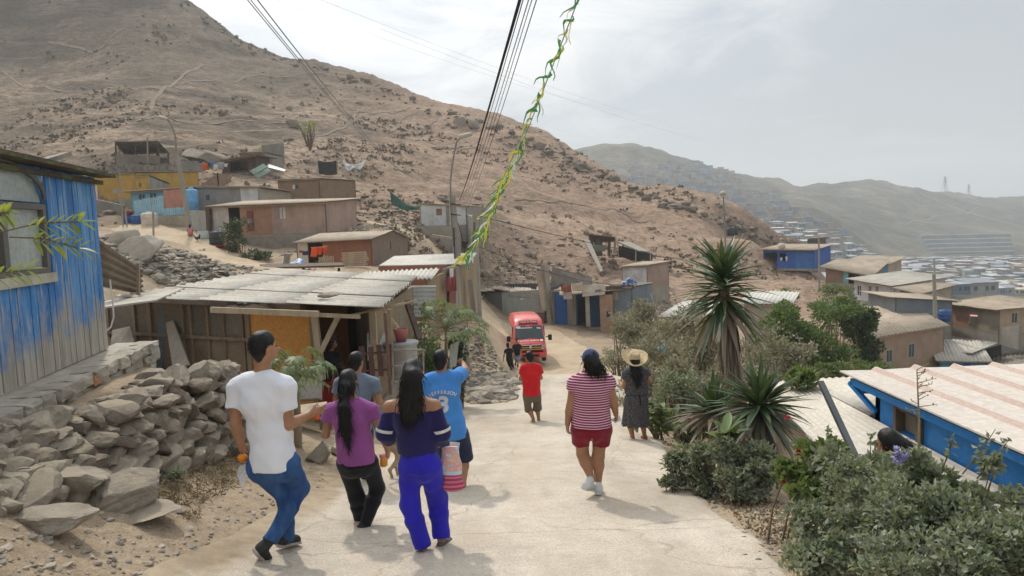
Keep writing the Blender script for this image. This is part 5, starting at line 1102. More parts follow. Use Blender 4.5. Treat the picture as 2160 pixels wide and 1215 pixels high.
r1=P(870,640,17.6);mb=MB();wallq(mb,s1[:2],r1[:2],.10,.22,inz-.5,.05);mb.build('side_wall',PLYT,sh)
mb=MB();wallq(mb,s1[:2]+(.07,-.03),r1[:2]+(.07,-.03),inz+.35,inz+.35,inz-.6,.06);mb.build('concrete_base',CONC,sh)
mb=MB();wallq(mb,W0[:2],P(560,600,21)[:2],.3,.45,inz-.4,.05);wallq(mb,P(560,600,21)[:2],r1[:2],.4,.2,inz-.6,.05);mb.build('back_wall',PLYB,sh)
mb=MB();mb.hexa([(*W0[:2],inz-.4),(*s1[:2],inz-.4),(*r1[:2],inz-.4),(*P(560,600,21)[:2],inz-.4)],[(*W0[:2],inz),(*s1[:2],inz),(*r1[:2],inz),(*P(560,600,21)[:2],inz)]);mb.build('floor',mk('earth_floor',(.30,.235,.165),(.22,.17,.12),2,.95,.4,12),sh)
slab('board','grey fibre board with a batten leaning at the foot of the shack, far left','board',[P(232,762,13.2),P(300,775,13.0),P(275,690,13.7),P(238,698,13.8)],.05,WOODGREY)
slab('plank','pale wide plank leaning steeply on the brown ply wall','plank',[P(366,778,13.2),P(400,770,13.1),P(366,676,13.85),P(351,682,13.9)],.04,mk('pale_plank',(.50,.45,.38),(.40,.36,.30),3,.9,.3,20,(1,1,.3)))
slab('board','whitish painted panel leaning on the tan side wall of the shack','panel',[P(778,760,12.9),P(816,745,13.8),P(810,683,14.4),P(776,702,13.3)],.05,mk('whitish_panel',(.56,.56,.55),(.40,.40,.39),1.5,.8,.3,14,(1,1,.3),dirt=(.22,.2,.18)))
picket('picket_fence','short dark brown picket fence before the shack porch',P(768,795,12.2),P(822,792,12.3),.5,.52,mk('dark_picket',(.13,.07,.055),None,5,.85,.3,20),.13,.09,15,rails=(.2,.8))
t=thing('wire_gate',P(855,840,12.2),'pale metal framed wire gate beside the dark gate post','gate');GM=mk('gate_metal',(.36,.35,.32),(.26,.22,.18),4,.6,.2,20,metal=.3)
mb=MB()
for p_,q_ in(((826,738),(893,738)),((893,738),(893,790)),((826,772),(893,774)),((830,805),(893,803)),((828,738),(829,815)),((893,790),(893,815))):mb.bar(P(*p_,12.3),P(*q_,12.3),.03,.03)
mb.build('frame',GM,t);mb=MB()
for i in range(12):mb.tube([P(830+i*5.6,738,12.3),P(830+i*5.6,812,12.3)],.003,3)
mb.build('wire_mesh',GM,t)
post('gate_post','rusty dark steel gate post in front of the shack',P(824,832,12.1),P(812,660,12.1),.06,mk('rust_post',(.12,.075,.06),(.2,.11,.08),6,.8,.3,30),'post')
mb=MB();mb.lathe(P(850,795,13.8),[(.30,0),(.30,.06),(.27,.10),(.30,.14),(.30,.32),(.27,.36),(.30,.40),(.30,.62),(.34,.66),(.34,.70)],20);tag(mb.build('drum',ZINC),'grey steel drum under the pink bucket beside the shack','drum')
q=P(850,795,13.8)+(0,0,.70);t=thing('bucket',q,'dusty pink bucket standing on the steel drum','bucket');mb=MB();mb.lathe(q,[(.10,0),(.135,.20),(.15,.24),(.15,.26),(.135,.26),(.10,.03)],18);mb.build('body',PLP,t);mb=MB();mb.tube([q+(.14*math.cos(a),0,.25+.07*math.sin(a))for a in np.linspace(0,math.pi,10)],.005,5);mb.build('handle',GM,t)
post('pipe','thin grey pipe standing upright behind the pink bucket',P(849,722,14.4),P(842,640,14.6),.05,GM,'pipe')
post('timber','leaning brown timber prop against the tin wall of the back hut',P(885,716,14.8),P(858,636,15.4),.11,WOODDARK,'timber')
mb=MB();mb.hexa([P(600,880,10.6),P(688,872,10.4),P(690,852,11.0),P(610,862,11.2)],[q+(0,0,.04)for q in(P(600,880,10.6),P(688,872,10.4),P(690,852,11.0),P(610,862,11.2))])
t=thing('bench',P(645,905,10.8),'pale plank bench half hidden behind the papaya plant','bench');mb.build('seat',WOODPALE,t)
for x in(615,680):post('leg',None,P(x,905,10.8),P(x,872,10.8),.08,WOODGREY,parent=t)
slab('block','pale concrete slab wall behind the papaya leaves','wall',[P(560,850,11.6),P(676,842,11.5),P(676,790,11.7),P(560,797,11.8)],.15,CONC)
slab('white_board','white leaning board beside the foot of the power pole, left one','board',[P(948,775,17),P(962,772,17),P(968,718,17.2),P(950,728,17.2)],.04,WHITEB,'white boards by the pole')
slab('white_board','white leaning board beside the foot of the power pole, right one','board',[P(966,770,17.3),P(976,760,17.3),P(985,690,17.6),P(970,705,17.5)],.04,WHITEB,'white boards by the pole')
t=thing('tin_hut',P(930,640,27),'tan board hut with two pale sheet roofs behind the plywood shack','hut')
mb=MB();corr(mb,[P(800,561,28),P(988,557,25.5),P(1006,534,30),P(832,541,33)],.2,.03,.014,along=True);mb.build('roof',CORRW,t)
mb=MB();corr(mb,[P(772,590,23.5),P(912,588,22),P(928,566,25),P(770,574,27)],.2,.035,.014);mb.build('roof',CORRW,t)
for(x0,D0,x1,D1,yt0,yt1,yb,m,nm)in((902,22.5,938,24,590,575,680,PLYT,'wall'),(938,24,972,26,566,560,672,WOODGREY,'wall'),(972,26,1006,31,560,537,660,PLYT,'wall'),(800,28,940,25.8,562,560,640,RBW,'wall')):
 mb=MB();wallq(mb,P(x0,600,D0)[:2],P(x1,600,D1)[:2],P(x0,yt0,D0)[2],P(x1,yt1,D1)[2],P(x0,yb,D0)[2]-.6,.06);mb.build(nm,m,t)
mb=MB();mb.hexa([P(946,640,24.2),P(960,640,25.0),P(960,566,25.0),P(946,568,24.2)],[q+(.03,-.04,0)for q in(P(946,640,24.2),P(960,640,25.0),P(960,566,25.0),P(946,568,24.2))]);mb.build('door',DOORR,t)
mb=MB();mb.hexa([P(948,600,24.15),P(955,600,24.6),P(955,566,24.6),P(948,567,24.15)],[q+(.03,-.06,0)for q in(P(948,600,24.15),P(955,600,24.6),P(955,566,24.6),P(948,567,24.15))]);mb.build('curtain',CL['white'],t)
picket('picket_fence','small red picket fence at the door of the tan board hut',P(943,615,23.6),P(962,614,24.2),.5,.5,mk('red_picket',(.30,.06,.06),None,4,.8),.1,.06,31)
c_=[P(866,668,17.8),P(918,672,19.5),P(918,605,19.5),P(858,607,17.8)];mb=MB();corr(mb,c_,.12,.02,.01,along=True);tag(mb.build('tin_wall',ZINC),'grey zinc corrugated sheet wall beside the big roof','wall')
slab('plank','pale bar lying on the edge of the zinc wall','plank',[P(862,606,17.6),P(918,605,19.3),P(918,602,19.3),P(862,603,17.6)],.05,WHITEB)
for i,(x0,y0,x1,y1,w)in enumerate(((975,660,968,560,.3),(1000,664,992,590,.22))):post('board',['upright grey board beside the second pole, left one','upright grey board beside the second pole, right one'][i],P(x0,y0,27),P(x1,y1,27),w,WOODGREY,'board','boards by the second pole')
mb=MB();c_=[P(200,602,12.8),P(300,622,14.5),P(299,568,14.7),P(201,500,12.6)];corr(mb,c_,.14,.03,.012,along=True);t=tag(mb.build('corrugated_fence',mk('brown_sheet_fence',(.235,.18,.13),(.16,.12,.09),.9,.85,.2,20,dirt=(.32,.27,.21),damt=.3)),'brown corrugated sheet fence leaning behind the blue hut','fence')
for x,y0,y1 in((292,622,555),(238,610,535)):post('stud',None,P(x,y0,13.9),P(x,y1,13.9),.06,WOOD,parent=t)
mb=MB();mb.tube([P(232,590,10),P(238,640,10),P(240,668,10),P(234,690,10),P(222,700,10)],.012,6);tag(mb.build('cable',CL['white']),'loose pale cable hanging beside the blue hut corner','cable')
slab('roof_sheet','pale loose roof sheets lying left of the big roof, near edge','sheet',[P(215,650,11.8),P(330,634,12.6),P(390,608,15),P(222,636,13.5)],.03,CORR)
def nrmz(a):a=np.asarray(a,float);return a/(np.linalg.norm(a)+1e-12)
def snoise(X,Y,Z,f,s=0.):
 a=np.sin(X*f+s+1.3*np.sin(Y*f*.83+s*2))+np.sin(Y*f*1.13+s*1.7+1.1*np.sin(Z*f*.71+s))+np.sin(Z*f*.93+s*.6+1.2*np.sin(X*f*1.21+s*3))
 return a/3
class Sdf:
 def __init__(s,h):s.h=h;s.ops=[]
 def seg(s,a,b,ra,rb=None,side=None,k=.03,flat=False):
  rb=ra if rb is None else rb;a=np.asarray(a,float);b=np.asarray(b,float)
  wa,da=(ra,ra)if np.isscalar(ra)else ra;wb,db=(rb,rb)if np.isscalar(rb)else rb
  R_=max(wa,da,wb,db);ba=b-a;L2=ba@ba+1e-12;L=math.sqrt(L2)
  sd=None
  if side is not None:
   sd=np.asarray(side,float);sd=sd-ba*(sd@ba)/L2;sd=nrmz(sd)
  def f(X,Y,Z):
   qx,qy,qz=X-a[0],Y-a[1],Z-a[2]
   tr=(qx*ba[0]+qy*ba[1]+qz*ba[2])/L2;t=np.clip(tr,0,1)
   qx,qy,qz=qx-t*ba[0],qy-t*ba[1],qz-t*ba[2]
   w=wa+(wb-wa)*t;dp=da+(db-da)*t
   if sd is None:d=np.sqrt(qx*qx+qy*qy+qz*qz)-w
   else:
    u=qx*sd[0]+qy*sd[1]+qz*sd[2];v2=np.maximum(qx*qx+qy*qy+qz*qz-u*u,0)
    d=(np.sqrt((u/w)**2+v2/dp**2)-1)*np.minimum(w,dp)
   if flat:d=np.maximum(d,np.maximum(-tr,tr-1)*L)
   return d
  s.ops.append(('u',f,np.minimum(a,b)-R_,np.maximum(a,b)+R_,k));return s
 def ell(s,c,r,ax=None,k=.02,op='u'):
  c=np.asarray(c,float);r=np.asarray(r,float);ax=np.eye(3)if ax is None else np.asarray(ax,float)
  ext=np.sqrt(((ax*r[:,None])**2).sum(0))
  def f(X,Y,Z):
   q=[(X-c[0])*ax[i][0]+(Y-c[1])*ax[i][1]+(Z-c[2])*ax[i][2]for i in range(3)]
   n=np.sqrt(sum((q[i]/r[i])**2 for i in range(3)));return(n-1)*r.min()
  s.ops.append((op,f,c-ext,c+ext,k));return s
 def cut(s,p,n):
  p=np.asarray(p,float);n=nrmz(n);s.ops.append(('c',lambda X,Y,Z:(X-p[0])*n[0]+(Y-p[1])*n[1]+(Z-p[2])*n[2],None,None,0));return s
 def disp(s,fn):s.ops.append(('d',fn,None,None,0));return s
 def mesh(s):
  h=s.h;us=[o for o in s.ops if o[0]=='u']
  lo=np.min([o[2]for o in us],0)-3*h-.01;hi=np.max([o[3]for o in us],0)+3*h+.01
  n=np.ceil((hi-lo)/h).astype(int)+1;x,y,z=[lo[i]+h*np.arange(n[i])for i in range(3)]
  Dd=np.full(n,.08,np.float32)
  for op,f,a,b,k in s.ops:
   if op in 'us':
    m=.05+k
    i0=np.clip(((a-m-lo)/h).astype(int),0,n-1);i1=np.clip(((b+m-lo)/h).astype(int)+2,1,n)
    sl=tuple(slice(p,q)for p,q in zip(i0,i1))
    d=f(x[sl[0]][:,None,None],y[sl[1]][None,:,None],z[sl[2]][None,None,:]);e=Dd[sl]
    if op=='u':
     hh_=np.maximum(k-np.abs(d-e),0)/max(k,1e-6);Dd[sl]=np.minimum(d,e)-hh_*hh_*k*.25
    else:Dd[sl]=np.maximum(e,-d)
   elif op=='c':Dd=np.maximum(Dd,f(x[:,None,None],y[None,:,None],z[None,None,:]))
   else:Dd=Dd+f(x[:,None,None],y[None,:,None],z[None,None,:])
  ins=Dd<0
  c=[ins[i:n[0]-1+i,j:n[1]-1+j,k:n[2]-1+k]for i in(0,1)for j in(0,1)for k in(0,1)]
  cnt=sum(q.astype(np.int8)for q in c);act=(cnt>0)&(cnt<8)
  idx=np.full(act.shape,-1,np.int64);I=np.argwhere(act);idx[act]=np.arange(len(I))
  S=np.zeros((len(I),3));N_=np.zeros(len(I))
  off=[(i,j,k)for i in(0,1)for j in(0,1)for k in(0,1)]
  val={o:Dd[I[:,0]+o[0],I[:,1]+o[1],I[:,2]+o[2]].astype(float)for o in off}
  for o in off:
   for ax in range(3):
    if o[ax]==0:
     p=list(o);p[ax]=1;p=tuple(p);v0,v1=val[o],val[p];m=(v0<0)!=(v1<0)
     t=np.where(m,v0/(v0-v1+1e-20),0);q=np.tile(np.array(o,float),(len(I),1));q[:,ax]+=t
     S[m]+=q[m];N_[m]+=1
  V=lo+(I+S/np.maximum(N_,1)[:,None])*h
  Fq=[]
  for ax in range(3):
   o1,o2=[a for a in range(3)if a!=ax]
   sa=[slice(0,-1)]*3;sb=[slice(0,-1)]*3;sa=[slice(0,n[i]-1)for i in range(3)]
   A_=ins[tuple(slice(0,n[i]-1)for i in range(3))];sh=[slice(0,n[i]-1)for i in range(3)];sh[ax]=slice(1,n[ax]);B_=ins[tuple(sh)]
   E=np.argwhere(A_!=B_);E=E[(E[:,o1]>0)&(E[:,o2]>0)]
   fl=A_[E[:,0],E[:,1],E[:,2]]
   def g(d1,d2):q=E.copy();q[:,o1]-=d1;q[:,o2]-=d2;return idx[q[:,0],q[:,1],q[:,2]]
   q4=np.stack([g(0,0),g(1,0),g(1,1),g(0,1)],1);w=fl if ax!=1 else~fl
   q4[~w]=q4[~w][:,::-1];Fq.append(q4)
  Fq=np.concatenate(Fq);Fq=Fq[(Fq>=0).all(1)]
  return V,Fq
 def build(s,name,mats,parent=None,smooth=1,matfn=None):
  V,Fq=s.mesh()
  for _ in range(smooth):
   acc=np.zeros_like(V);w=np.zeros(len(V))
   for a,b in((0,1),(1,2),(2,3),(3,0)):
    np.add.at(acc,Fq[:,a],V[Fq[:,b]]);np.add.at(w,Fq[:,a],1);np.add.at(acc,Fq[:,b],V[Fq[:,a]]);np.add.at(w,Fq[:,b],1)
   V=V*.5+.5*acc/np.maximum(w,1)[:,None]
  vol=np.einsum('ij,ij->i',V[Fq[:,0]],np.cross(V[Fq[:,1]],V[Fq[:,2]])).sum()+np.einsum('ij,ij->i',V[Fq[:,0]],np.cross(V[Fq[:,2]],V[Fq[:,3]])).sum()
  if vol<0:Fq=Fq[:,::-1]
  mb=MB();mb.v=[V];mb.n=len(V);mb.f=[tuple(q)for q in Fq.tolist()];mb.s=[True]*len(Fq)
  mb.m=[0]*len(Fq)if matfn is None else[int(a)for a in matfn(V[Fq].mean(1))]
  return mb.build(name,mats,parent)
def skinmat(name,c):
 m,n,b=newmat(name);v=n.coords('Object')
 col=n.ramp(n.noise(v,9,5),[(.3,tuple(a*.86 for a in c)),(.7,tuple(min(1,a*1.1)for a in c))]);n.link(col,b.inputs['Base Color'])
 b.inputs['Roughness'].default_value=.5;b.inputs['Specular IOR Level'].default_value=.35;b.inputs['Subsurface Weight'].default_value=.08;b.inputs['Subsurface Radius'].default_value=(.02,.008,.005);b.inputs['Subsurface Scale'].default_value=.3
 setbump(n,b,n.noise(v,160,3),.06,.002);MATS[name]=m;return m
SKIN=skinmat('skin_warm',(.36,.185,.105));SKIN2=skinmat('skin_brown',(.29,.145,.085))
def hairmat():
 m,n,b=newmat('black_hair');v=n.coords('Object',(1,1,.12));f=n.noise(v,95,4,.65)
 n.link(n.ramp(f,[(.35,(.003,.0027,.0027)),(.55,(.007,.006,.0055)),(.75,(.020,.016,.014))]),b.inputs['Base Color']);b.inputs['Roughness'].default_value=.46;b.inputs['Specular IOR Level'].default_value=.32
 setbump(n,b,f,.7,.008);return m
HAIR=hairmat()
def clothmat(name,c,weave=260,bump=.15,var=.2,big=3.5,rough=.88):
 m,n,b=newmat(name);v=n.coords('Object');a=n.noise(v,big,5,.6)
 col=n.ramp(a,[(.3,tuple(x*(1-var)for x in c)),(.7,tuple(min(1,x*(1+var*.5))for x in c))]);n.link(col,b.inputs['Base Color']);b.inputs['Roughness'].default_value=rough;b.inputs['Specular IOR Level'].default_value=.18
 b.inputs['Sheen Weight'].default_value=.15
 w=n.noise(v,weave,2);fold=n.noise(n.coords('Object',(1,1,.55)),11,4,.6,.6)
 setbump(n,b,n.math('ADD',n.math('MULTIPLY',w,.08),fold),bump*2.2,.02);MATS[name]=m;return m
def denim(name,c,c2):
 m,n,b=newmat(name);v=n.coords('Object',(1,1,.5));a=n.noise(v,6,7,.65);col=n.ramp(a,[(.35,c),(.68,c2)]);g=n.noise(n.coords('Object'),240,2);col=n.mix(.4,col,n.ramp(g,[(.3,.6),(.7,1.4)]),'MULTIPLY')
 n.link(col,b.inputs['Base Color']);b.inputs['Roughness'].default_value=.85;b.inputs['Specular IOR Level'].default_value=.15;setbump(n,b,n.noise(n.coords('Object',(1,1,.7)),13,4,.6,.8),.4,.02);return m
CM=dict(white=clothmat('white_tee',(.74,.75,.80),var=.05),jeans=denim('blue_jeans',(.022,.055,.16),(.06,.14,.32)),purple=clothmat('purple_tee',(.30,.085,.27)),black=clothmat('black_trousers',(.010,.010,.013),bump=.2),navy=clothmat('navy_blouse',(.018,.015,.085)),royal=clothmat('royal_blue_trousers',(.025,.02,.42),bump=.25),jersey=clothmat('blue_jersey',(.065,.26,.66)),navyshort=clothmat('navy_shorts',(.02,.028,.07)),greytee=clothmat('blue_grey_tee',(.16,.20,.26)),maroon=clothmat('maroon_shorts',(.20,.010,.025)),red=clothmat('red_tee',(.62,.015,.02)),khaki=clothmat('khaki_shorts',(.15,.115,.08)),blackt=clothmat('black_top',(.012,.011,.012)),denimlight=denim('light_denim',(.12,.17,.25),(.25,.32,.42)),darkred=clothmat('dark_red_skirt',(.25,.02,.02)),coral=clothmat('coral_shorts',(.5,.18,.16)))
def stripemat():
 m,n,b=newmat('striped_top');v=n.coords('Object');s=n.new('ShaderNodeSeparateXYZ');n.link(v,s.inputs[0])
 wob=n.math('MULTIPLY',n.math('SUBTRACT',n.noise(v,4,3),.5),.02);z=n.math('ADD',n.math('ADD',s.outputs[2],n.math('MULTIPLY',s.outputs[0],.03)),wob)
 f=n.math('FRACT',n.math('MULTIPLY',z,41.));st=n.ramp(f,[(0,0.),(.64,0.),(.69,1.),(.95,1.),(1.,0.)])
 n.link(n.mix(st,(.24,.03,.085),(.72,.55,.60)),b.inputs['Base Color']);b.inputs['Roughness'].default_value=.88;b.inputs['Specular IOR Level'].default_value=.15;setbump(n,b,n.noise(v,12,4,.6,.5),.3,.02);return m
STRIPE=stripemat()
def dotmat():
 m,n,b=newmat('speckled_dress');v=n.coords('Object');w=n.new('ShaderNodeTexVoronoi');w.inputs['Scale'].default_value=48;n.link(v,w.inputs['Vector'])
 n.link(n.ramp(w.outputs['Distance'],[(.2,(.20,.19,.19)),(.36,(.045,.042,.047))]),b.inputs['Base Color']);b.inputs['Roughness'].default_value=.88;setbump(n,b,n.noise(n.coords('Object',(1,1,.3)),9,3),.4,.02);return m
DOTS=dotmat()
SHOEB=mk('black_shoe',(.02,.02,.022),(.035,.033,.033),8,.7,.3,60);SOLEW=mk('pale_sole',(.50,.46,.42),(.36,.32,.28),8,.8,.3,40);SOLEG=mk('grey_sole',(.16,.135,.12),(.11,.095,.085),8,.8,.3,40);CROC=mk('taupe_clog',(.125,.10,.085),(.09,.075,.065),8,.7,.2,40);SHOEW=mk('white_canvas_shoe',(.66,.68,.68),(.52,.53,.52),8,.8,.3,60);MAROONS=mk('dusty_red_shoe',(.24,.07,.06),(.18,.06,.055),8,.7,.2,50)
EYEM=mk('dark_eye',(.02,.012,.01),None,2,.2,0,spec=.6)
def person(D,J,label,h=.011,skin=None,sc=1.,hw=.155,ww=.13,cw=.165,dp=.105,head=(0,0),limb=1.,arm=1.,belly=0.,legw=1.,curlL=.5,curlR=.5,group=None):
 p=type('P',(),{})();p.D=D;p.h=h;p.sc=sc;p.limb=limb;p.arm=arm;p.legw=legw
 p.J={k:P(v[0],v[1],D+(v[2]if len(v)>2 else 0))for k,v in J.items()};j=p.J
 p.S=nrmz(j['shR']-j['shL']);p.hipc=(j['hipL']+j['hipR'])/2;p.shc=(j['shL']+j['shR'])/2
 p.U=nrmz(j['neck']-p.hipc);p.F=nrmz(np.cross(p.U,p.S));p.Sh=nrmz(j['hipR']-j['hipL'])
 p.hw,p.ww,p.cw,p.dp,p.belly=hw,ww,cw,dp,belly
 base=(j['heL']+j['heR'])/2;base=np.array([base[0],base[1],min(j['heL'][2],j['toL'][2],j['heR'][2],j['toR'][2])])
 p.t=thing('person',base,label,'person',group);p.skin=skin or SKIN
 yaw,pit=head;Fh=p.F*math.cos(yaw)+p.S*math.sin(yaw);Sh_=p.S*math.cos(yaw)-p.F*math.sin(yaw);Uh=nrmz(np.array([0,0,1.])*.7+p.U*.3)
 Fh=nrmz(Fh-Uh*(Fh@Uh));Sh_=np.cross(Fh,Uh);Fh,Uh=Fh*math.cos(pit)+Uh*math.sin(pit),Uh*math.cos(pit)-Fh*math.sin(pit)
 p.hR,p.hF,p.hU=Sh_,Fh,Uh;p.hc=j['head'];p.curl=(curlL,curlR)
 return p
def torso_chain(p):
 j=p.J;w=lerp(p.hipc,p.shc,.40)+p.F*.0;ch=lerp(p.hipc,p.shc,.80)
 return[(p.hipc-p.U*.02-p.F*.015,(p.hw*p.sc,p.dp*1.12*p.sc)),(w,(p.ww*p.sc,(p.dp*.92+p.belly*.5)*p.sc)),(ch,(p.cw*p.sc,p.dp*1.05*p.sc)),(lerp(p.shc,j['neck'],.25),(p.cw*.88*p.sc,p.dp*.72*p.sc))]
def add_torso(S_,p,inf,lo=None,k=.05):
 c=torso_chain(p)
 for(a,ra),(b,rb)in zip(c[:-1],c[1:]):S_.seg(a,b,(ra[0]+inf,ra[1]+inf),(rb[0]+inf,rb[1]+inf),p.S,k)
 for s in 'LR':S_.seg(lerp(p.shc,p.J['neck'],.35),p.J['sh'+s],.062*p.sc+inf*.9,.056*p.sc*p.arm+inf*.9,None,k)
def hand(S_,p,w,d,n,sgn,curl,h):
 s=.95*p.sc;d=nrmz(d);n=nrmz(n-d*(n@d));t=np.cross(d,n)*sgn;r0=max(.0085,h*.8)
 S_.seg(w,w+d*.075*s,(.030*s,.019*s),(.037*s,.016*s),t,.015)
 for i,L_ in enumerate((.070,.078,.072,.056)):
  b=w+d*.078*s+t*(.027-.018*i)*s;a_=curl*(1+.12*i)+.08*i;q=b
  for q_,l_ in enumerate((.42,.33,.25)):
   an=a_*(q_+.6);v=d*math.cos(an)+n*math.sin(an);e=q+v*L_*l_*s*1.25;S_.seg(q,e,r0*(1-.1*q_),r0*(.92-.1*q_),None,.004);q=e
 b=w+d*.02*s+t*.028*s;v=nrmz(d*.75+t*.6+n*.35);e=b+v*.038*s;S_.seg(b,e,r0*1.35,r0*1.15,None,.012);v=nrmz(d*.95+t*.12+n*(.25+curl*.5));S_.seg(e,e+v*.034*s,r0*1.1,r0*.9,None,.004)
def add_leg(S_,p,s,ra,rk,rc,ran,k=.03,frac=1.,inf=0.,flat=False):
 j=p.J;hp,kn,an=j['hip'+s],j['kn'+s],j['an'+s];hp=hp-p.U*.03
 f1=min(1,frac*2);e1=lerp(hp,kn,f1)
 S_.seg(hp,e1,ra+inf,ra+(rk-ra)*f1+inf,None,k,flat and frac<=.5)
 if frac>.5:
  f2=frac*2-1;m=lerp(kn,an,.32);back=-nrmz(np.cross(nrmz(an-kn),p.S))*0
  if f2>=.99:
   S_.seg(kn,m,rk+inf,rc+inf,None,k);S_.seg(m,an,rc+inf,ran+inf,None,k,flat)
  else:S_.seg(kn,lerp(kn,an,f2),rk+inf,lerp(rk,rc,min(1,f2*3))+inf,None,k,flat)
def body(p,hands=True,feet=True):
 j=p.J;S_=Sdf(p.h);L_=p.limb*p.sc
 add_torso(S_,p,0.)
 for s in 'LR':
  aw=p.arm*p.sc
  S_.seg(j['sh'+s],j['el'+s],.053*aw,.040*aw,None,.03);S_.seg(j['el'+s],lerp(j['el'+s],j['wr'+s],.3),.040*aw,.041*aw,None,.02);S_.seg(lerp(j['el'+s],j['wr'+s],.3),j['wr'+s],.041*aw,.027*aw,None,.02)
  add_leg(S_,p,s,.082*p.legw*p.sc,.056*p.legw*p.sc,.054*p.legw*p.sc,.034*p.sc)
  if feet:
   he,to,an=j['he'+s],j['to'+s],j['an'+s];f=nrmz(to-he);n=an-he;n=nrmz(n-f*(n@f));sd=np.cross(f,n)
   S_.seg(an,he+n*.035+f*.02,.034*p.sc,.030*p.sc,None,.02);S_.seg(he+n*.03+f*.02,to-f*.03+n*.022,(.032,.026),(.040,.018),sd,.02)
  if hands:
   d=j.get('fi'+s);d=j['wr'+s]+nrmz(j['wr'+s]-j['el'+s])*.1 if d is None else d
   pn=p.S*(1 if s=='L' else-1)*.8+p.F*.3
   hand(S_,p,j['wr'+s],d-j['wr'+s],pn,-1 if s=='L' else 1,p.curl[0 if s=='L' else 1],p.h)
 c,R_,F_,U_=p.hc,p.hR,p.hF,p.hU;q=p.sc
 S_.seg(c-U_*.05-F_*.018,j['neck']-p.U*.02,.054*q,.060*q,None,.03)
 S_.ell(c+U_*.012-F_*.008,np.array([.075,.094,.098])*q,(R_,F_,U_),.02);S_.ell(c+F_*.028-U_*.062,np.array([.056,.066,.060])*q,(R_,F_,U_),.03)
 S_.seg(c+F_*.086-U_*.008,c+F_*.106-U_*.042,.009*q,.014*q,None,.012)
 for sg in(-1,1):
  S_.ell(c+R_*sg*.076-U_*.014-F_*.006,np.array([.011,.024,.033])*q,(R_,nrmz(F_-R_*sg*.3),U_),.008)
  S_.ell(c+R_*sg*.031+F_*.096-U_*.006,np.array([.016,.012,.010])*q,(R_,F_,U_),0,'s')
 S_.ell(c+F_*.086-U_*.075,np.array([.024,.012,.010])*q,(R_,F_,U_),.008)
 o=S_.build('body',p.skin,p.t)
 for sg in(-1,1):
  mb=MB();mb.add(_ICO[1][0]*.009*q+(c+R_*sg*.031+F_*.080-U_*.006),_ICO[1][1],0,True);mb.build('eye',EYEM,p.t)
 return o
def fold(p,amp,f=22,seed=1.,zs=.45):
 o=p.hipc
 return lambda X,Y,Z:amp*(snoise((X-o[0]),(Y-o[1]),(Z-o[2])*zs,f,seed)+.6*snoise((X-o[0])+.3*(Z-o[2]),(Y-o[1]),(Z-o[2])*1.3,f*1.9,seed+3))
def tee(p,mat,hem,sleeve=.5,inf=.018,name='shirt',amp=.005,flare=.0,seed=1.,neck=True,sl_inf=.016,build=True):
 S_=Sdf(p.h);j=p.J;add_torso(S_,p,inf);c=torso_chain(p)[0]
 e=p.hipc-p.U*(hem+.06);S_.seg(p.hipc+p.U*.08,e,(c[1][0]*.98+inf,c[1][1]*.96+inf+.01),(c[1][0]+inf+.008+flare,c[1][1]+inf+.026+flare),p.S,.05)
 S_.cut(p.hipc-p.U*hem,-p.U)
 for s in 'LR':
  aw=.053*p.arm*p.sc+sl_inf;b=lerp(j['sh'+s],j['el'+s],sleeve);S_.seg(lerp(j['sh'+s],j['el'+s],-.02),b,aw,aw+.008,None,.035,True)
 S_.ell(j['neck']+p.U*.055+p.F*.01,(.074*p.sc,.074*p.sc,.075),(p.S,p.F,p.U),0,'s')if neck else None
 S_.disp(fold(p,amp*1.9,16,seed));return S_.build(name,mat,p.t)
def trousers(p,mat,rise=.06,frac=1.,inf=.016,hemr=None,name='trousers',amp=.006,seed=2.,kn=None,thigh=None,zs=.5,pel=.006,notch=None):
 S_=Sdf(p.h);j=p.J;c=torso_chain(p);
 S_.seg(p.hipc+p.U*rise,p.hipc-p.U*.05-p.F*.012,(lerp(c[0][1],c[1][1],.35)[0]+pel,lerp(c[0][1],c[1][1],.3)[1]+pel),(c[0][1][0]+pel,c[0][1][1]+pel+.008),p.S,.05,True)
 S_.seg(p.hipc+p.U*.01-p.F*.006,p.hipc-p.U*.035-p.F*.012,(c[0][1][0]+pel,c[0][1][1]+pel+.006),None,p.S,.05)
 for s in 'LR':
  S_.ell(j['hip'+s]*.75+p.hipc*.25-p.F*.045-p.U*.065,np.array([.080,.062,.085])*p.sc,(p.S,p.F,p.U),.035)
  t_=(.082*p.legw*p.sc+inf)if thigh is None else thigh;k_=(.056*p.legw*p.sc+inf)if kn is None else kn
  hr=(.034*p.sc+inf+.012)if hemr is None else hemr
  hp=j['hip'+s]-p.U*.03
  if frac<=.5:S_.seg(hp,lerp(hp,j['kn'+s],frac*2),t_,t_*1.0 if hemr is None else hr,None,.04,True)
  elif frac<.98:S_.seg(hp,j['kn'+s],t_,k_,None,.04);S_.seg(j['kn'+s],lerp(j['kn'+s],j['an'+s],frac*2-1),k_,hr,None,.04,True)
  else:S_.seg(hp,j['kn'+s],t_,k_,None,.022);m=lerp(j['kn'+s],j['an'+s],.35);S_.seg(j['kn'+s],m,k_,lerp(k_,hr,.3)+.002,None,.04);S_.seg(m,lerp(j['kn'+s],j['an'+s],1.04),lerp(k_,hr,.3)+.002,hr,None,.03,True)
 if notch:S_.ell(p.hipc-p.U*notch,(.020,.25,.085),(p.S,p.F,p.U),0,'s')
 S_.disp(fold(p,amp,19,seed,zs));return S_.build(name,mat,p.t)
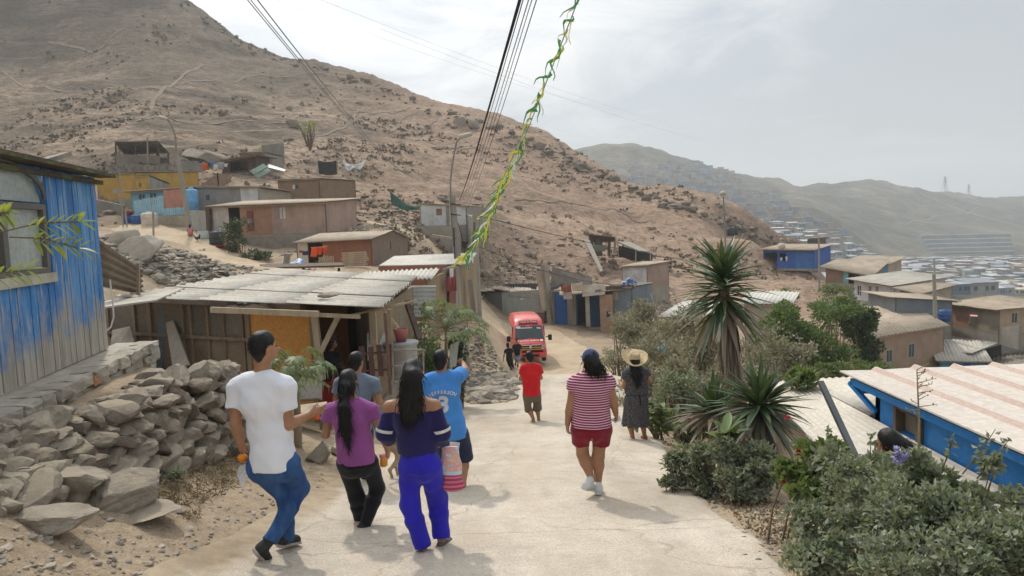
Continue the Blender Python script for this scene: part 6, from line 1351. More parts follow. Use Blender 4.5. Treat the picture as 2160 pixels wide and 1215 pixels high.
def shoe(p,s,up,sole,kind='trainer'):
 j=p.J;he,to,an=j['he'+s],j['to'+s],j['an'+s];f=nrmz(to-he);n=an-he;n=nrmz(n-f*(n@f));sd=np.cross(f,n);q=p.sc;h=min(p.h,.010)
 S_=Sdf(h);to_=he+f*max(.21*q,min(np.linalg.norm(to-he),.27*q))
 if kind=='flip':S_.seg(he+n*.008,to_-f*.03+n*.008,(.036*q,.012),(.046*q,.012),sd,.01);o=S_.build('sandal',sole,p.t);return o
 S_.seg(he+n*.050+f*.01,to_-f*.055+n*.038,(.040*q,.042),(.047*q,.030),sd,.03)
 if kind=='trainer':S_.seg(he+n*.05+f*.015,lerp(he+n*.10,an,.55),.045*q,.043*q,None,.03)
 if kind=='clog':S_.seg(he+n*.045+f*.10,to_-f*.04+n*.045,(.05*q,.038),(.052*q,.03),sd,.03)
 S_.cut(he+n*.006,-n);o=S_.build('shoe',up,p.t)
 S_=Sdf(h);S_.seg(he+n*.008-f*.012,to_-f*.03+n*.010,(.043*q,.018),(.052*q,.018),sd,.02);S_.build('sole',sole,o)
def hair(p,kind='short',tail=None,extra=None,low=-.03):
 c,R_,F_,U_=p.hc,p.hR,p.hF,p.hU;q=p.sc;S_=Sdf(min(p.h,.010)if p.D<12 else p.h)
 S_.ell(c+U_*.018-F_*.012,np.array([.088,.103,.108])*q,(R_,F_,U_),.02)
 if kind=='short':S_.seg(c-F_*.06-U_*.05,c-F_*.055-U_*.09,(.055*q,.03),(.045*q,.022),R_,.03)
 else:S_.seg(c-F_*.05-U_*.02,c-F_*.05-U_*.10,(.075*q,.05),(.06*q,.045),R_,.04)
 nrm=nrmz(F_*.80-U_*.72);S_.cut(c-nrm*low,nrm)
 for sg in(-1,1):S_.ell(c+R_*sg*.082*q-U_*.03+F_*.012,np.array([.03,.035,.04])*q,(R_,F_,U_),0,'s')if kind=='short' else None
 for seg in(tail or[]):
  a,b,ra,rb=seg;S_.seg(a,b,ra,rb,R_,.03)
 S_.disp(lambda X,Y,Z:.0045*snoise(X-c[0],Y-c[1],(Z-c[2])*.25,70,2.)+.004*snoise(X-c[0],Y-c[1],(Z-c[2])*.4,30,5.));ho=S_.build('hair',HAIR,p.t)
 if p.D>14:return ho
 mb=MB();rg=np.random.default_rng(int(p.D*100));V=np.array([v.co[:]for v in ho.data.vertices])+ORG[p.t.name];N_=np.array([v.normal[:]for v in ho.data.vertices])
 dn=-np.array([0,0,1.]);pk=rg.integers(0,len(V),420 if kind=='short' else 620)
 for i in pk:
  v,nn=V[i],N_[i];hu=(v-c)@U_
  if hu>.03 if kind!='short' else hu<-.035:continue
  g=dn-nn*(dn@nn)if kind!='short' else nrmz(-U_*.7-F_*.5)-nn*.0;g=nrmz(g+rg.normal(size=3)*.16);L=rg.uniform(.015,.03)if kind=='short' else rg.uniform(.06,.16)
  mb.tube([v-nn*.004,v+g*L*.5+nn*.005,v+g*L+nn*rg.uniform(-.006,.007)],[.0022,.0020,.0006],3,cap=False)
 mb.build('loose_hair',HAIR,p.t);return ho
def JJ(**k):return k
HALO='neighbours walking down the dusty road'
p=person(5.32,JJ(head=(557,731),neck=(553,781),shL=(499,815,.02),shR=(604,813,-.02),elL=(497,893,0),wrL=(511,946,.05),fiL=(513,978,.08),elR=(606,897,-.02),wrR=(655,873,.14),fiR=(690,861,.20),hipL=(548,975,0),hipR=(606,970,0),knL=(602,1050,.10),anL=(605,1132,.22),heL=(590,1152,.16),toL=(632,1143,.36),knR=(636,1030,.12),anR=(571,1138,-.10),heR=(538,1166,-.16),toR=(566,1199,.02)),'young man in plain white T-shirt and blue jeans holding a mandarin and white paper',.0095,SKIN,1.0,.142,.136,.156,.106,head=(.75,.03),curlL=.8,curlR=.35)
body(p);tee(p,CM['white'],.055,.56,.018,amp=.006,seed=1.2,flare=.014);trousers(p,CM['jeans'],.05,1.,.016,.060,amp=.009,seed=3.,zs=1.6,name='jeans',thigh=.102,kn=.064);hair(p,'short')
shoe(p,'L',SHOEB,SOLEW);shoe(p,'R',SHOEB,SOLEW)
ORNG=mk('orange_peel',(.72,.25,.02),(.62,.19,.015),6,.5,.25,60);PAPER=mk('white_paper',(.80,.80,.84),None,3,.9,.05,8)
def fruit(c,r,label):
 S_=Sdf(.006);S_.ell(c,(r,r,r*.9));S_.ell(np.asarray(c)+(0,0,r*.98),(.012,.012,.012),None,0,'s');o=S_.build('mandarin',ORNG);tag(o,label,'fruit')
def paper(pts,label,name='paper'):
 c=[P(*a)for a in pts];mb=MB();vs=[];n=6
 nn=nrmz(np.cross(c[1]-c[0],c[3]-c[0]))
 for k in(0,1):
  for jx in range(n+1):
   for i in range(n+1):vs.append(bil(c,i/n,jx/n)+nn*(.012*math.sin(i/n*3.1)+.0012*k))
 m=(n+1)**2;f=[]
 for jx in range(n):
  for i in range(n):a=jx*(n+1)+i;f.append((a,a+1,a+n+2,a+n+1));f.append((a+m,a+n+1+m,a+n+2+m,a+1+m))
 mb.add(vs,f,0,True);return tag(mb.build(name,PAPER),label,'paper')
fruit(P(512,966,5.33),.038,'mandarin held in the hand of the man in the white T-shirt')
paper([(503,985,5.38),(532,976,5.42),(513,1032,5.40),(500,1006,5.38)],'folded white paper hanging from the hand with the mandarin')
paper([(646,858,5.52),(668,853,5.55),(690,862,5.56),(658,868,5.53)],'small white paper in the reaching hand by the purple T-shirt')
mb=MB();mb.lathe(P(670,884,5.5),[(.006,0),(.02,.0),(.022,.05),(.012,.07),(.012,.10),(.015,.10)],12);tag(mb.build('bottle',mk('orange_red_plastic',(.75,.13,.05),None,2,.4,0)),'orange-red bottle in the reaching hand by the purple T-shirt','bottle')
p=person(6.35,JJ(head=(736,805),neck=(741,843),shL=(697,862,.02),shR=(783,862,-.02),elL=(687,917,0),wrL=(690,908,.22),elR=(801,908,-.02),wrR=(818,950,.08),fiR=(818,980,.10),hipL=(728,968,0),hipR=(778,968,0),knL=(752,1047,.10),anL=(760,1102,.20),heL=(752,1118,.16),toL=(768,1108,.42),knR=(797,1030,.14),anR=(771,1106,-.04),heR=(754,1123,-.08),toR=(792,1148,.02)),'woman in purple T-shirt and black trousers with a long black ponytail',.0105,SKIN,.94,.158,.142,.158,.118,head=(.15,0),arm=.95,curlR=.7)
body(p);tee(p,CM['purple'],.02,.48,.014,amp=.005,flare=.008,seed=4.);trousers(p,CM['black'],.06,1.,.014,.052,amp=.005,seed=5.,kn=.068)
b0=P(724,832,6.22);hair(p,'long',[(P(730,815,6.25),b0,(.055,.05),(.032,.03)),(b0,P(724,860,6.16),(.032,.03),(.052,.032)),(P(724,860,6.16),P(728,905,6.16),(.052,.032),(.055,.03)),(P(728,905,6.16),P(735,938,6.2),(.05,.028),(.012,.012))],low=-.015)
mb=MB();ax=(p.hR,p.hF,p.hU)
for a in np.linspace(0,2*math.pi,13)[:-1]:mb.tube([b0+p.hR*.036*math.cos(a)+p.hF*.034*math.sin(a)+p.hU*(.004*(i-1))for i in range(3)],.006,5)
mb.build('hair_tie',mk('silver_tie',(.6,.6,.62),None,3,.3,0,metal=.4),p.t);shoe(p,'L',SHOEB,SOLEW);shoe(p,'R',SHOEB,mk('grey_white_sole',(.42,.42,.43),(.32,.31,.31),8,.8,.3,40))
q=P(810,984,6.36);t=thing('jar',q,'small jar of orange juice with pink lid in the hand of the purple T-shirt woman','jar');mb=MB();mb.lathe(q,[(.022,-.0),(.034,.008),(.036,.05),(.03,.075),(.024,.085)],16);mb.build('body',mk('orange_juice',(.75,.28,.02),None,2,.2,0,spec=.5),t);mb=MB();mb.lathe(q+(-.008,0,.085),[(.026,0),(.03,.005),(.03,.028),(.024,.034)],16);mb.build('lid',CL['pink'],t)
p=person(5.55,JJ(head=(873,786),neck=(872,835),shL=(822,858,.02),shR=(917,856,-.02),elL=(813,922,.02),wrL=(840,936,.20),elR=(932,922,.0),wrR=(931,934,.18),fiR=(926,938,.26),hipL=(867,975,0),hipR=(903,973,0),knL=(866,1062,.02),anL=(892,1150,-.02),heL=(892,1184,-.06),toL=(904,1172,.17),knR=(922,1055,.14),anR=(930,1132,.10),heR=(930,1165,.06),toR=(946,1148,.28)),'woman in navy off-shoulder blouse and bright royal blue trousers',.0095,SKIN,.94,.140,.128,.142,.105,head=(.12,.02),arm=.92,curlR=1.0)
body(p)
S_=Sdf(p.h);j=p.J;c_=torso_chain(p);inf=.020
for(a,ra),(b,rb)in zip(c_[:-1],c_[1:]):S_.seg(a,b,(ra[0]+inf+.006,ra[1]+inf+.006),(rb[0]+inf,rb[1]+inf),p.S,.05)
S_.cut(lerp(p.shc,p.hipc,.10)+p.U*.01,p.U);S_.cut(p.hipc+p.U*.085,-p.U)
for s in 'LR':
 m_=lerp(j['sh'+s],j['el'+s],.22);S_.seg(m_,lerp(j['sh'+s],j['el'+s],.85),.062,.074,None,.03);S_.seg(lerp(j['sh'+s],j['el'+s],.85),lerp(j['el'+s],j['wr'+s],.30),.074,.062,None,.04)
S_.disp(fold(p,.006,24,7.,.35));S_.cut(P(870,862,5.55),nrmz(np.array([-.10,.0,1.])));S_.build('blouse',CM['navy'],p.t)
mb=MB()
for s in 'LR':
 d=nrmz(j['el'+s]-j['sh'+s]);b=lerp(j['sh'+s],j['el'+s],.74);x_=nrmz(np.cross(d,p.F));y_=np.cross(d,x_)
 mb.tube([b-d*.012,b+d*.012],[.084,.086],28,cap=False)
mb.build('white_band',CL['white'],p.t)
mb=MB()
for s,e in(('L',(838,866)),('R',(900,862))):mb.tube([P(e[0]+(14 if s=='L' else-12),836,5.55)-(0,.05,0),P(e[0],852,5.55)-(0,.085,0),P(*e,5.55)-(0,.125,0)],.004,5)
mb.build('strap',CM['navy'],p.t)
trousers(p,CM['royal'],.14,1.,.016,.074,amp=.010,seed=8.,kn=.080,thigh=.101,zs=.3)
hair(p,'long',[(P(871,790,5.45),P(866,838,5.42),(.080,.06),(.085,.055)),(P(866,838,5.42),P(862,870,5.41),(.085,.05),(.062,.04)),(P(862,870,5.41),P(858,890,5.42),(.062,.04),(.02,.018)),(P(880,830,5.42),P(888,868,5.42),(.035,.03),(.012,.012)),(P(858,845,5.42),P(850,878,5.42),(.03,.03),(.01,.01)),(P(870,850,5.4),P(874,888,5.42),(.04,.03),(.012,.012))],low=-.01)
shoe(p,'L',CROC,CROC,'clog');shoe(p,'R',CROC,CROC,'clog')
def bagmat():
 m,n,b=newmat('printed_bag');v=n.coords('Object');s=n.new('ShaderNodeSeparateXYZ');n.link(v,s.inputs[0]);z=s.outputs[2]
 st=n.math('FRACT',n.math('MULTIPLY',z,28.));low=n.ramp(st,[(0,(.62,.16,.22)),(.4,(.62,.16,.22)),(.42,(.36,.035,.12)),(.95,(.36,.035,.12))],'CONSTANT')
 bl=n.ramp(n.noise(v,16,3,.5),[(.38,(.66,.42,.36)),(.46,(.72,.50,.36)),(.53,(.70,.30,.30)),(.6,(.45,.60,.70)),(.68,(.74,.70,.62))],'LINEAR')
 f=n.ramp(z,[(0,0.),(1,0.)]);th=n.math('GREATER_THAN',z,.165);mid=n.math('GREATER_THAN',z,.135)
 col=n.mix(th,n.mix(mid,low,(.52,.62,.74)),bl);n.link(col,b.inputs['Base Color']);b.inputs['Roughness'].default_value=.6;setbump(n,b,n.noise(v,14,4),.4,.02);return m
S_=Sdf(.008);a,b=P(955,1030,5.62),P(950,945,5.62);S_.seg(a+(0,0,.02),b,(.088,.045),(.066,.02),(1,0,0),.02);S_.cut(P(950,940,5.62),(0.15,0,1));S_.disp(lambda X,Y,Z:.006*snoise(X,Y,Z,34,1.));t=thing('bag',P(953,1034,5.62),'pink printed carrier bag with dark stripes at the bottom','bag');S_.build('sack',bagmat(),t)
mb=MB();mb.tube([P(934,950,5.62),P(935,938,5.68),P(928,933,5.75),P(942,934,5.70),P(962,950,5.62)],.006,6);mb.build('handle',CM['navy'],t)
paper([(948,932,5.66),(970,934,5.66),(966,962,5.66),(952,958,5.66)],'white paper sticking out of the pink printed bag')
p=person(7.95,JJ(head=(930,759),neck=(933,792),shL=(902,803,.0),shR=(963,797,.02),elL=(890,850,.05),wrL=(900,880,.22),elR=(981,781,.27),wrR=(978,768,.50),fiR=(974,761,.60),hipL=(930,905,0),hipR=(966,905,0),knL=(945,975,.16),anL=(955,1030,.0),heL=(955,1047,-.05),toL=(960,1040,.18),knR=(980,966,.14),anR=(977,1022,-.10),heR=(970,1034,-.16),toR=(984,1044,.06)),'man in light blue jersey lettered JEFFERSON 3 pointing ahead, in navy shorts',.0115,SKIN,.98,.150,.142,.165,.108,head=(.3,0),curlR=1.0)
body(p);js=tee(p,CM['jersey'],.10,.60,.024,amp=.005,seed=9.,flare=.012,name='jersey',sl_inf=.026);trousers(p,CM['navyshort'],.06,.50,.03,.105,name='shorts',thigh=.11);hair(p,'short');shoe(p,'L',SOLEG,SOLEG,'flip');shoe(p,'R',SOLEG,SOLEG,'flip')
def project_text(V,fs,obj,name,mat,eps=.004):
 dg=bpy.context.evaluated_depsgraph_get();org=Vector(ORG[obj.parent.name]);bv=BVHTree.FromPolygons([v.co+org for v in obj.data.vertices],[tuple(q.vertices)for q in obj.data.polygons])
 out=[]
 for q in V:
  o=Vector(q)-Vector((0,1.5,0));hit=bv.ray_cast(o,Vector((0,1,0)))
  y=hit[0].y-eps if hit[0]is not None else q[1];out.append((q[0],y,q[2]))
 mb=MB();mb.add(out,fs)
 o=mb.build(name,mat,None,ORG[obj.parent.name]);o.location=(0,0,0);o.parent=obj;return o
LW=mk('white_print',(.74,.78,.84),None,3,.7,0)
def flat_text(body,c,size,bold,rot=0.):
 V,fs=text3(body,(0,0,0),(1,0,0),(0,0,1),size,None,None,None,.0,'CENTER',bold=bold);V=np.array(V)
 cr,sr=math.cos(rot),math.sin(rot);x=V[:,0]*cr-V[:,2]*sr;z=V[:,0]*sr+V[:,2]*cr
 return np.stack([x+c[0],np.full(len(x),c[1]),z+c[2]],1),fs
mbv,mbf,k0=[],[],0;cc=P(936,838,7.95)
word='JEFFERSON'
for i,ch in enumerate(word):
 a=(i-4)*.155-.02;Rr_=.235;c_=cc+np.array([math.sin(a)*Rr_*1.0,0,(math.cos(a)-1)*Rr_*.9+.09])
 V,fs=flat_text(ch,c_,.056,.0016,-a-.03);mbv.append(V);mbf+=[tuple(q+k0 for q in f)for f in fs];k0+=len(V)
V,fs=flat_text('3',P(938,849,7.95),.255,.010,-.03);mbv.append(V);mbf+=[tuple(q+k0 for q in f)for f in fs]
bm=bmesh.new();vv=[bm.verts.new(q)for q in np.concatenate(mbv)]
for f in mbf:
 try:bm.faces.new([vv[i]for i in f])
 except ValueError:pass
bmesh.ops.triangulate(bm,faces=bm.faces[:]);
for _ in range(3):bmesh.ops.subdivide_edges(bm,edges=[e for e in bm.edges if e.calc_length()>.03],cuts=1)
bmesh.ops.triangulate(bm,faces=bm.faces[:]);bm.verts.index_update();Vt=np.array([v.co[:]for v in bm.verts]);Ft=[tuple(v.index for v in f.verts)for f in bm.faces];bm.free()
project_text(Vt,Ft,js,'lettering',LW)
p=person(8.3,JJ(head=(752,762),neck=(753,793),shL=(718,806,0),shR=(787,806,0),elL=(708,850,.03),wrL=(722,868,.2),elR=(801,848,0),wrR=(786,862,.22),hipL=(738,905,0),hipR=(770,905,0),knL=(740,965,.05),anL=(742,1020,.0),heL=(742,1033,-.03),toL=(742,1027,.2),knR=(772,965,.1),anR=(773,1017,.1),heR=(773,1030,.06),toR=(776,1022,.3)),'man in grey-blue T-shirt with short black hair, behind the purple T-shirt woman',.0125,SKIN,.97,.15,.14,.16,.108,head=(.25,0))
body(p);tee(p,CM['greytee'],.06,.52,.02,seed=11.);trousers(p,CM['navyshort'],.06,1.,.02,.06);hair(p,'short');shoe(p,'L',SHOEW,SOLEW);shoe(p,'R',SHOEW,SOLEW)
p=person(7.1,JJ(head=(1246,761),neck=(1250,795),shL=(1213,806,0),shR=(1283,804,0),elL=(1203,857,.0),wrL=(1197,894,.03),fiL=(1197,920,.05),elR=(1294,846,.0),wrR=(1299,873,.08),fiR=(1302,890,.12),hipL=(1226,896,0),hipR=(1268,894,0),knL=(1229,957,.08),anL=(1248,1012,-.04),heL=(1231,1031,-.08),toL=(1255,1033,.10),knR=(1262,962,.06),anR=(1262,1022,.06),heR=(1262,1042,.01),toR=(1264,1033,.22)),'sturdy woman in maroon striped top and dark red shorts with a navy cap',.011,SKIN,.94,.190,.178,.178,.138,head=(-.35,0),arm=1.12,legw=1.16,curlL=.45,curlR=.9)
body(p);tee(p,STRIPE,.01,.34,.014,amp=.004,flare=.016,seed=12.,name='striped_top');trousers(p,CM['maroon'],.10,.28,.020,.106,name='shorts',thigh=.104,pel=.012,notch=.17)
bn=p.hc-p.hF*.10-p.hU*.045+p.hR*.02;hair(p,'long',[(p.hc-p.hF*.08,bn,(.05,.05),(.05,.045)),(bn,bn-p.hU*.02,(.052,.045),(.045,.04)),(bn+p.hR*.03,bn+p.hR*.075-p.hU*.05,(.015,.015),(.008,.008))],low=-.02)
S_=Sdf(.009);c,R_,F_,U_=p.hc,p.hR,p.hF,p.hU;q=p.sc
S_.ell(c+U_*.025-F_*.004,np.array([.094,.108,.106])*q,(R_,F_,U_),.02);S_.cut(c+U_*.012+F_*.0,-nrmz(U_*.9+F_*.42));S_.seg(c+F_*.09+U_*.032,c+F_*.165+U_*.016,(.066,.009),(.048,.007),R_,.015);S_.build('cap',clothmat('navy_cap',(.03,.055,.16)),p.t)
shoe(p,'L',SHOEW,SHOEW);shoe(p,'R',SHOEW,SHOEW)
paper([(1292,884,7.18),(1307,876,7.22),(1311,888,7.22),(1297,893,7.18)],'small white paper in the hand of the woman in the striped top')
p=person(11.0,JJ(head=(1338,762),neck=(1341,780),shL=(1324,787,0),shR=(1359,785,0),elL=(1316,816,.02),wrL=(1309,808,.20),elR=(1369,803,.02),wrR=(1367,793,.2),hipL=(1333,838,0),hipR=(1352,837,0),knL=(1328,888,.04),anL=(1335,926,.04),heL=(1334,937,-.02),toL=(1331,931,.18),knR=(1355,886,.06),anR=(1360,921,.10),heR=(1361,932,.05),toR=(1358,926,.26)),'woman in wide straw hat and dark speckled dress with a tied belt',.0135,SKIN,.92,.17,.142,.16,.115,head=(0,.05),arm=1.0)
body(p);tee(p,DOTS,-.06,.42,.016,name='bodice',seed=14.)
S_=Sdf(.0135);w_=lerp(p.hipc,p.shc,.30);he_=P(1340,897,11.0);S_.seg(w_,p.hipc,(.145,.115),(.178,.145),p.S,.03);S_.seg(p.hipc,he_,(.178,.145),(.215,.185),p.S,.03,True);cxy=p.hipc
S_.disp(lambda X,Y,Z:.012*np.clip((w_[2]-Z)/.4,0,1)*np.sin(np.arctan2(Y-cxy[1],X-cxy[0])*11+2.*np.sin(Z*5)+.8));S_.build('skirt',DOTS,p.t)
mb=MB();bw=w_;mb.tube([bw+np.array([.150*math.cos(a),.122*math.sin(a),0])for a in np.linspace(0,2*math.pi,25)],.013,6);mb.tube([bw+(.02,-.125,0),bw+(.028,-.142,-.09),bw+(.034,-.158,-.2)],[.014,.010,.012],6);mb.build('belt',CM['black'],p.t)
hair(p,'long',[(p.hc-p.hF*.06,p.J['neck']-p.F*.12-p.U*.05,(.075,.05),(.07,.035)),(p.J['neck']-p.F*.12-p.U*.05,p.J['neck']-p.F*.13-p.U*.18,(.07,.035),(.04,.02))],low=-.01)
STRAW=mk('straw',(.70,.56,.35),(.58,.44,.26),14,.85,.5,120,(1,1,3));mb=MB();from mathutils import Euler
hcn=P(1337,757,11.0)-(0,0,0);tl=Euler((.62,.10,0)).to_matrix();n=40;prof=[(.02,.135),(.062,.145),(.078,.135),(.088,.06),(.098,.012),(.14,.0),(.185,.006),(.212,.03),(.21,.036),(.182,.012),(.14,.008),(.10,.02)]
vs=[]
for r_,z_ in prof:
 for i in range(n):
  a=2*math.pi*i/n;e=(.055*math.cos(a)**2)*max(0,(r_-.11)/.1)-.012*math.sin(a)*max(0,(r_-.11)/.1)
  vs.append(hcn+np.array(tl@Vector((r_*math.cos(a),r_*.95*math.sin(a),z_+e))))
k=len(prof);mb.add(vs,[(i*n+jx,i*n+(jx+1)%n,(i+1)*n+(jx+1)%n,(i+1)*n+jx)for i in range(k-1)for jx in range(n)]+[tuple(range(n))[::-1]],0,True);mb.build('straw_hat',STRAW,p.t)
shoe(p,'L',MAROONS,MAROONS,'clog');shoe(p,'R',MAROONS,MAROONS,'clog')
p=person(13.7,JJ(head=(1116,752),neck=(1118,768),shL=(1106,776,0),shR=(1134,775,0),elL=(1098,799,.03),wrL=(1107,803,.22),elR=(1141,797,.03),wrR=(1134,798,.22),hipL=(1112,830,0),hipR=(1131,830,0),knL=(1116,862,.05),anL=(1125,884,-.02),heL=(1126,894,-.06),toL=(1122,889,.16),knR=(1133,860,.12),anR=(1136,881,.14),heR=(1137,890,.10),toR=(1136,886,.32)),'man in bright red T-shirt and baggy brown shorts walking alone',.015,SKIN,.93,.150,.145,.16,.108,head=(-.6,0))
body(p);tee(p,CM['red'],.02,.55,.022,seed=15.,sl_inf=.024);trousers(p,CM['khaki'],.06,.58,.03,.084,name='shorts',thigh=.092,kn=.086,notch=.26);hair(p,'short');shoe(p,'L',SOLEG,SOLEG,'flip');shoe(p,'R',SOLEG,SOLEG,'flip')
p=person(G(1080,781,12)[1],JJ(head=(1071,727),neck=(1073,735),shL=(1067,739,0),shR=(1080,738,0),elL=(1063,749,0),wrL=(1062,759,.1),elR=(1084,748,0),wrR=(1084,757,.1),hipL=(1071,757,0),hipR=(1078,757,0),knL=(1074,768,.1),anL=(1079,779,-.1),heL=(1079,782,-.14),toL=(1080,781,.1),knR=(1080,767,.15),anR=(1083,775,.2),heR=(1083,778,.16),toR=(1084,777,.4)),'woman all in black with black hair walking beside the red van',.022,SKIN,.92,.15,.13,.15,.105)
body(p);tee(p,CM['blackt'],.10,.5,.02,seed=16.);trousers(p,CM['black'],.06,1.,.012,.05);hair(p,'long',[(p.hc-p.hF*.05,p.hc-p.hF*.09-p.hU*.16,(.06,.05),(.03,.03))]);shoe(p,'L',MAROONS,SOLEW,'clog');shoe(p,'R',MAROONS,SOLEW,'clog')
p=person(G(1092,775,12)[1]-.3,JJ(head=(1090,717),neck=(1090,725),shL=(1097,730,0),shR=(1084,730,0),elL=(1099,740,0),wrL=(1097,749,-.1),elR=(1082,740,0),wrR=(1083,749,-.1),hipL=(1094,747,0),hipR=(1088,747,0),knL=(1093,760,-.12),anL=(1092,771,-.05),heL=(1092,774,0),toL=(1092,775,-.26),knR=(1089,759,0),anR=(1087,768,.2),heR=(1087,771,.2),toR=(1087,772,-.05)),'man in black T-shirt, denim shorts and black cap walking towards us by the van',.022,SKIN,.95,.15,.145,.165,.105)
body(p);tee(p,CM['blackt'],.04,.55,.02,seed=17.);trousers(p,CM['denimlight'],.06,.5,.03,.10,name='shorts');hair(p,'short');shoe(p,'L',SHOEB,SOLEG);shoe(p,'R',SHOEB,SOLEG)
S_=Sdf(.02);c,R_,F_,U_=p.hc,p.hR,p.hF,p.hU;S_.ell(c+U_*.035,(.10,.115,.10),(R_,F_,U_),.02);S_.cut(c+U_*.03,-U_);S_.seg(c+F_*.09+U_*.04,c+F_*.18+U_*.03,(.09,.02),(.07,.018),R_,.02);S_.build('cap',CM['blackt'],p.t)
p=person(13.15,JJ(head=(700,722),neck=(697,742),shL=(684,752,0),shR=(712,750,0),elL=(680,778,0),wrL=(684,796,.1),elR=(716,776,0),wrR=(708,792,.15),hipL=(690,802,0),hipR=(706,802,0),knL=(690,845,0),anL=(690,885,0),heL=(690,895,-.03),toL=(692,891,.16),knR=(706,845,0),anR=(706,885,0),heR=(706,895,-.03),toR=(708,891,.16)),'woman in black top, dark red skirt and dark brimmed hat in the shack porch',.016,SKIN2,.93,.16,.14,.155,.11,head=(1.3,0))
body(p);tee(p,CM['blackt'],-.02,.9,.02,seed=18.);S_=Sdf(.016);S_.seg(p.hipc+p.U*.06,p.hipc-(0,0,.62),(.165,.13),(.23,.2),p.S,.03,True);S_.build('skirt',CM['darkred'],p.t);hair(p,'long');shoe(p,'L',SHOEB,SOLEG,'clog');shoe(p,'R',SHOEB,SOLEG,'clog')
mb=MB();mb.lathe(p.hc+(0,0,.045),[(.09,-.01),(.10,.02),(.185,.03),(.19,.04),(.10,.04),(.092,.10),(.07,.125),(.02,.12)],26);mb.build('hat',mk('dark_felt',(.05,.04,.035),(.09,.07,.06),4,.9,.1,20),p.t)
p=person(12.75,JJ(head=(718,772),neck=(718,790),shL=(708,798,0),shR=(728,798,0),elL=(704,816,0),wrL=(706,832,.05),elR=(732,816,0),wrR=(730,832,.05),hipL=(712,836,0),hipR=(724,836,0),knL=(712,866,0),anL=(712,892,0),heL=(712,900,-.03),toL=(713,897,.12),knR=(724,866,0),anR=(724,892,0),heR=(724,900,-.03),toR=(725,897,.12)),'child with dark hair standing in front of the woman in the porch',.016,SKIN2,.8,.12,.115,.125,.095,head=(.6,0))
body(p);tee(p,CM['darkred'],.03,.6,.018,seed=19.);trousers(p,CM['black'],.05,1.,.014,.05);hair(p,'long');shoe(p,'L',SHOEB,SOLEG,'clog');shoe(p,'R',SHOEB,SOLEG,'clog')
g0=P(401,503,48);k_=g0-P(400,503,48)
p=person(48.0,JJ(head=(401,476),neck=(401,480),shL=(397,482,-.05),shR=(405,482,-.05),elL=(395,487,.1),wrL=(397,491,.25),elR=(407,487,.1),wrR=(404,491,.25),hipL=(399,490.5,-.2),hipR=(404,490.5,-.2),knL=(399,496,.0),anL=(399,501,-.05),heL=(399,503.5,-.1),toL=(398,503,.12),knR=(404,496,.0),anR=(404,500,-.05),heR=(404,502.5,-.1),toR=(405,502,.12)),'small girl with long black hair and coral shorts bending on the sandy track',.024,SKIN,.8,.125,.11,.12,.10)
body(p);tee(p,CM['coral'],.02,.4,.018,seed=20.);trousers(p,CM['coral'],.04,.35,.02,.09,name='shorts');hair(p,'long',[(p.hc-p.hF*.05,p.hc-p.hF*.12-p.hU*.2,(.075,.05),(.05,.03))]);shoe(p,'L',SHOEB,SOLEG,'clog');shoe(p,'R',SHOEB,SOLEG,'clog')
p=person(5.9,JJ(head=(1873,932),neck=(1878,978),shL=(1832,1005,0),shR=(1928,1000,0),elL=(1822,1080,0),wrL=(1835,1140,.1),elR=(1940,1075,0),wrR=(1925,1135,.1),hipL=(1852,1150,0),hipR=(1905,1150,0),knL=(1852,1280,0),anL=(1852,1380,0),heL=(1852,1400,-.05),toL=(1845,1392,.15),knR=(1905,1280,0),anR=(1905,1380,0),heR=(1905,1400,-.05),toR=(1900,1392,.15)),'woman with black hair, only her head showing above the right-hand bushes',.0125,SKIN,.95,.155,.14,.155,.11,head=(-.9,-.15))
body(p);tee(p,CM['coral'],.05,.6,.02,seed=21.);trousers(p,CM['black'],.05,1.,.016,.06);hair(p,'long',[(p.hc-p.hF*.06,p.hc-p.hF*.13-p.hU*.05,(.075,.07),(.06,.05)),(p.hc-p.hF*.12-p.hU*.03,p.hc-p.hF*.16-p.hU*.11,(.05,.045),(.03,.03))]);shoe(p,'L',SHOEB,SOLEG,'clog');shoe(p,'R',SHOEB,SOLEG,'clog')
def carpaint(name,c):
 m,n,b=newmat(name);v=n.coords('Object');d=n.ramp(n.noise(v,2.2,6,.65),[(.42,0.),(.75,.35)]);n.link(n.mix(d,c,(.42,.30,.22)),b.inputs['Base Color']);b.inputs['Roughness'].default_value=.35;b.inputs['Coat Weight'].default_value=.4;b.inputs['Coat Roughness'].default_value=.15;return m
VR=carpaint('red_van_paint',(.62,.030,.026));GLD=mk('tinted_glass',(.02,.03,.035),(.03,.045,.05),1,.08,0,spec=.6);RUB=mk('tyre_rubber',(.02,.02,.02),None,3,.85,.1);CHR=mk('bright_trim',(.62,.62,.64),None,3,.25,0,metal=.8);HDL=mk('lamp_glass',(.5,.48,.46),None,2,.12,0,spec=.6);BLKP=mk('black_trim',(.015,.015,.016),None,2,.5,0);WHP=mk('white_mark',(.8,.78,.74),None,2,.6,0);YLP=mk('yellow_mark',(.75,.5,.08),None,2,.6,0)
q0=P(1117,766,36.4);q1=P(1101,733,41.5)
q0[2]=H(q0[0],q0[1])+.02;q1[2]=H(q1[0],q1[1])+.02
vf=nrmz(q0-q1);vs_=nrmz(np.cross((0,0,1.),vf));vu=np.cross(vf,vs_)
if vu[2]<0:vu=-vu
van=thing('van',q0,'red high-roof passenger van parked facing us on the dirt road','van')
Wd=.84
def VP(x,s,z):return q0+vf*x+vs_*s+vu*z
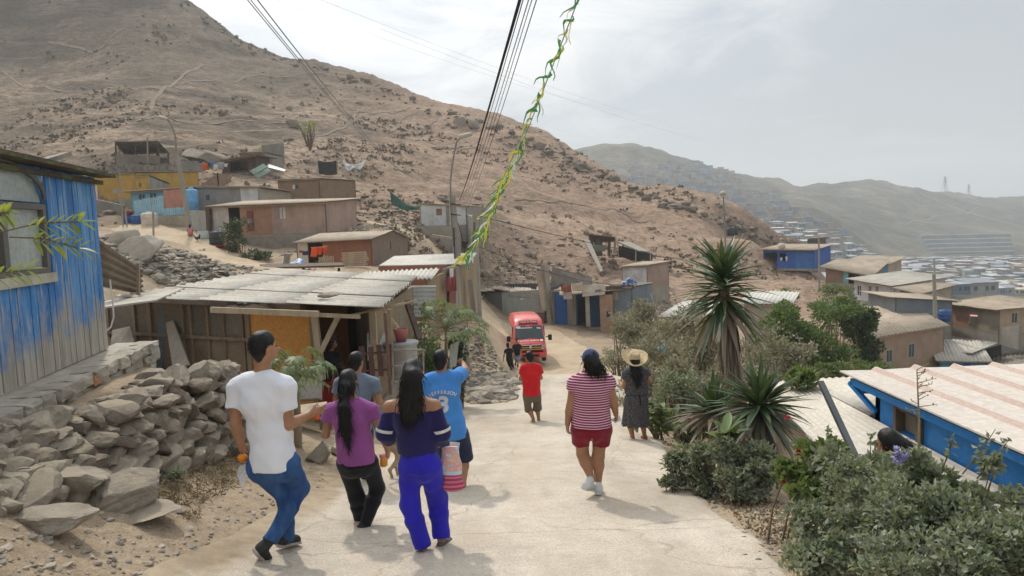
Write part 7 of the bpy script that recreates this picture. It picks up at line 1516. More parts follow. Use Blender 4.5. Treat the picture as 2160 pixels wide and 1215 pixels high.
secs=[(.93,.42,.66,.30,.80),(.90,.36,.80,.25,.98),(.78,.30,.84,.25,1.06),(.42,.26,.85,.26,1.30),(.0,.26,.85,.28,1.86),(-.28,.26,.85,.30,2.12),(-.6,.26,.85,.30,2.22),(-2.0,.26,.85,.30,2.27),(-3.5,.26,.85,.30,2.24),(-3.75,.30,.82,.28,2.12),(-3.82,.40,.78,.25,1.95)]
ring=lambda w,z0,z1:[(-w*.93,z0),(-w,z0+.12),(-w,z0+(z1-z0)*.45),(-w*.965,z0+(z1-z0)*.72),(-w*.88,z1-.10),(-w*.70,z1-.015),(0,z1+.02),(w*.70,z1-.015),(w*.88,z1-.10),(w*.965,z0+(z1-z0)*.72),(w,z0+(z1-z0)*.45),(w,z0+.12),(w*.93,z0)]
vsx=[];m_=13
for(x,z0,w,_,z1)in secs:vsx+=[VP(x,s,z)for s,z in ring(w,z0,z1)]
fs=[(i*m_+k,i*m_+(k+1)%m_,(i+1)*m_+(k+1)%m_,(i+1)*m_+k)for i in range(len(secs)-1)for k in range(m_)]+[tuple(range(m_)),tuple((len(secs)-1)*m_+k for k in range(m_))[::-1]]
mb=MB();mb.add(vsx,fs,0,True);mb.build('body',VR,van)
def quadV(name,pts,mat,parent=van,t=.015):
 c=[VP(*a)for a in pts];nn=nrmz(np.cross(c[1]-c[0],c[3]-c[0]));nn=nn if nn@(vf+vu*.3)>0 or abs(nn@vf)<.3 else-nn
 mb=MB();mb.hexa([q-nn*t for q in c],[q+nn*t for q in c]);return mb.build(name,mat,parent)
wsd=quadV('windscreen',[(.50,-.74,1.22),(.50,.74,1.22),(-.02,.68,1.84),(-.02,-.68,1.84)],GLD,van,.035)
quadV('sun_strip',[(.12,-.62,1.72),(.12,.18,1.72),(.09,.18,1.75),(.09,-.62,1.75)],WHP,wsd,.04);quadV('sticker',[(.14,.42,1.70),(.14,.62,1.68),(.10,.62,1.72),(.10,.42,1.75)],WHP,wsd,.04);quadV('sticker',[(.08,-.66,1.76),(.08,-.42,1.76),(.03,-.42,1.82),(.03,-.66,1.82)],WHP,wsd,.04)
db=quadV('destination_board',[(-.05,-.50,1.93),(-.05,.50,1.93),(-.22,.48,2.08),(-.22,-.48,2.08)],mk('dark_red_board',(.20,.02,.025),None,2,.5,0),van,.03)
tx=lambda body,x,s,z,size,upv,mat,par,e=.003:text3(body,VP(x,s,z),-vs_ if(-vs_)[0]>0 else vs_,upv,size,mat,'lettering',par,e,bold=.004)
ub=nrmz(VP(-.22,0,2.08)-VP(-.05,0,1.93));tx('Cindi & Thais',-.10,0,2.045,.16,ub,mk('pink_print',(.75,.35,.36),None,2,.6,0),db)
uh=nrmz(VP(.44,0,1.26)-VP(.80,0,1.06));tx('LA SRA. MARTA',.66,.0,1.165,.135,uh,WHP,van)
for s in(-.62,.60):quadV('badge',[(.70,s-.07,1.12),(.70,s+.07,1.12),(.60,s+.07,1.19),(.60,s-.07,1.19)],WHP if s>0 else YLP,van,.03)
gr=quadV('grille',[(.945,-.50,.72),(.945,.50,.72),(.90,.56,.97),(.90,-.56,.97)],BLKP,van,.03)
for z in(.74,.84,.955):quadV('grille_bar',[(.965,-.52,z),(.965,.52,z),(.955,.52,z+.035),(.955,-.52,z+.035)],CHR if z>.9 else YLP,gr,.03)
mb=MB();mb.lathe(VP(.985,0,.87),[(.02,0),(.075,.0),(.08,.015),(.05,.02)],14,tilt=Matrix((tuple(vs_),tuple(vu),tuple(vf))).transposed());mb.build('emblem',CHR,gr)
for s in(-1,1):
 quadV('headlight',[(.93,s*.54,.74),(.86,s*.80,.76),(.80,s*.80,.98),(.885,s*.58,.95)],HDL,van,.03);quadV('fog_lamp',[(.97,s*.58,.46),(.94,s*.70,.46),(.94,s*.70,.55),(.97,s*.58,.55)],HDL,van,.02)
 mb=MB();mb.bar(VP(.38,s*.84,1.30),VP(.42,s*.98,1.30),.04,.04);mb.build('mirror_arm',BLKP,van)
 mb=MB();roughbox(mb,VP(.44,s*1.06,1.27),(.10,.20,.30),(vf,vs_,vu),.004);mb.build('mirror',BLKP,van)
 for(x0,x1)in((-.15,-.95),(-1.05,-1.9),(-2.0,-2.85),(-2.95,-3.55)):quadV('side_window',[(x0,s*.845,1.28),(x1,s*.845,1.28),(x1,s*.815,1.78),(x0,s*.815,1.78)],GLD,van,.02)
 for x in(0,-2.6):
  c_=VP(x,s*.76,.33);ax_=Matrix((tuple(vf),tuple(vu),tuple(vs_*s))).transposed();wh=MB();wh.lathe(c_,[(.22,-.10),(.32,-.10),(.34,-.05),(.34,.05),(.32,.10),(.22,.10)],22,tilt=ax_);w_o=wh.build('wheel',RUB,van);wh=MB();wh.lathe(c_,[(.05,.06),(.20,.07),(.22,.095),(.10,.10),(.05,.10)],18,tilt=ax_);wh.build('rim',CHR,w_o)
mb=MB();roughbox(mb,VP(.93,0,.48),(.22,1.62,.26),(vf,vs_,vu),.006);mb.build('bumper',VR,van);quadV('air_intake',[(1.05,-.42,.40),(1.05,.42,.40),(1.05,.42,.52),(1.05,-.42,.52)],BLKP,van,.012)
for s in(-.35,.3):mb=MB();mb.bar(VP(.52,s-.3,1.235),VP(.47,s+.25,1.27),.02,.02);mb.build('wiper',BLKP,van)
POLE=mk('concrete_pole',(.33,.305,.26),(.26,.24,.205),1.5,.9,.3,20,(1,1,.3));LAMP=mk('lamp_head',(.46,.43,.36),(.38,.35,.29),3,.6,.1,10);PIPE=mk('lamp_pipe',(.27,.25,.22),None,3,.7,0)
def pole(label,foot,top,r0,r1,name='power_pole',cat='pole',mat=POLE,group=None):
 t=thing(name,foot,label,cat,group);mb=MB();mb.tube([foot-(0,0,.6),lerp(foot,top,.5),top],[r0,(r0+r1)/2,r1],14);mb.build('shaft',mat,t);return t
def lamp_arm(t,pts,D,r,head,hs):
 mb=MB();mb.tube([P(x,y,D)for x,y in pts],r,8);a=mb.build('arm',PIPE,t)
 c0,c1=P(*head[0],D),P(*head[1],D);S_=Sdf(hs*.22);S_.seg(c0,c1,(hs*.55,hs*.62),(hs*.8,hs*.5),np.array([0,1.,0]),hs*.3);S_.build('lamp_head',LAMP,t);return a
Dp=28.;f_=P(985,778,Dp);f_[2]=H(f_[0],f_[1]);tp=P(954,414,Dp)
pm_=pole('main concrete power pole at the road bend, thickest one with a leaning lamp arm',f_,tp,.17,.125)
lamp_arm(pm_,[(956,520),(951,440),(950,385),(954,345),(963,300),(972,290)],Dp-.1,.035,((972,289),(993,283)),.16)
mb=MB();
for y in(430,452):mb.tube([P(950,y,Dp-.15),P(972,y+2,Dp-.15)],.02,6)
mb.tube([P(957,480,Dp-.2),P(962,600,Dp-.2),P(975,720,Dp-.2)],.02,6);mb.tube([P(966,470,Dp-.2),P(980,520,Dp-.25),P(975,620,Dp-.2)],.012,5);mb.build('fittings',BLKP,pm_)
f2=P(1010,668,36);f2[2]=H(f2[0],f2[1]);pole('slimmer concrete pole standing just behind the main one',f2,P(1001,446,36),.17,.12)
post('timber_pole','thin leaning timber pole between the two concrete poles',P(984,690,30),P(1001,470,33),.09,WOODDARK,'pole')
f3=G(404,516);f3=P(404,516,48);l3=pole('slender street lamp pole with curved arm beside the crouching girl',P(406,508,48.5),P(372,318,48.5),.19,.12,'street_lamp','street lamp')
lamp_arm(l3,[(372,320),(370,290),(364,268),(356,254),(346,249)],48.4,.075,((350,251),(338,247)),.2)
l4=pole('round-headed street lamp rising behind the tall yucca',P(1532,555,80),P(1526,415,80),.10,.08,'street_lamp','street lamp',PIPE);mb=MB();mb.lathe(P(1526,412,80),[(.2,-.05),(.38,.05),(.40,.25),(.30,.42),(.1,.5)],16);mb.build('lamp_head',LAMP,l4)
for(x0,y0,x1,y1,D,r,lab)in((1729,640,1727,500,72,.11,'thin grey pole at the right end of the bright blue shack'),(1974,690,1970,578,50,.15,'concrete pole among the huts at the far right'),(1425,422,1425,400,136,.12,'tiny dark pole on the ridge of the big hill'),(1972,578,1970,545,240,.3,'pale pole far off above the valley roofs')):
 pole(lab,P(x0,y0,D),P(x1,y1,D),r,r*.75)
for(x0,y0,x1,y1,lab)in((325,560,323,448,'thin rusty stake beside the sandy track, in front of the cream tank'),(262,505,252,365,'thin pale pole left of the blue barrels'),(270,500,264,440,'second thin pale pole beside the blue barrels'),(200,500,196,440,'crooked stick at the edge of the blue hut'),(312,345,311,290,'bare stick rising through the open shed roof'),(638,405,636,383,'short stick on the roof of the small brown shack'),(1293,700,1240,655,'')):
 if lab:D=40 if x0>320 and y0>550 else 52 if y0>440 else 78;post('stick',lab,P(x0,y0,D),P(x1,y1,D),.09 if D<60 else.14,WOODGREY,'stick')
WIRE=mk('black_wire',(.02,.02,.022),None,1,.7,0);WIREF=mk('grey_wire',(.30,.31,.33),None,1,.7,0)
def wire(label,pts,r,mat=WIRE,name='wire',group=None,sag=0.,n=26):
 a,b=P(*pts[0]),P(*pts[-1]);
 q=[lerp(a,b,t)-(0,0,sag*4*t*(1-t))for t in np.linspace(0,1,n)]
 if b[1]<9:q.append(b+(b-q[-2])/np.linalg.norm(b-q[-2])*7)
 mb=MB();mb.tube(q,r,5);return tag(mb.build(name,mat),label,'wire',group)
wire('thick black twisted power cable running overhead from the main pole',[(968,424,28),(1105,-30,4.2)],.011,sag=.12)
for i,(x0,x1,r,lab)in enumerate(((972,1112,.003,'thin overhead wire nearest the thick cable'),(976,1124,.003,'second thin overhead wire right of the thick cable'),(981,1131,.0026,'third thin overhead wire right of the thick cable'),(986,1141,.0032,'outermost thin overhead wire right of the thick cable'))):wire(lab,[(x0,428+i*3,28),(x1,-30,3.6+i*.1)],r,sag=.12)
for i,(x,r,lab)in enumerate(((520,.006,'left one of three wires slanting down across the big hill'),(527,.006,'middle one of three wires slanting down across the big hill'),(542,.008,'right one of three wires slanting down across the big hill'))):wire(lab,[(x-14,-20,7+i*.3),(880,372,48)],r,WIREF,sag=.55)
wire('thin cable crossing the slope above the shop to the tarp shelter',[(1010,455,36),(1440,548,60)],.018,WIRE,sag=.2);wire('lower cable sagging to the tin shop',[(1010,520,36),(1336,602,48)],.014,WIRE,sag=.5)
for i,(x0,y0,x1,y1)in enumerate(((560,-10,1300,235),(640,-15,1420,262),(800,60,1500,300))):wire('faint high-voltage line far off in the pale sky',[(x0,y0,300),(x1,y1,700)],.05,WIREF,'power_line','faint high-voltage lines',4.)
wire('pale guy wire running from the white shed down to the bushes',[(1372,618,50),(1388,665,40)],.012,WIREF)
bt=thing('bunting',P(975,540,27.8),'string of torn green and yellow plastic bunting strung up from the main pole','bunting')
BG=leafmat('green_plastic',(.01,.17,.055),(.03,.30,.10),.35,.4);BY=leafmat('yellow_plastic_strip',(.60,.48,.03),(.80,.68,.10),.35,.4);BW=leafmat('pale_plastic',(.55,.68,.62),(.7,.78,.72),.35,.4)
a,b=P(975,545,27.8),P(1224,-12,5.2);line=lambda t:lerp(a,b,t)-np.array([0,0,.40*4*t*(1-t)])
mb=MB();mb.tube([line(t)for t in np.linspace(0,1.25,44)],.005,5);mb.build('string',WIREF,bt)
rb=random.Random(4);extra=[MB(),MB(),MB()];allst=[];t_=.0
while t_<1:allst.append(27.8*t_/(5.2+22.6*t_));t_+=(.0065 if t_<.5 else.013+.016*(t_-.5))*rb.uniform(.6,1.4)
keep=set(allst[-84:]);ex_=list(np.linspace(1.01,1.2,12));allst+=ex_;keep|=set(ex_)
for n_s,t_ in enumerate(allst):
 o=line(t_);px_=max(o[1],4.5)/1500;w=rb.uniform(5,9)*px_;L_=rb.uniform(20,46)*px_;dv_=nrmz(np.array([rb.uniform(-1.,.15),rb.uniform(-.5,.5),rb.uniform(-1.,-.2)]));sv=nrmz(np.cross(dv_,(rb.uniform(-1,1),rb.uniform(-1,1),rb.uniform(-.4,.4))))
 k=rb.choices([0,1,2],[.58,.30,.12])[0];pts_=[];m=5
 for i in range(m+1):
  u=i/m;c_=o+dv_*L_*u+sv*.03*math.sin(u*5+n_s)+np.array([0,0,-.05*u*u]);ww=w*(1-u*.75);pts_+=[c_-sv*ww/2,c_+sv*ww/2]
 q_=MB()if t_ in keep else extra[k];q_.add(pts_,[(2*i,2*i+1,2*i+3,2*i+2)for i in range(m)],0,True)
 if t_ in keep:q_.build('strip',(BG,BY,BW)[k],bt)
for k,m in enumerate((BG,BY,BW)):
 if extra[k].n:extra[k].build('strips',m,bt)['kind']='stuff'
DOGM=mk('tan_fur',(.50,.38,.25),(.40,.29,.18),9,.9,.5,90);D_=8.6
d0=P(836,990,D_);d0[2]=H(d0[0],d0[1]);dog=thing('dog',d0,'cream tan dog seen between the two women, walking to the right','dog')
S_=Sdf(.011);X_=np.array([.86,.5,0.]);Y_=np.array([-.5,.86,0.]);Q=lambda x,y,z:d0+X_*x+Y_*y+np.array([0,0,z])
S_.seg(Q(0,0,.42),Q(.26,0,.41),(.085,.10),(.10,.125),Y_,.05);S_.seg(Q(.26,0,.41),Q(.46,0,.43),(.10,.13),(.085,.11),Y_,.05);S_.seg(Q(.46,0,.45),Q(.60,0,.58),.075,.06,None,.04);S_.seg(Q(.60,0,.60),Q(.66,0,.60),.075,.06,None,.03);S_.seg(Q(.66,0,.59),Q(.79,0,.56),.045,.028,None,.02)
for s in(-1,1):
 S_.seg(Q(.60,s*.045,.65),Q(.585,s*.065,.71),.022,.010,None,.02)
 S_.seg(Q(.02,s*.06,.38),Q(.06+.05*s,s*.065,.24),.065,.038,None,.03);S_.seg(Q(.06+.05*s,s*.065,.24),Q(-.05+.06*s,s*.065,.14),.038,.022,None,.02);S_.seg(Q(-.05+.06*s,s*.065,.14),Q(-.02+.06*s,s*.065,.02),.022,.018,None,.015);S_.seg(Q(-.02+.06*s,s*.065,.018),Q(.03+.06*s,s*.065,.015),.02,.016,None,.01)
 S_.seg(Q(.44,s*.06,.36),Q(.43-.05*s,s*.06,.19),.05,.026,None,.03);S_.seg(Q(.43-.05*s,s*.06,.19),Q(.44-.06*s,s*.06,.02),.024,.017,None,.015);S_.seg(Q(.44-.06*s,s*.06,.018),Q(.485-.06*s,s*.06,.015),.02,.016,None,.01)
S_.seg(Q(-.06,0,.45),Q(-.18,0,.52),.028,.02,None,.03);S_.seg(Q(-.18,0,.52),Q(-.24,0,.64),.02,.012,None,.02);S_.build('body',DOGM,dog)
for s in(-1,1):mb=MB();mb.add(_ICO[1][0]*.010+Q(.69,s*.042,.62),_ICO[1][1],0,True);mb.build('eye',EYEM,dog)
h0=P(416,522,46);h0[2]=H(h0[0],h0[1]);hen=thing('hen',h0,'dark hen standing on the sandy track','hen');S_=Sdf(.02);S_.seg(h0+(0,0,.22),h0+(.16,0,.26),.10,.085,None,.05);S_.seg(h0+(-.05,0,.26),h0+(-.17,0,.40),.06,.03,None,.05);S_.seg(h0+(.18,0,.30),h0+(.22,0,.42),.05,.035,None,.04);S_.seg(h0+(.22,0,.43),h0+(.28,0,.42),.035,.012,None,.02)
for s in(-.04,.04):S_.seg(h0+(.06,s,.18),h0+(.06,s,.02),.022,.016,None,.02)
S_.build('body',PLK,hen);mb=MB();mb.add(_ICO[1][0]*np.array([.03,.012,.025])+h0+(.22,0,.48),_ICO[1][1]);mb.build('comb',PLR,hen)
ROOFP=mk('cream_tile_sheet',(.60,.54,.47),(.56,.495,.43),.8,.8,.1,16,dirt=(.58,.47,.40),dscale=.9,damt=.3);BLUEH=mk('vivid_blue_paint',(.015,.20,.56),(.012,.17,.48),1.2,.6,.12,30,dirt=(.10,.25,.45),dscale=2,damt=.25);BEIR=mk('beige_painted_sheet',(.58,.53,.45),(.54,.49,.415),1.,.85,.15,12,dirt=(.45,.38,.29),dscale=.8,damt=.45);ROOFPK=mk('pink_edge',(.53,.41,.35),(.50,.375,.32),2,.8,.1,16)
xw=4.74;zb=-1.07;ye,yn=9.2,1.5
bh=thing('blue_house',(6.5,5.4,-3.2),'vivid blue house with cream ribbed roof below the road at right','house')
ops=[(.22,.24+.95,.0,.0)]
wy=lambda px:None
def yat(px,py):
 d=ray(px,py);t=xw/d[0];q=d*t+CAM;return q[1],q[2]
y1_,z1_=yat(1896,848);y2_,z2_=yat(1950,874);y3_,z3_=yat(1950,935)
mb=MB();wallq(mb,(xw,ye),(xw,yn),-.54,-.54,-3.3,.12,[(ye-y1_,ye-y2_,zb+.03+3.3,z1_+3.3)],0,(1,0));mb.build('wall',BLUEH,bh)
mb=MB();wallq(mb,(xw,ye),(9.6,ye),-.54,-.60,-3.3,.12,(),0,(0,-1));wallq(mb,(9.6,ye),(9.6,yn),-.6,-.6,-3.3,.12,(),0,(-1,0));wallq(mb,(xw,yn),(9.6,yn),-.54,-.6,-3.3,.12,(),0,(0,1));mb.build('wall',BLUEH,bh)
mb=MB();zc_=(zb+.03+z1_)/2
for(yy,zz,w,h)in((y1_-.03,zc_,.06,z1_-zb-.03),(y2_+.03,zc_,.06,z1_-zb-.03),((y1_+y2_)/2,z1_-.03,abs(y1_-y2_)-.12,.06)):mb.box((xw+.0,yy,zz),(.14,w,h))
wd=mb.build('window',WOODDARK,bh);mb=MB();mb.box((xw+.06,(y1_+y2_)/2,zc_),(.02,abs(y1_-y2_)-.1,z1_-zb-.05));mb.build('shutter_board',mk('grey_shutter',(.22,.20,.165),(.16,.145,.12),2,.9,.3,14),wd)
def ribroof(mb,x0,x1,y0,y1,zl,zr,pitch,hgt,mr,mp):
 n=int((x1-x0)/pitch);prof=[]
 for i in range(n):
  b=x0+i*pitch
  prof+=[(b,0,mp),(b+pitch*.80,0,mr),(b+pitch*.89,hgt,mp),(b+pitch*.94,hgt,mr)]
 prof.append((x0+n*pitch,0,mp));rows=7;V=[];V2=[]
 for k in range(rows+1):
  y=y0+(y1-y0)*k/rows
  for(x,z,_)in prof:zz=zl+(zr-zl)*(x-x0)/(x1-x0)+z+.006*math.sin(x*7+k);V.append((x,y,zz));V2.append((x,y,zz-.02))
 m=len(prof);kk=(rows+1)*m
 for i in range(m-1):
  f=[(k*m+i,k*m+i+1,(k+1)*m+i+1,(k+1)*m+i)for k in range(rows)];mt=1 if prof[i][1]!=prof[i+1][1]else 0
  mb.add(V,f,mt)if False else None
  for q in f:mb.add([V[j]for j in q]+[V2[j]for j in q],[(0,1,2,3),(7,6,5,4),(0,4,5,1),(1,5,6,2),(2,6,7,3),(3,7,4,0)],mt)
mb=MB();ribroof(mb,4.52,10.0,yn-.2,9.75,-.52,-.50,.545,.045,0,1);mb.build('roof',[ROOFP,ROOFPK],bh)
mb=MB();mb.bar((4.62,9.6,-.64),(4.62,yn-.1,-.64),.05,.09);mb.bar((4.6,9.62,-.66),(4.72,9.15,-.95),.06,.05);mb.build('fascia',BLUEH,bh)
mb=MB();mb.box((4.85,9.55,-.72),(.3,.2,.12));mb.build('gutter_box',BLUEH,bh)
bt_=thing('beige_roof_shed',(3.9,8.2,-2.6),'low shed with flat beige sheet roof beside the vivid blue house','shed')
mb=MB();corr(mb,[(3.05,4.6,-1.10),(4.72,4.6,-1.08),(4.72,11.6,-1.06),(4.05,11.6,-1.10)],.11,.012,.02,along=False);corr(mb,[(4.735,9.35,-1.06),(6.3,9.35,-1.04),(6.3,11.6,-1.04),(4.735,11.6,-1.06)],.11,.012,.02);mb.build('roof',BEIR,bt_)
mb=MB();wallq(mb,(3.2,4.7),(4.15,11.5),-1.14,-1.14,-3.4,.1,(),0,(1,-.1));wallq(mb,(4.15,11.5),(6.2,11.5),-1.12,-1.1,-4.6,.1,(),0,(0,-1));wallq(mb,(3.2,4.7),(4.6,4.7),-1.14,-1.14,-3.4,.1,(),0,(0,1));mb.build('wall',mk('shed_wall_earth',(.34,.28,.20),(.26,.21,.15),3,.9,.3,14),bt_)
post('steel_pole','dark steel bar leaning out over the beige sheet roof',P(1803,960,6.6),P(1731,806,7.4),.055,mk('dark_steel',(.07,.085,.09),(.10,.10,.10),5,.5,.1,20),'pole')
post('stump','short wooden stump at the right edge of the road by the yuccas',P(1455,902,10.2),P(1455,880,10.2),.10,WOODDARK,'stump')
rp=np.random.default_rng(31)
def unit(n):q=rp.normal(size=(n,3));return q/np.linalg.norm(q,axis=1)[:,None]
def leaves(mb,c,L,W,up=.3,dirs=None,m=0,fold=.25,droop=0.):
 n=len(c);d=unit(n)if dirs is None else dirs+unit(n)*.75;d[:,2]+=up-droop;d/=np.linalg.norm(d,axis=1)[:,None]
 s=np.cross(d,unit(n));s/=np.linalg.norm(s,axis=1)[:,None];nn=np.cross(s,d)
 l=L*rp.uniform(.6,1.3,(n,1));w=W*rp.uniform(.7,1.25,(n,1))
 V=np.stack([c,c+d*l*.45-s*w*.5+nn*w*fold,c+d*l-nn*w*.15,c+d*l*.45+s*w*.5+nn*w*fold],1).reshape(-1,3)
 i=np.arange(n)*4;F_=np.concatenate([np.stack([i,i+2,i+1],1),np.stack([i,i+3,i+2],1)]);mb.add(V,F_.tolist(),m,True)
def blob(n,c,r,shell=.55):
 q=unit(n)*(shell+(1-shell)*rp.random((n,1)))**.6*np.asarray(r);return np.asarray(c)+q
def foliage(t,clumps,n,L,W,mat,stem_mat,foot,up=.25,name='foliage',sub=9,subr=.38,stems=True,sr=.006,droop=0.):
 mb=MB();sm=MB();foot=np.asarray(foot,float);tot=sum(r[0]*r[1]*r[2]for _,r in clumps)**1.0
 for c,r in clumps:
  c=np.asarray(c,float);r=np.asarray(r,float);w=(r[0]*r[1]*r[2])**.67/sum((q[1][0]*q[1][1]*q[1][2])**.67 for q in clumps)
  k=max(40,int(n*w));sc_=blob(sub,c,r*.8,.35);rs=rp.uniform(.6,1.25,sub)
  for s_,f in zip(sc_,rs):
   pts=blob(max(6,int(k/sub)),s_,r*subr*f,.25);leaves(mb,pts,L,W,up,(pts-s_)/np.linalg.norm(pts-s_,axis=1)[:,None]*.55,0,.25,droop)
   if stems:
    m_=lerp(foot,s_,.5)+rp.normal(size=3)*.08*np.linalg.norm(s_-foot);ft=foot+rp.normal(size=3)*(.02,.02,0)if name=='crown' else lerp(foot,np.array([s_[0],s_[1],H(s_[0],s_[1])]),rp.uniform(.45,.95));ft[2]=ft[2]if name=='crown' else H(ft[0],ft[1])-.02;m_=lerp(ft,s_,.5)+rp.normal(size=3)*.05*np.linalg.norm(s_-ft);rp.random()<(.5 if name=='crown' else.28)and sm.tube(([]if name=='crown' else[np.array([foot[0],foot[1],H(foot[0],foot[1])-.05]),np.array([(foot[0]+ft[0])/2,(foot[1]+ft[1])/2,H((foot[0]+ft[0])/2,(foot[1]+ft[1])/2)-.04])])+[ft,m_,s_],([]if name=='crown' else[sr,sr])+[sr*1.3,sr,sr*.4],5)
 mb.build(name,mat,t)
 if stems:sm.build('stems',stem_mat,t)
STEM=mk('plant_stem',(.20,.15,.09),(.13,.10,.065),6,.9,.3,30)
LG=leafmat('shrub_leaf',(.06,.085,.058),(.40,.44,.32),.42,.5,(.42,.40,.32),.45);LD=leafmat('dusty_leaf',(.12,.112,.078),(.44,.40,.32),.35,.7,(.42,.35,.28),.6);LB=leafmat('bright_leaf',(.045,.085,.025),(.17,.25,.085),.35,.5,(.25,.24,.15),.35);LT=leafmat('dense_tree_leaf',(.042,.085,.032),(.20,.29,.12),.4,.5);LTD=leafmat('dark_tree_leaf',(.012,.032,.016),(.06,.10,.05),.2,.5);LDRY=leafmat('dry_leaf',(.12,.075,.04),(.32,.24,.15),.15,.8);LP=leafmat('papaya_leaf',(.07,.12,.04),(.24,.29,.14),.35,.5);LGY=leafmat('yellow_green_leaf',(.16,.22,.03),(.42,.46,.12),.45,.4)
RF=mk('red_flower',(.55,.03,.05),None,3,.6,0);LF=mk('lilac_flower',(.36,.33,.58),(.5,.46,.68),9,.6,0)
def shrub(label,foot,clumps,n,L,W,mat,name='shrub',cat='shrub',group=None,**k):
 t=thing(name,foot,label,cat,group);foliage(t,clumps,n,L,W,mat,STEM,foot,**k);return t
def gp(px,py,d0=2):q=G(px,py,d0);return q
f=on(1.95,3.9);t=shrub('dense leafy green bush filling the lower right corner',f,[(P(1760,1130,4.0),(.34,.3,.22)),(P(1900,1090,4.0),(.40,.35,.30)),(P(2050,1135,3.9),(.36,.35,.26)),(P(1820,1030,4.5),(.3,.3,.22)),(P(2160,1180,3.6),(.36,.35,.26)),(P(1960,1190,3.5),(.5,.3,.22)),(P(1730,1185,3.8),(.22,.2,.14))],21000,.040,.026,LG,sub=30,subr=.25)
f=on(2.35,4.8);t=shrub('taller loose bush with pale leaves and lilac flowers, under the blue house wall',f,[(P(1950,1020,4.7),(.26,.28,.16)),(P(2040,1065,4.5),(.22,.25,.13)),(P(1870,1010,4.8),(.26,.28,.15)),(P(1780,990,5.0),(.22,.25,.16)),(P(1925,965,4.7),(.09,.1,.08)),(P(2090,985,4.4),(.07,.07,.07)),(P(2140,1060,4.2),(.10,.1,.08))],4300,.06,.038,LG,sub=11,subr=.34)
mb=MB();
for _ in range(26):c=P(1897+rp.normal()*7,962+rp.normal()*8,4.6);leaves(mb,np.array([c]*5),.028,.022,.1)
mb.build('flowers',LF,t)
f=on(1.75,5.3);t=shrub('geranium bush with red flowers and bare brown stems at the road edge',f,[(P(1700,990,5.3),(.24,.2,.13)),(P(1745,960,5.4),(.22,.2,.15)),(P(1790,1010,5.2),(.24,.22,.17)),(P(1715,1045,5.0),(.16,.16,.10))],2300,.062,.055,LB,sub=9,sr=.008)
mb=MB()
for px,py,D in((1686,952,5.5),(1657,1017,5.2),(1780,1008,5.0),(1660,880,7.0)):
 for _ in range(7):c=P(px+rp.normal()*3,py+rp.normal()*3,D);leaves(mb,np.array([c]*4),.025,.022,.2)
mb.build('flowers',RF,t)
f=on(1.62,6.9);shrub('low grey-green shrub at the right road edge below the yuccas',f,[(P(1440,972,7.4),(.22,.2,.14)),(P(1505,955,7.1),(.26,.22,.20)),(P(1580,965,7.0),(.28,.25,.20)),(P(1550,1010,6.8),(.28,.16,.12)),(P(1470,1000,7.2),(.2,.16,.10)),(P(1620,1000,6.8),(.2,.16,.13)),(P(1432,1012,7.3),(.2,.14,.10)),(P(1490,1028,7.1),(.2,.14,.10)),(P(1580,1040,6.7),(.24,.14,.10))],8000,.055,.032,LG,sub=11)
t=thing('agave_plant',on(1.7,7.6),'clump of broad bright leaves at the foot of the left yucca','plant');mb=MB();c0=P(1535,930,7.2)
def broad(mb,o,d,L,W,m=0,bend=.4,n=6):
 d=nrmz(d);s=nrmz(np.cross(d,(0,0,1.))+rp.normal(size=3)*.1);V=[]
 for i in range(n+1):
  u=i/n;c=np.asarray(o)+d*L*u+np.array([0,0,-bend*L*u*u*.6]);w=W*math.sin(math.pi*min(.98,.06+u*.94))**.8;lift=np.cross(s,d)*w*.18;V+=[c-s*w/2+lift,c,c+s*w/2+lift]
 mb.add(V,[q for i in range(n)for q in((3*i,3*i+1,3*i+4,3*i+3),(3*i+1,3*i+2,3*i+5,3*i+4))],m,True)
for _ in range(16):a=rp.uniform(0,6.28);broad(mb,c0+rp.normal(size=3)*.05,(math.cos(a),math.sin(a),rp.uniform(.5,1.4)),rp.uniform(.25,.42),.10)
mb.build('leaves',LB,t)
f=P(1392,890,11.6);f[2]=H(f[0],f[1]);t=thing('canna_plant',f,'glossy broad-leaved green plant beside the straw hat woman','plant');mb=MB()
for _ in range(95):a=rp.uniform(0,6.28);z=rp.uniform(.1,.62);broad(mb,f+np.array([rp.normal()*.16,rp.normal()*.16,z]),(math.cos(a),math.sin(a),rp.uniform(.2,1.5)),rp.uniform(.2,.34),rp.uniform(.08,.12),bend=.5)
mb.build('leaves',LB,t);sm=MB()
for _ in range(12):sm.tube([f+rp.normal(size=3)*(.1,.1,0),f+np.array([rp.normal()*.18,rp.normal()*.18,.6])],.012,5)
sm.build('stems',STEM,t)
YG=leafmat('yucca_leaf',(.03,.06,.03),(.12,.18,.09),.12,.4);YD=leafmat('yucca_dry_leaf',(.13,.095,.07),(.34,.28,.22),.1,.75);YM=leafmat('yucca_grey_leaf',(.07,.075,.05),(.20,.20,.15),.1,.55)
def blade(mb,o,d,L,W,bend,n=5,m=0):
 d=nrmz(d);s=np.cross(d,(0,0,1.));s=nrmz(s if np.linalg.norm(s)>.05 else(1,0,0));up=np.cross(s,d);V=[]
 for i in range(n+1):
  u=i/n;c=np.asarray(o)+d*L*u+np.array([0,0,-1.])*bend*L*u*u;w=W*(.55+1.2*u if u<.35 else(.97*(1-u)/.65)**.75+.02);V+=[c-s*w/2+up*w*.22,c,c+s*w/2+up*w*.22]
 mb.add(V,[q for i in range(n)for q in((3*i,3*i+1,3*i+4,3*i+3),(3*i+1,3*i+2,3*i+5,3*i+4))],m,True)
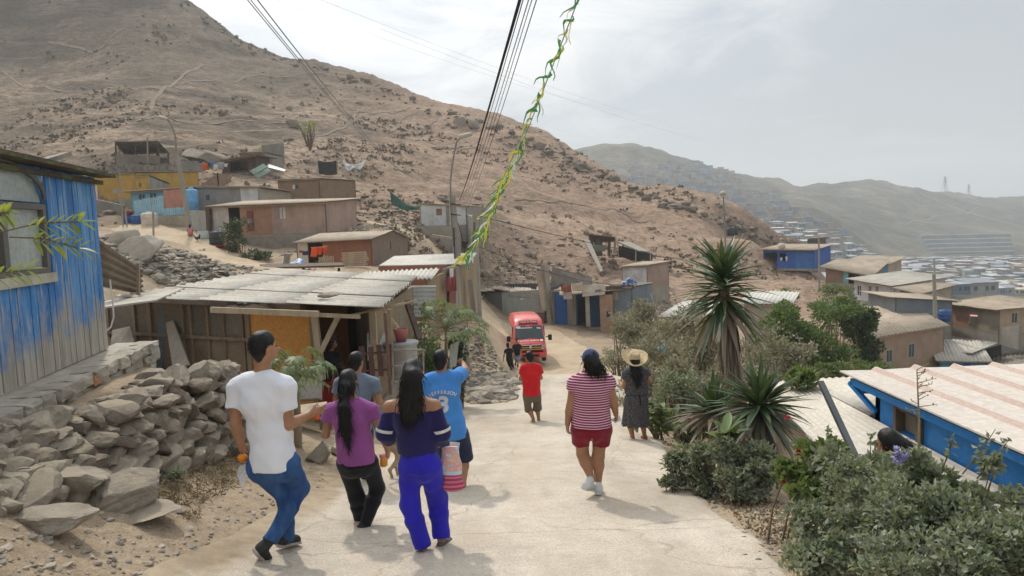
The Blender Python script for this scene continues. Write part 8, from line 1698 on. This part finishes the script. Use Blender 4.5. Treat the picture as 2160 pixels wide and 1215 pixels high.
def yucca(label,foot,crown,n,L,W,e0,e1,dry=.3,skirt=0,spike=None,trunk_r=.07,group=None,grey=.0,axis=0.):
 t=thing('yucca',foot,label,'yucca',group);crown=np.asarray(crown,float);g_,d_=MB(),MB()
 for i in range(n):
  u=i/n;el=e0+(e1-e0)*u**.85+rp.normal()*.15;a=i*2.39996+rp.normal()*.22;o=crown+np.array([0,0,axis*(.5-u)])+np.array([math.cos(a),math.sin(a),0])*.03
  d=(math.cos(a)*math.cos(el),math.sin(a)*math.cos(el),math.sin(el));dead=u>1-dry
  blade(d_ if dead else g_,o,d,L*rp.uniform(.70,1.14)*(1-.1*(u<.1)),W*rp.uniform(.75,1.25),(.10 if not dead else.14)+rp.uniform(0,.08)+(rp.uniform(.1,.4)if rp.random()<.16 else 0))
 for i in range(skirt):
  a=rp.uniform(0,6.28);z=crown[2]-axis*.5-rp.uniform(0,1.)*.35;o=np.array([lerp(crown,foot,.3)[0],crown[1],z])+np.array([math.cos(a),math.sin(a),0])*.06
  blade(d_,o,(math.cos(a)*rp.uniform(.03,.26),math.sin(a)*rp.uniform(.03,.26),-1),rp.uniform(.35,.75),W*.55,.02,4)
 g_.build('leaves',YG,t);d_.build('dry_leaves',YD if not grey else YM,t)
 mb=MB();mb.tube([np.asarray(foot)-(0,0,.2),lerp(foot,crown,.5)+(.02,0,0),crown],[trunk_r*1.3,trunk_r,trunk_r*.8],10);mb.build('trunk',mk('yucca_trunk',(.22,.15,.10),(.13,.09,.065),8,.9,.6,40,(1,1,.2)),t)
 if spike is not None:sp=MB();sp.tube([crown,spike],[.02,.008],6);[leaves(sp,np.array([lerp(crown,spike,q)]*5),.07,.025,.5)for q in np.linspace(.3,1,16)];sp.build('flower_spike',mk('dry_spike',(.45,.33,.17),None,4,.9),t)
 return t
cr=P(1526,612,9.0);fo=on(P(1572,960,9.0)[0],9.0);yucca('tall single-trunk yucca with a big round head of dark spiky leaves',fo,cr,210,.68,.062,1.05,-.72,.24,130,P(1517,520,9.0),.085,axis=.62)
yucca('large low yucca rosette in the middle of the right-hand planting',on(P(1605,900,7.7)[0],7.8),P(1603,858,7.7),190,.60,.066,1.42,-.85,.45,0,None,.06,'low yuccas by the road',.7,axis=.16)
yucca('smaller low yucca rosette left of the large one, over broad leaves',on(P(1500,920,8.6)[0],8.7),P(1504,868,8.5),95,.56,.062,1.42,-.35,.4,0,None,.05,'low yuccas by the road',0,axis=.10)
def dusty(label,px,py,D,r,n,mat=LD,L=.13,W=.05,name='shrub'):
 c=P(px,py,D);f=np.array([c[0],c[1],H(c[0],c[1])]);cl=[(c+unit(1)[0]*np.array(r)*.55,np.array(r)*rp.uniform(.45,.7))for _ in range(6)]+[(c,np.array(r)*.6)]+[(np.array([c[0]+rp.normal()*r[0]*.5,c[1]-rp.random()*r[1]*.5,lerp(f,c,q_)[2]]),np.array(r)*.5)for q_ in(.2,.35,.5,.6)]
 return shrub(label,f,cl,n,L,W,mat,name=name,sub=10,subr=.36,sr=.02)
dusty('dusty oleander bush with greenish tips nearest the tin shop',1345,672,26,(1.0,.9,.75),2600,LD,.15,.05)
dusty('big dusty grey-brown bush behind the straw hat',1400,745,19,(1.0,.9,.75),3200)
dusty('dusty pale shrub directly left of the tall yucca trunk',1470,740,15,(.75,.7,.65),2800,LD,.11,.045)
dusty('dusty bush between the tall yucca trunk and the dense tree',1640,745,16,(.85,.8,.7),3000,LD,.11,.045)
dusty('dull green shrub low behind the glossy broad-leaved plant',1450,820,12.5,(.5,.5,.45),2200,LG,.08,.035)
dusty('grey dusty shrub under the low yuccas, beside the tall trunk',1560,810,11.5,(.6,.5,.5),2200,LD,.09,.04)
dusty('bright leafy shrub at the left edge of the beige roof',1700,800,11,(.35,.3,.16),600,LB,.13,.06)
for px,py,D,r,n,lab in((1322,705,24,(.8,.7,.6),2200,'dusty bush standing at the road edge beyond the straw hat'),(1440,695,21,(.9,.8,.7),2600,'tall dusty bush directly behind the tall yucca leaves'),(1352,790,16.5,(.5,.5,.45),1700,'low dusty bush just behind the glossy plant'),(1430,815,14,(.55,.5,.5),2000,'grey dusty bush between the straw hat and the left low yucca')):dusty(lab,px,py,D,r,n,LD,.14,.055)
def tree(label,base,crowns,n,L,W,mat,tr=.12,group=None,sub=14):
 t=thing('tree',base,label,'tree',group);c0=np.mean([c for c,_ in crowns],0)
 mb=MB();fk=lerp(base,c0,.5);mb.tube([np.asarray(base)-(0,0,.3),fk],[tr,tr*.75],9)
 for c,r in crowns:mb.tube([fk,lerp(fk,c,.5)+rp.normal(size=3)*.15,c],[tr*.6,tr*.4,tr*.15],7)
 mb.build('trunk',STEM,t);foliage(t,crowns,n,L,W,mat,STEM,fk,name='crown',sub=sub,subr=.34,sr=.02);return t
b=P(1700,850,27);tree('large bright green leafy tree, biggest of the trees at right',b,[(P(1690,680,27),(1.4,1.2,1.0)),(P(1720,730,26.5),(1.5,1.2,1.0)),(P(1640,720,27),(1.1,1.,.9)),(P(1760,650,28),(1.1,1.,.7)),(P(1700,790,26),(1.5,1.,.7)),(P(1650,660,28),(.8,.8,.6)),(P(1770,760,26.5),(1.,1.,.8))],13500,.15,.075,LT,.2)
b=P(1822,840,30);tree('dark round tree right of the large bright green tree',b,[(P(1810,690,30),(1.0,.9,.9)),(P(1835,740,29.5),(.8,.8,.8)),(P(1790,660,31),(.9,.8,.6)),(P(1830,670,31),(.6,.6,.5))],7000,.14,.075,LTD,.16)
b=P(1800,850,22);tree('small pale green tree in front of the brown brick house',b,[(P(1800,780,22),(.7,.7,.3)),(P(1860,778,22),(.4,.4,.2)),(P(1740,785,22),(.6,.6,.3))],2600,.12,.055,LB,.07)
for(px,py,D,r,n,m,lab)in((1650,625,40,(1.,.8,.5),900,LB,'bright yellow-green bush on the slope below the blue shack'),(1760,612,45,(1.3,.8,.5),900,LB,'low bright bush beneath the teal house'),(495,488,44.5,(1.1,.9,.8),1300,LTD,'bushy dark tree in front of the pink hut door'),(545,535,43,(1.,.6,.3),600,LTD,'low dark green bush at the foot of the stone bank'),(630,318,78,(.01,.01,.01),0,LB,''),(556,318,84,(1.6,1.,.8),500,LGY,'pale dry bush above the small brown shack'),(1865,783,24,(.5,.4,.2),500,LB,'little green bush at the corner of the vivid blue house roof')):
 if n:dusty(lab,px,py,D,r,n,m,.17 if D>30 else.12,.08,'bush')
t=thing('tree',P(655,318,86),'spindly nearly bare tree standing alone on the slope','tree');mb=MB();o=P(655,318,86)
tips=[]
for k in range(13):a=rp.uniform(0,6.28);tp_=P(652+rp.normal()*9,262+rp.uniform(-12,16),86)+(0,rp.normal()*.5,0);mb.tube([o,lerp(o,tp_,.55)+rp.normal(size=3)*.12,tp_],[.09,.06,.02],5);tips.append(tp_)
mb.build('trunk',STEM,t);lf=MB();[leaves(lf,blob(26,q,(.5,.5,.3)),.22,.10,.1)for q in tips];lf.build('crown',LGY,t)
def papaya(label,foot,top,nl,L,mat=LP,tr=.06,spread=.7,lean=.25):
 t=thing('papaya_tree',foot,label,'papaya tree');mb=MB();mb.tube([np.asarray(foot)-(0,0,.2),lerp(foot,top,.6),top],[tr,tr*.8,tr*.6],9);lf=MB()
 for i in range(nl):
  a=i*2.4+rp.normal()*.2;el=rp.uniform(-.3,1.0);o=np.asarray(top)-(0,0,rp.uniform(0,.22));pet=L*rp.uniform(1.0,1.8)*spread
  e=o+pet*np.array([math.cos(a)*math.cos(el),math.sin(a)*math.cos(el),math.sin(el)]);mb.tube([o,lerp(o,e,.5)+(0,0,.05),e],[.010,.008,.006],5)
  f=nrmz([math.cos(a),math.sin(a),-lean-rp.uniform(0,.5)]);s=nrmz(np.cross(f,(0,0,1.)));n_=np.cross(s,f);sz=L*rp.uniform(.75,1.15)
  for an,ll in((0,1.),(.5,.92),(-.5,.92),(1.05,.74),(-1.05,.74),(1.7,.5),(-1.7,.5)):
   d=f*math.cos(an)+s*math.sin(an);sd_=s*math.cos(an)-f*math.sin(an);w=sz*.105
   V=[e,e+d*sz*.30*ll-sd_*w*.8,e+d*sz*.52*ll-sd_*w*.5,e+d*sz*.62*ll-sd_*w*1.35,e+d*sz*.72*ll-sd_*w*.4,e+d*sz*ll-n_*.06,e+d*sz*.72*ll+sd_*w*.4,e+d*sz*.62*ll+sd_*w*1.35,e+d*sz*.52*ll+sd_*w*.5,e+d*sz*.30*ll+sd_*w*.8]
   V=[q+n_*(-.35*np.linalg.norm(np.asarray(q)-e)**2/sz)for q in V]
   lf.add(V,[(0,1,9),(1,2,8,9),(2,3,4),(2,4,6,8),(8,6,7),(4,5,6)],0,True)
 lf.build('leaves',mat,t);mb.build('trunk',mk('papaya_trunk',(.30,.25,.17),(.22,.18,.12),6,.8,.3,30),t);return t
fo=P(628,945,9.6);fo[2]=H(fo[0],fo[1]);papaya('young papaya plant with lobed leaves beside the man in white',fo,P(624,768,9.6),26,.29,spread=1.0)
papaya('taller papaya with many lobed leaves at the foot of the main pole',on(P(935,760,17)[0],17.),P(942,682,17),44,.36,spread=1.5)
fo=on(P(905,780,16)[0],16.);dusty('tangled green garden bush beside the steel drum',912,760,15.5,(.5,.5,.55),2600,LT,.08,.045);dusty('dark climbing leaves hanging on the garden poles',965,740,17.4,(.3,.3,.5),900,LTD,.12,.06,'climber')
t=thing('shoots',P(1950,1100,4.2),'thin leafy shoots standing up out of the right-hand bushes','plant')
for p0,p1,D in(((2030,1000),(2100,905),4.5),((2060,1010),(2130,925),4.4),((1850,1000),(1838,915),4.8),((1760,980),(1745,905),5.0),((1990,985),(2010,925),4.6),((1700,1120),(1660,1060),4.1)):
 mb=MB();lf=MB();a_,b_=P(*p0,D),P(*p1,D);mb.tube([a_,lerp(a_,b_,.5)+rp.normal(size=3)*.02,b_],[.005,.004,.002],5);leaves(lf,np.array([lerp(a_,b_,q)+rp.normal(size=3)*.012 for q in rp.uniform(.25,1,30)]),.042,.026,.2);lf.build('leaves',LG,t);mb.build('stem',STEM,t)
t=thing('twig_plant',P(1940,1000,5.0),'thin bare stem with small buds rising before the cream roof','plant');mb=MB();lf=MB();b0,b1=P(1938,1000,5.0),P(1934,780,5.0);mb.tube([b0,lerp(b0,b1,.5)+(.01,0,0),b1],[.011,.008,.004],6)
for u in np.linspace(.55,1,15):
 o=lerp(b0,b1,u);a=rp.uniform(0,6.28);e=o+rp.uniform(.05,.14)*np.array([math.cos(a),math.sin(a)*.5,rp.uniform(.1,.6)]);mb.tube([o,e],[.004,.002],4);leaves(lf,np.array([lerp(o,e,q)for q in(.5,.8,1,1)]),.025,.010,.3)
mb.build('stems',mk('pale_stem',(.33,.30,.17),None,4,.8),t);lf.build('leaves',LDRY,t)
t=thing('branch',P(-60,560,3.4),'sprig of yellow-green feathery leaves reaching in before the hut window','branch');mb=MB();lf=MB()
for p0,p1,n in(((-80,470),(50,450),7),((0,490),(150,468),7),((20,500),(156,524),7),((-70,600),(40,572),6)):
 a_,b_=P(*p0,3.4),P(*p1,3.4)+(0,rp.normal()*.08,0);mb.tube([a_,lerp(a_,b_,.5)+(0,0,.02),b_],.004,5)
 for i in range(n):
  u=.35+.65*i/(n-1);o=lerp(a_,b_,u)
  for s in(-1,1):broad(lf,o,nrmz(b_-a_)*.8+np.array([0,rp.normal()*.4,s*.8]),.085,.030,bend=.2,n=4)
 broad(lf,b_,b_-a_,.09,.03,bend=.2,n=4)
mb.build('twigs',STEM,t);lf.build('leaves',LGY,t)
rs=np.random.default_rng(77)
def scatter(name,n,boxf,smin,smax,mats,kindm=None,flat=.6,sub=1,dens=None,dmax=300,power=2.2,dmin=2):
 mb=MB();V0,F0=_ICO[sub];tries=0;cnt=0;VV=[];FF=[];MM=[];k=0
 while cnt<n and tries<n*4:
  tries+=1;px,py=boxf();q=G2(px,py,dmin)
  if q is None or q[1]>dmax:continue
  if dens is not None and rs.random()>dens(px,py,q):continue
  s=(smin+(smax-smin)*rs.random()**power)*(1 if q[1]<30 or q[1]>110 else min(1,.35+q[1]/170))
  if np.isnan(s):continue
  sc_=s*np.array([rs.uniform(.7,1.5),rs.uniform(.7,1.3),flat*rs.uniform(.6,1.3)])
  V=V0*(1+rs.normal(size=(len(V0),1))*.22)*sc_;a=rs.uniform(0,6.28);ca,sa=math.cos(a),math.sin(a);V=np.stack([V[:,0]*ca-V[:,1]*sa,V[:,0]*sa+V[:,1]*ca,V[:,2]],1)+q+np.array([0,0,sc_[2]*.25])
  VV.append(V);FF+=[tuple(i+k for i in f)for f in F0];MM+=[int(rs.integers(0,len(mats)))]*len(F0);k+=len(V);cnt+=1
 mb.v=VV;mb.n=k;mb.f=FF;mb.m=MM;mb.s=[False]*len(FF);o=mb.build(name,mats,None,(0,0,0));o['kind']='stuff';return o
_T=np.exp(np.linspace(math.log(2.5),math.log(290),420))
def G2(px,py,dmin=2):
 d=ray(px,py);d=d/d[1];T_=_T[_T>=dmin];p=CAM[None]+d[None]*T_[:,None];h=H(p[:,0],p[:,1]);k=np.nonzero(p[:,2]<=h)[0]
 if len(k)==0 or k[0]==0:return None
 i=k[0];a0=p[i-1,2]-h[i-1];a1=h[i]-p[i,2];f=a0/(a0+a1+1e-9);q=p[i-1]*(1-f)+p[i]*f;q[2]=H(q[0],q[1]);return q
HR=mk('hill_rock',(.25,.20,.152),(.185,.15,.113),.7,.95,.5,6);HS=mk('hill_rock_light',(.31,.24,.175),(.23,.18,.13),.7,.95,.5,6);SCR=mk('dry_scrub',(.195,.16,.115),(.145,.12,.085),.8,.95,.6,5);SCR2=mk('dry_scrub_brown',(.25,.195,.135),(.18,.145,.10),.8,.95,.6,5)
def hbox():return rs.uniform(-60,1720),rs.uniform(0,590)
def hd(px,py,q):
 if q[1]<40:return 0
 w=fbm(q[0]*.05+3,q[1]*.05,4,41)+.5;up=sstep(q[2],2,40);return float(np.clip((w-.50)*6,.012,1)*(.6+.4*up))
def tufts(name,n,mats,smin,smax,dens):
 VV,FF,MM,k,cnt,tries=[],[],[],0,0,0
 while cnt<n and tries<n*5:
  tries+=1;px,py=hbox();q=G2(px,py,38)
  if q is None or rs.random()>dens(px,py,q):continue
  s=(smin+(smax-smin)*rs.random()**2)*(.5+q[1]/170);m=6;d=rs.normal(size=(m,3));d[:,2]=np.abs(d[:,2])*.8+.25;d/=np.linalg.norm(d,axis=1)[:,None];sd_=np.cross(d,rs.normal(size=(m,3)));sd_/=np.linalg.norm(sd_,axis=1)[:,None]
  b=q+rs.normal(size=(m,3))*np.array([s*.5,s*.4,.03]);V=np.stack([b-sd_*s*.3,b+sd_*s*.3,b+d*s*.75+sd_*s*.22,b+d*s*.7-sd_*s*.2],1).reshape(-1,3);VV.append(V);FF+=[tuple(k+4*i+j for j in range(4))for i in range(m)];MM+=[int(rs.integers(0,len(mats)))]*m;k+=4*m;cnt+=1
 mb=MB();mb.v=VV;mb.n=k;mb.f=FF;mb.m=MM;mb.s=[False]*len(FF);o=mb.build(name,mats,None,(0,0,0));o['kind']='stuff'
tufts('dry_scrub',4200,[SCR,SCR2],.18,.62,hd)
scatter('hill_rocks',2000,hbox,.10,.70,[HR,HS,HR],flat=.75,dens=lambda px,py,q:0 if q[1]<40 else float(np.clip((fbm(q[0]*.08,q[1]*.08+7,4,51)+.42-.46)*5,.012,1)),power=4.2,dmin=38)
scatter('ridge_rocks',320,lambda:(lambda k:(RIDGE[k][0]+(RIDGE[k+1][0]-RIDGE[k][0])*(u:=rs.random()),RIDGE[k][1]+(RIDGE[k+1][1]-RIDGE[k][1])*u+rs.uniform(0,22)))(int(rs.integers(3,len(RIDGE)-1))),.25,1.05,[HR,SCR],flat=.75,power=2.8,dmin=70)
GS=mk('scree_stone',(.33,.29,.235),(.22,.19,.155),1.5,.95,.5,12);GS2=mk('scree_stone_dark',(.19,.165,.135),(.13,.11,.09),1.5,.95,.5,12);GS3=mk('scree_stone_pale',(.45,.385,.30),(.36,.30,.23),1.5,.95,.5,12)
def poly(pts):
 pts=np.array(pts,float);lo,hi=pts.min(0),pts.max(0)
 def inside(x,y):
  c=False;n=len(pts);j=n-1
  for i in range(n):
   if(pts[i,1]>y)!=(pts[j,1]>y)and x<(pts[j,0]-pts[i,0])*(y-pts[i,1])/(pts[j,1]-pts[i,1])+pts[i,0]:c=not c
   j=i
  return c
 def f():
  while True:
   x,y=rs.uniform(lo[0],hi[0]),rs.uniform(lo[1],hi[1])
   if inside(x,y):return x,y
 return f
scatter('scree',2800,poly([(205,500),(340,520),(560,572),(640,600),(600,640),(300,640),(215,560)]),.025,.16,[GS,GS2,GS3,GS],power=2.6,dmin=18,sub=1)
scatter('rubble',900,poly([(985,745),(1010,700),(1045,740),(1060,780),(1095,800),(1085,850),(1000,855),(960,840)]),.04,.26,[GS,GS2,GS3],power=2.2,dmin=12)
scatter('loose_stones',900,poly([(0,1100),(280,1060),(480,960),(640,930),(700,1000),(600,1100),(450,1215),(0,1215)]),.004,.034,[GS,GS,GS3],power=3.4,sub=1,dmin=3)
scatter('pebbles',900,lambda:(rs.uniform(640,1640),rs.uniform(860,1215)),.003,.019,[GS,GS2,GS3],power=3.2,dmin=3)
scatter('loose_stones',520,poly([(1400,940),(1480,980),(1700,1120),(1640,1215),(1560,1215),(1480,1060)]),.005,.035,[GS,GS2,GS3],power=3.,dmin=3)
scatter('bank_rubble',1500,poly([(980,540),(1180,560),(1300,600),(1420,600),(1440,660),(1340,650),(1180,600),(1000,640)]),.06,.34,[GS,HS,GS3],power=3.4,dmin=45)
scatter('bank_rubble',700,poly([(700,420),(870,430),(900,480),(870,520),(640,540),(560,545),(700,500)]),.06,.40,[GS,HS,GS3],power=3.2,dmin=38)
def litter(name,n,boxf,L,W,mat,dmin=3,lift=.01):
 pts=[]
 while len(pts)<n:
  q=G2(*boxf(),dmin)
  if q is not None:pts.append(q+np.array([0,0,lift+rs.random()*.03]))
 mb=MB();leaves(mb,np.array(pts),L,W,-.1);o=mb.build(name,mat,None,(0,0,0));o['kind']='stuff'
litter('leaf_litter',900,poly([(1480,1020),(1560,1030),(1720,1090),(1700,1140),(1620,1150),(1540,1090)]),.04,.016,LDRY)
litter('dry_twigs',1500,poly([(300,1040),(440,980),(520,930),(600,960),(560,1000),(430,1070),(310,1080)]),.09,.012,LDRY,lift=.03)
litter('leaf_litter',500,poly([(1380,880),(1480,890),(1520,930),(1440,960),(1400,940)]),.05,.02,LDRY,6)
f=on(P(355,1010,6.4)[0],6.4);shrub('small green weed growing at the foot of the stone wall',f,[(f+np.array([0,0,.08]),(.14,.12,.07))],260,.05,.022,LG,stems=False,name='weed',cat='weed',sr=.004)
f=on(P(400,1085,5.7)[0],5.7);shrub('tiny dry weed by the dead twigs at the road side',f,[(f+np.array([0,0,.03]),(.14,.1,.03))],160,.03,.008,LDRY,stems=False,name='weed',cat='weed',sr=.003)
PATH=mk('hill_path',(.25,.19,.13),(.20,.15,.105),.3,.95,0)
def hpath(pts,w):
 q=[G2(*a,40)for a in pts];q=np.array([a for a in q if a is not None])
 if len(q)<2:return
 t=np.linspace(0,len(q)-1,60);k=np.arange(len(q));X=np.interp(t,k,q[:,0])+fbm(t*2,t*0,3,61)*2.5;Y=np.interp(t,k,q[:,1]);tx,ty=np.gradient(X),np.gradient(Y);ln=np.hypot(tx,ty)+1e-6;s=np.linspace(-.5,.5,5)*w*.6;XX=X[:,None]-ty[:,None]/ln[:,None]*s;YY=Y[:,None]+tx[:,None]/ln[:,None]*s
 grid_mesh(XX,YY,H(XX,YY)+.10,'footpath',PATH)
for pts,w in(([(290,255),(330,215),(380,165),(425,135)],1.2),([(0,150),(120,190),(300,185),(400,170),(560,160),(700,150)],.8),([(250,250),(400,262),(560,262),(620,255),(660,245)],.8),([(600,210),(615,240),(610,255)],.7),([(715,265),(760,235),(830,240),(900,225)],.9),([(640,285),(760,250),(880,235)],.7),([(900,265),(925,245)],1.),([(930,310),(1010,312),(1080,318)],1.2),([(900,300),(940,315),(1000,325)],.9),([(1080,420),(1200,430),(1290,440),(1360,470)],.7),([(100,90),(200,110),(260,60)],1.)):hpath(pts,w)
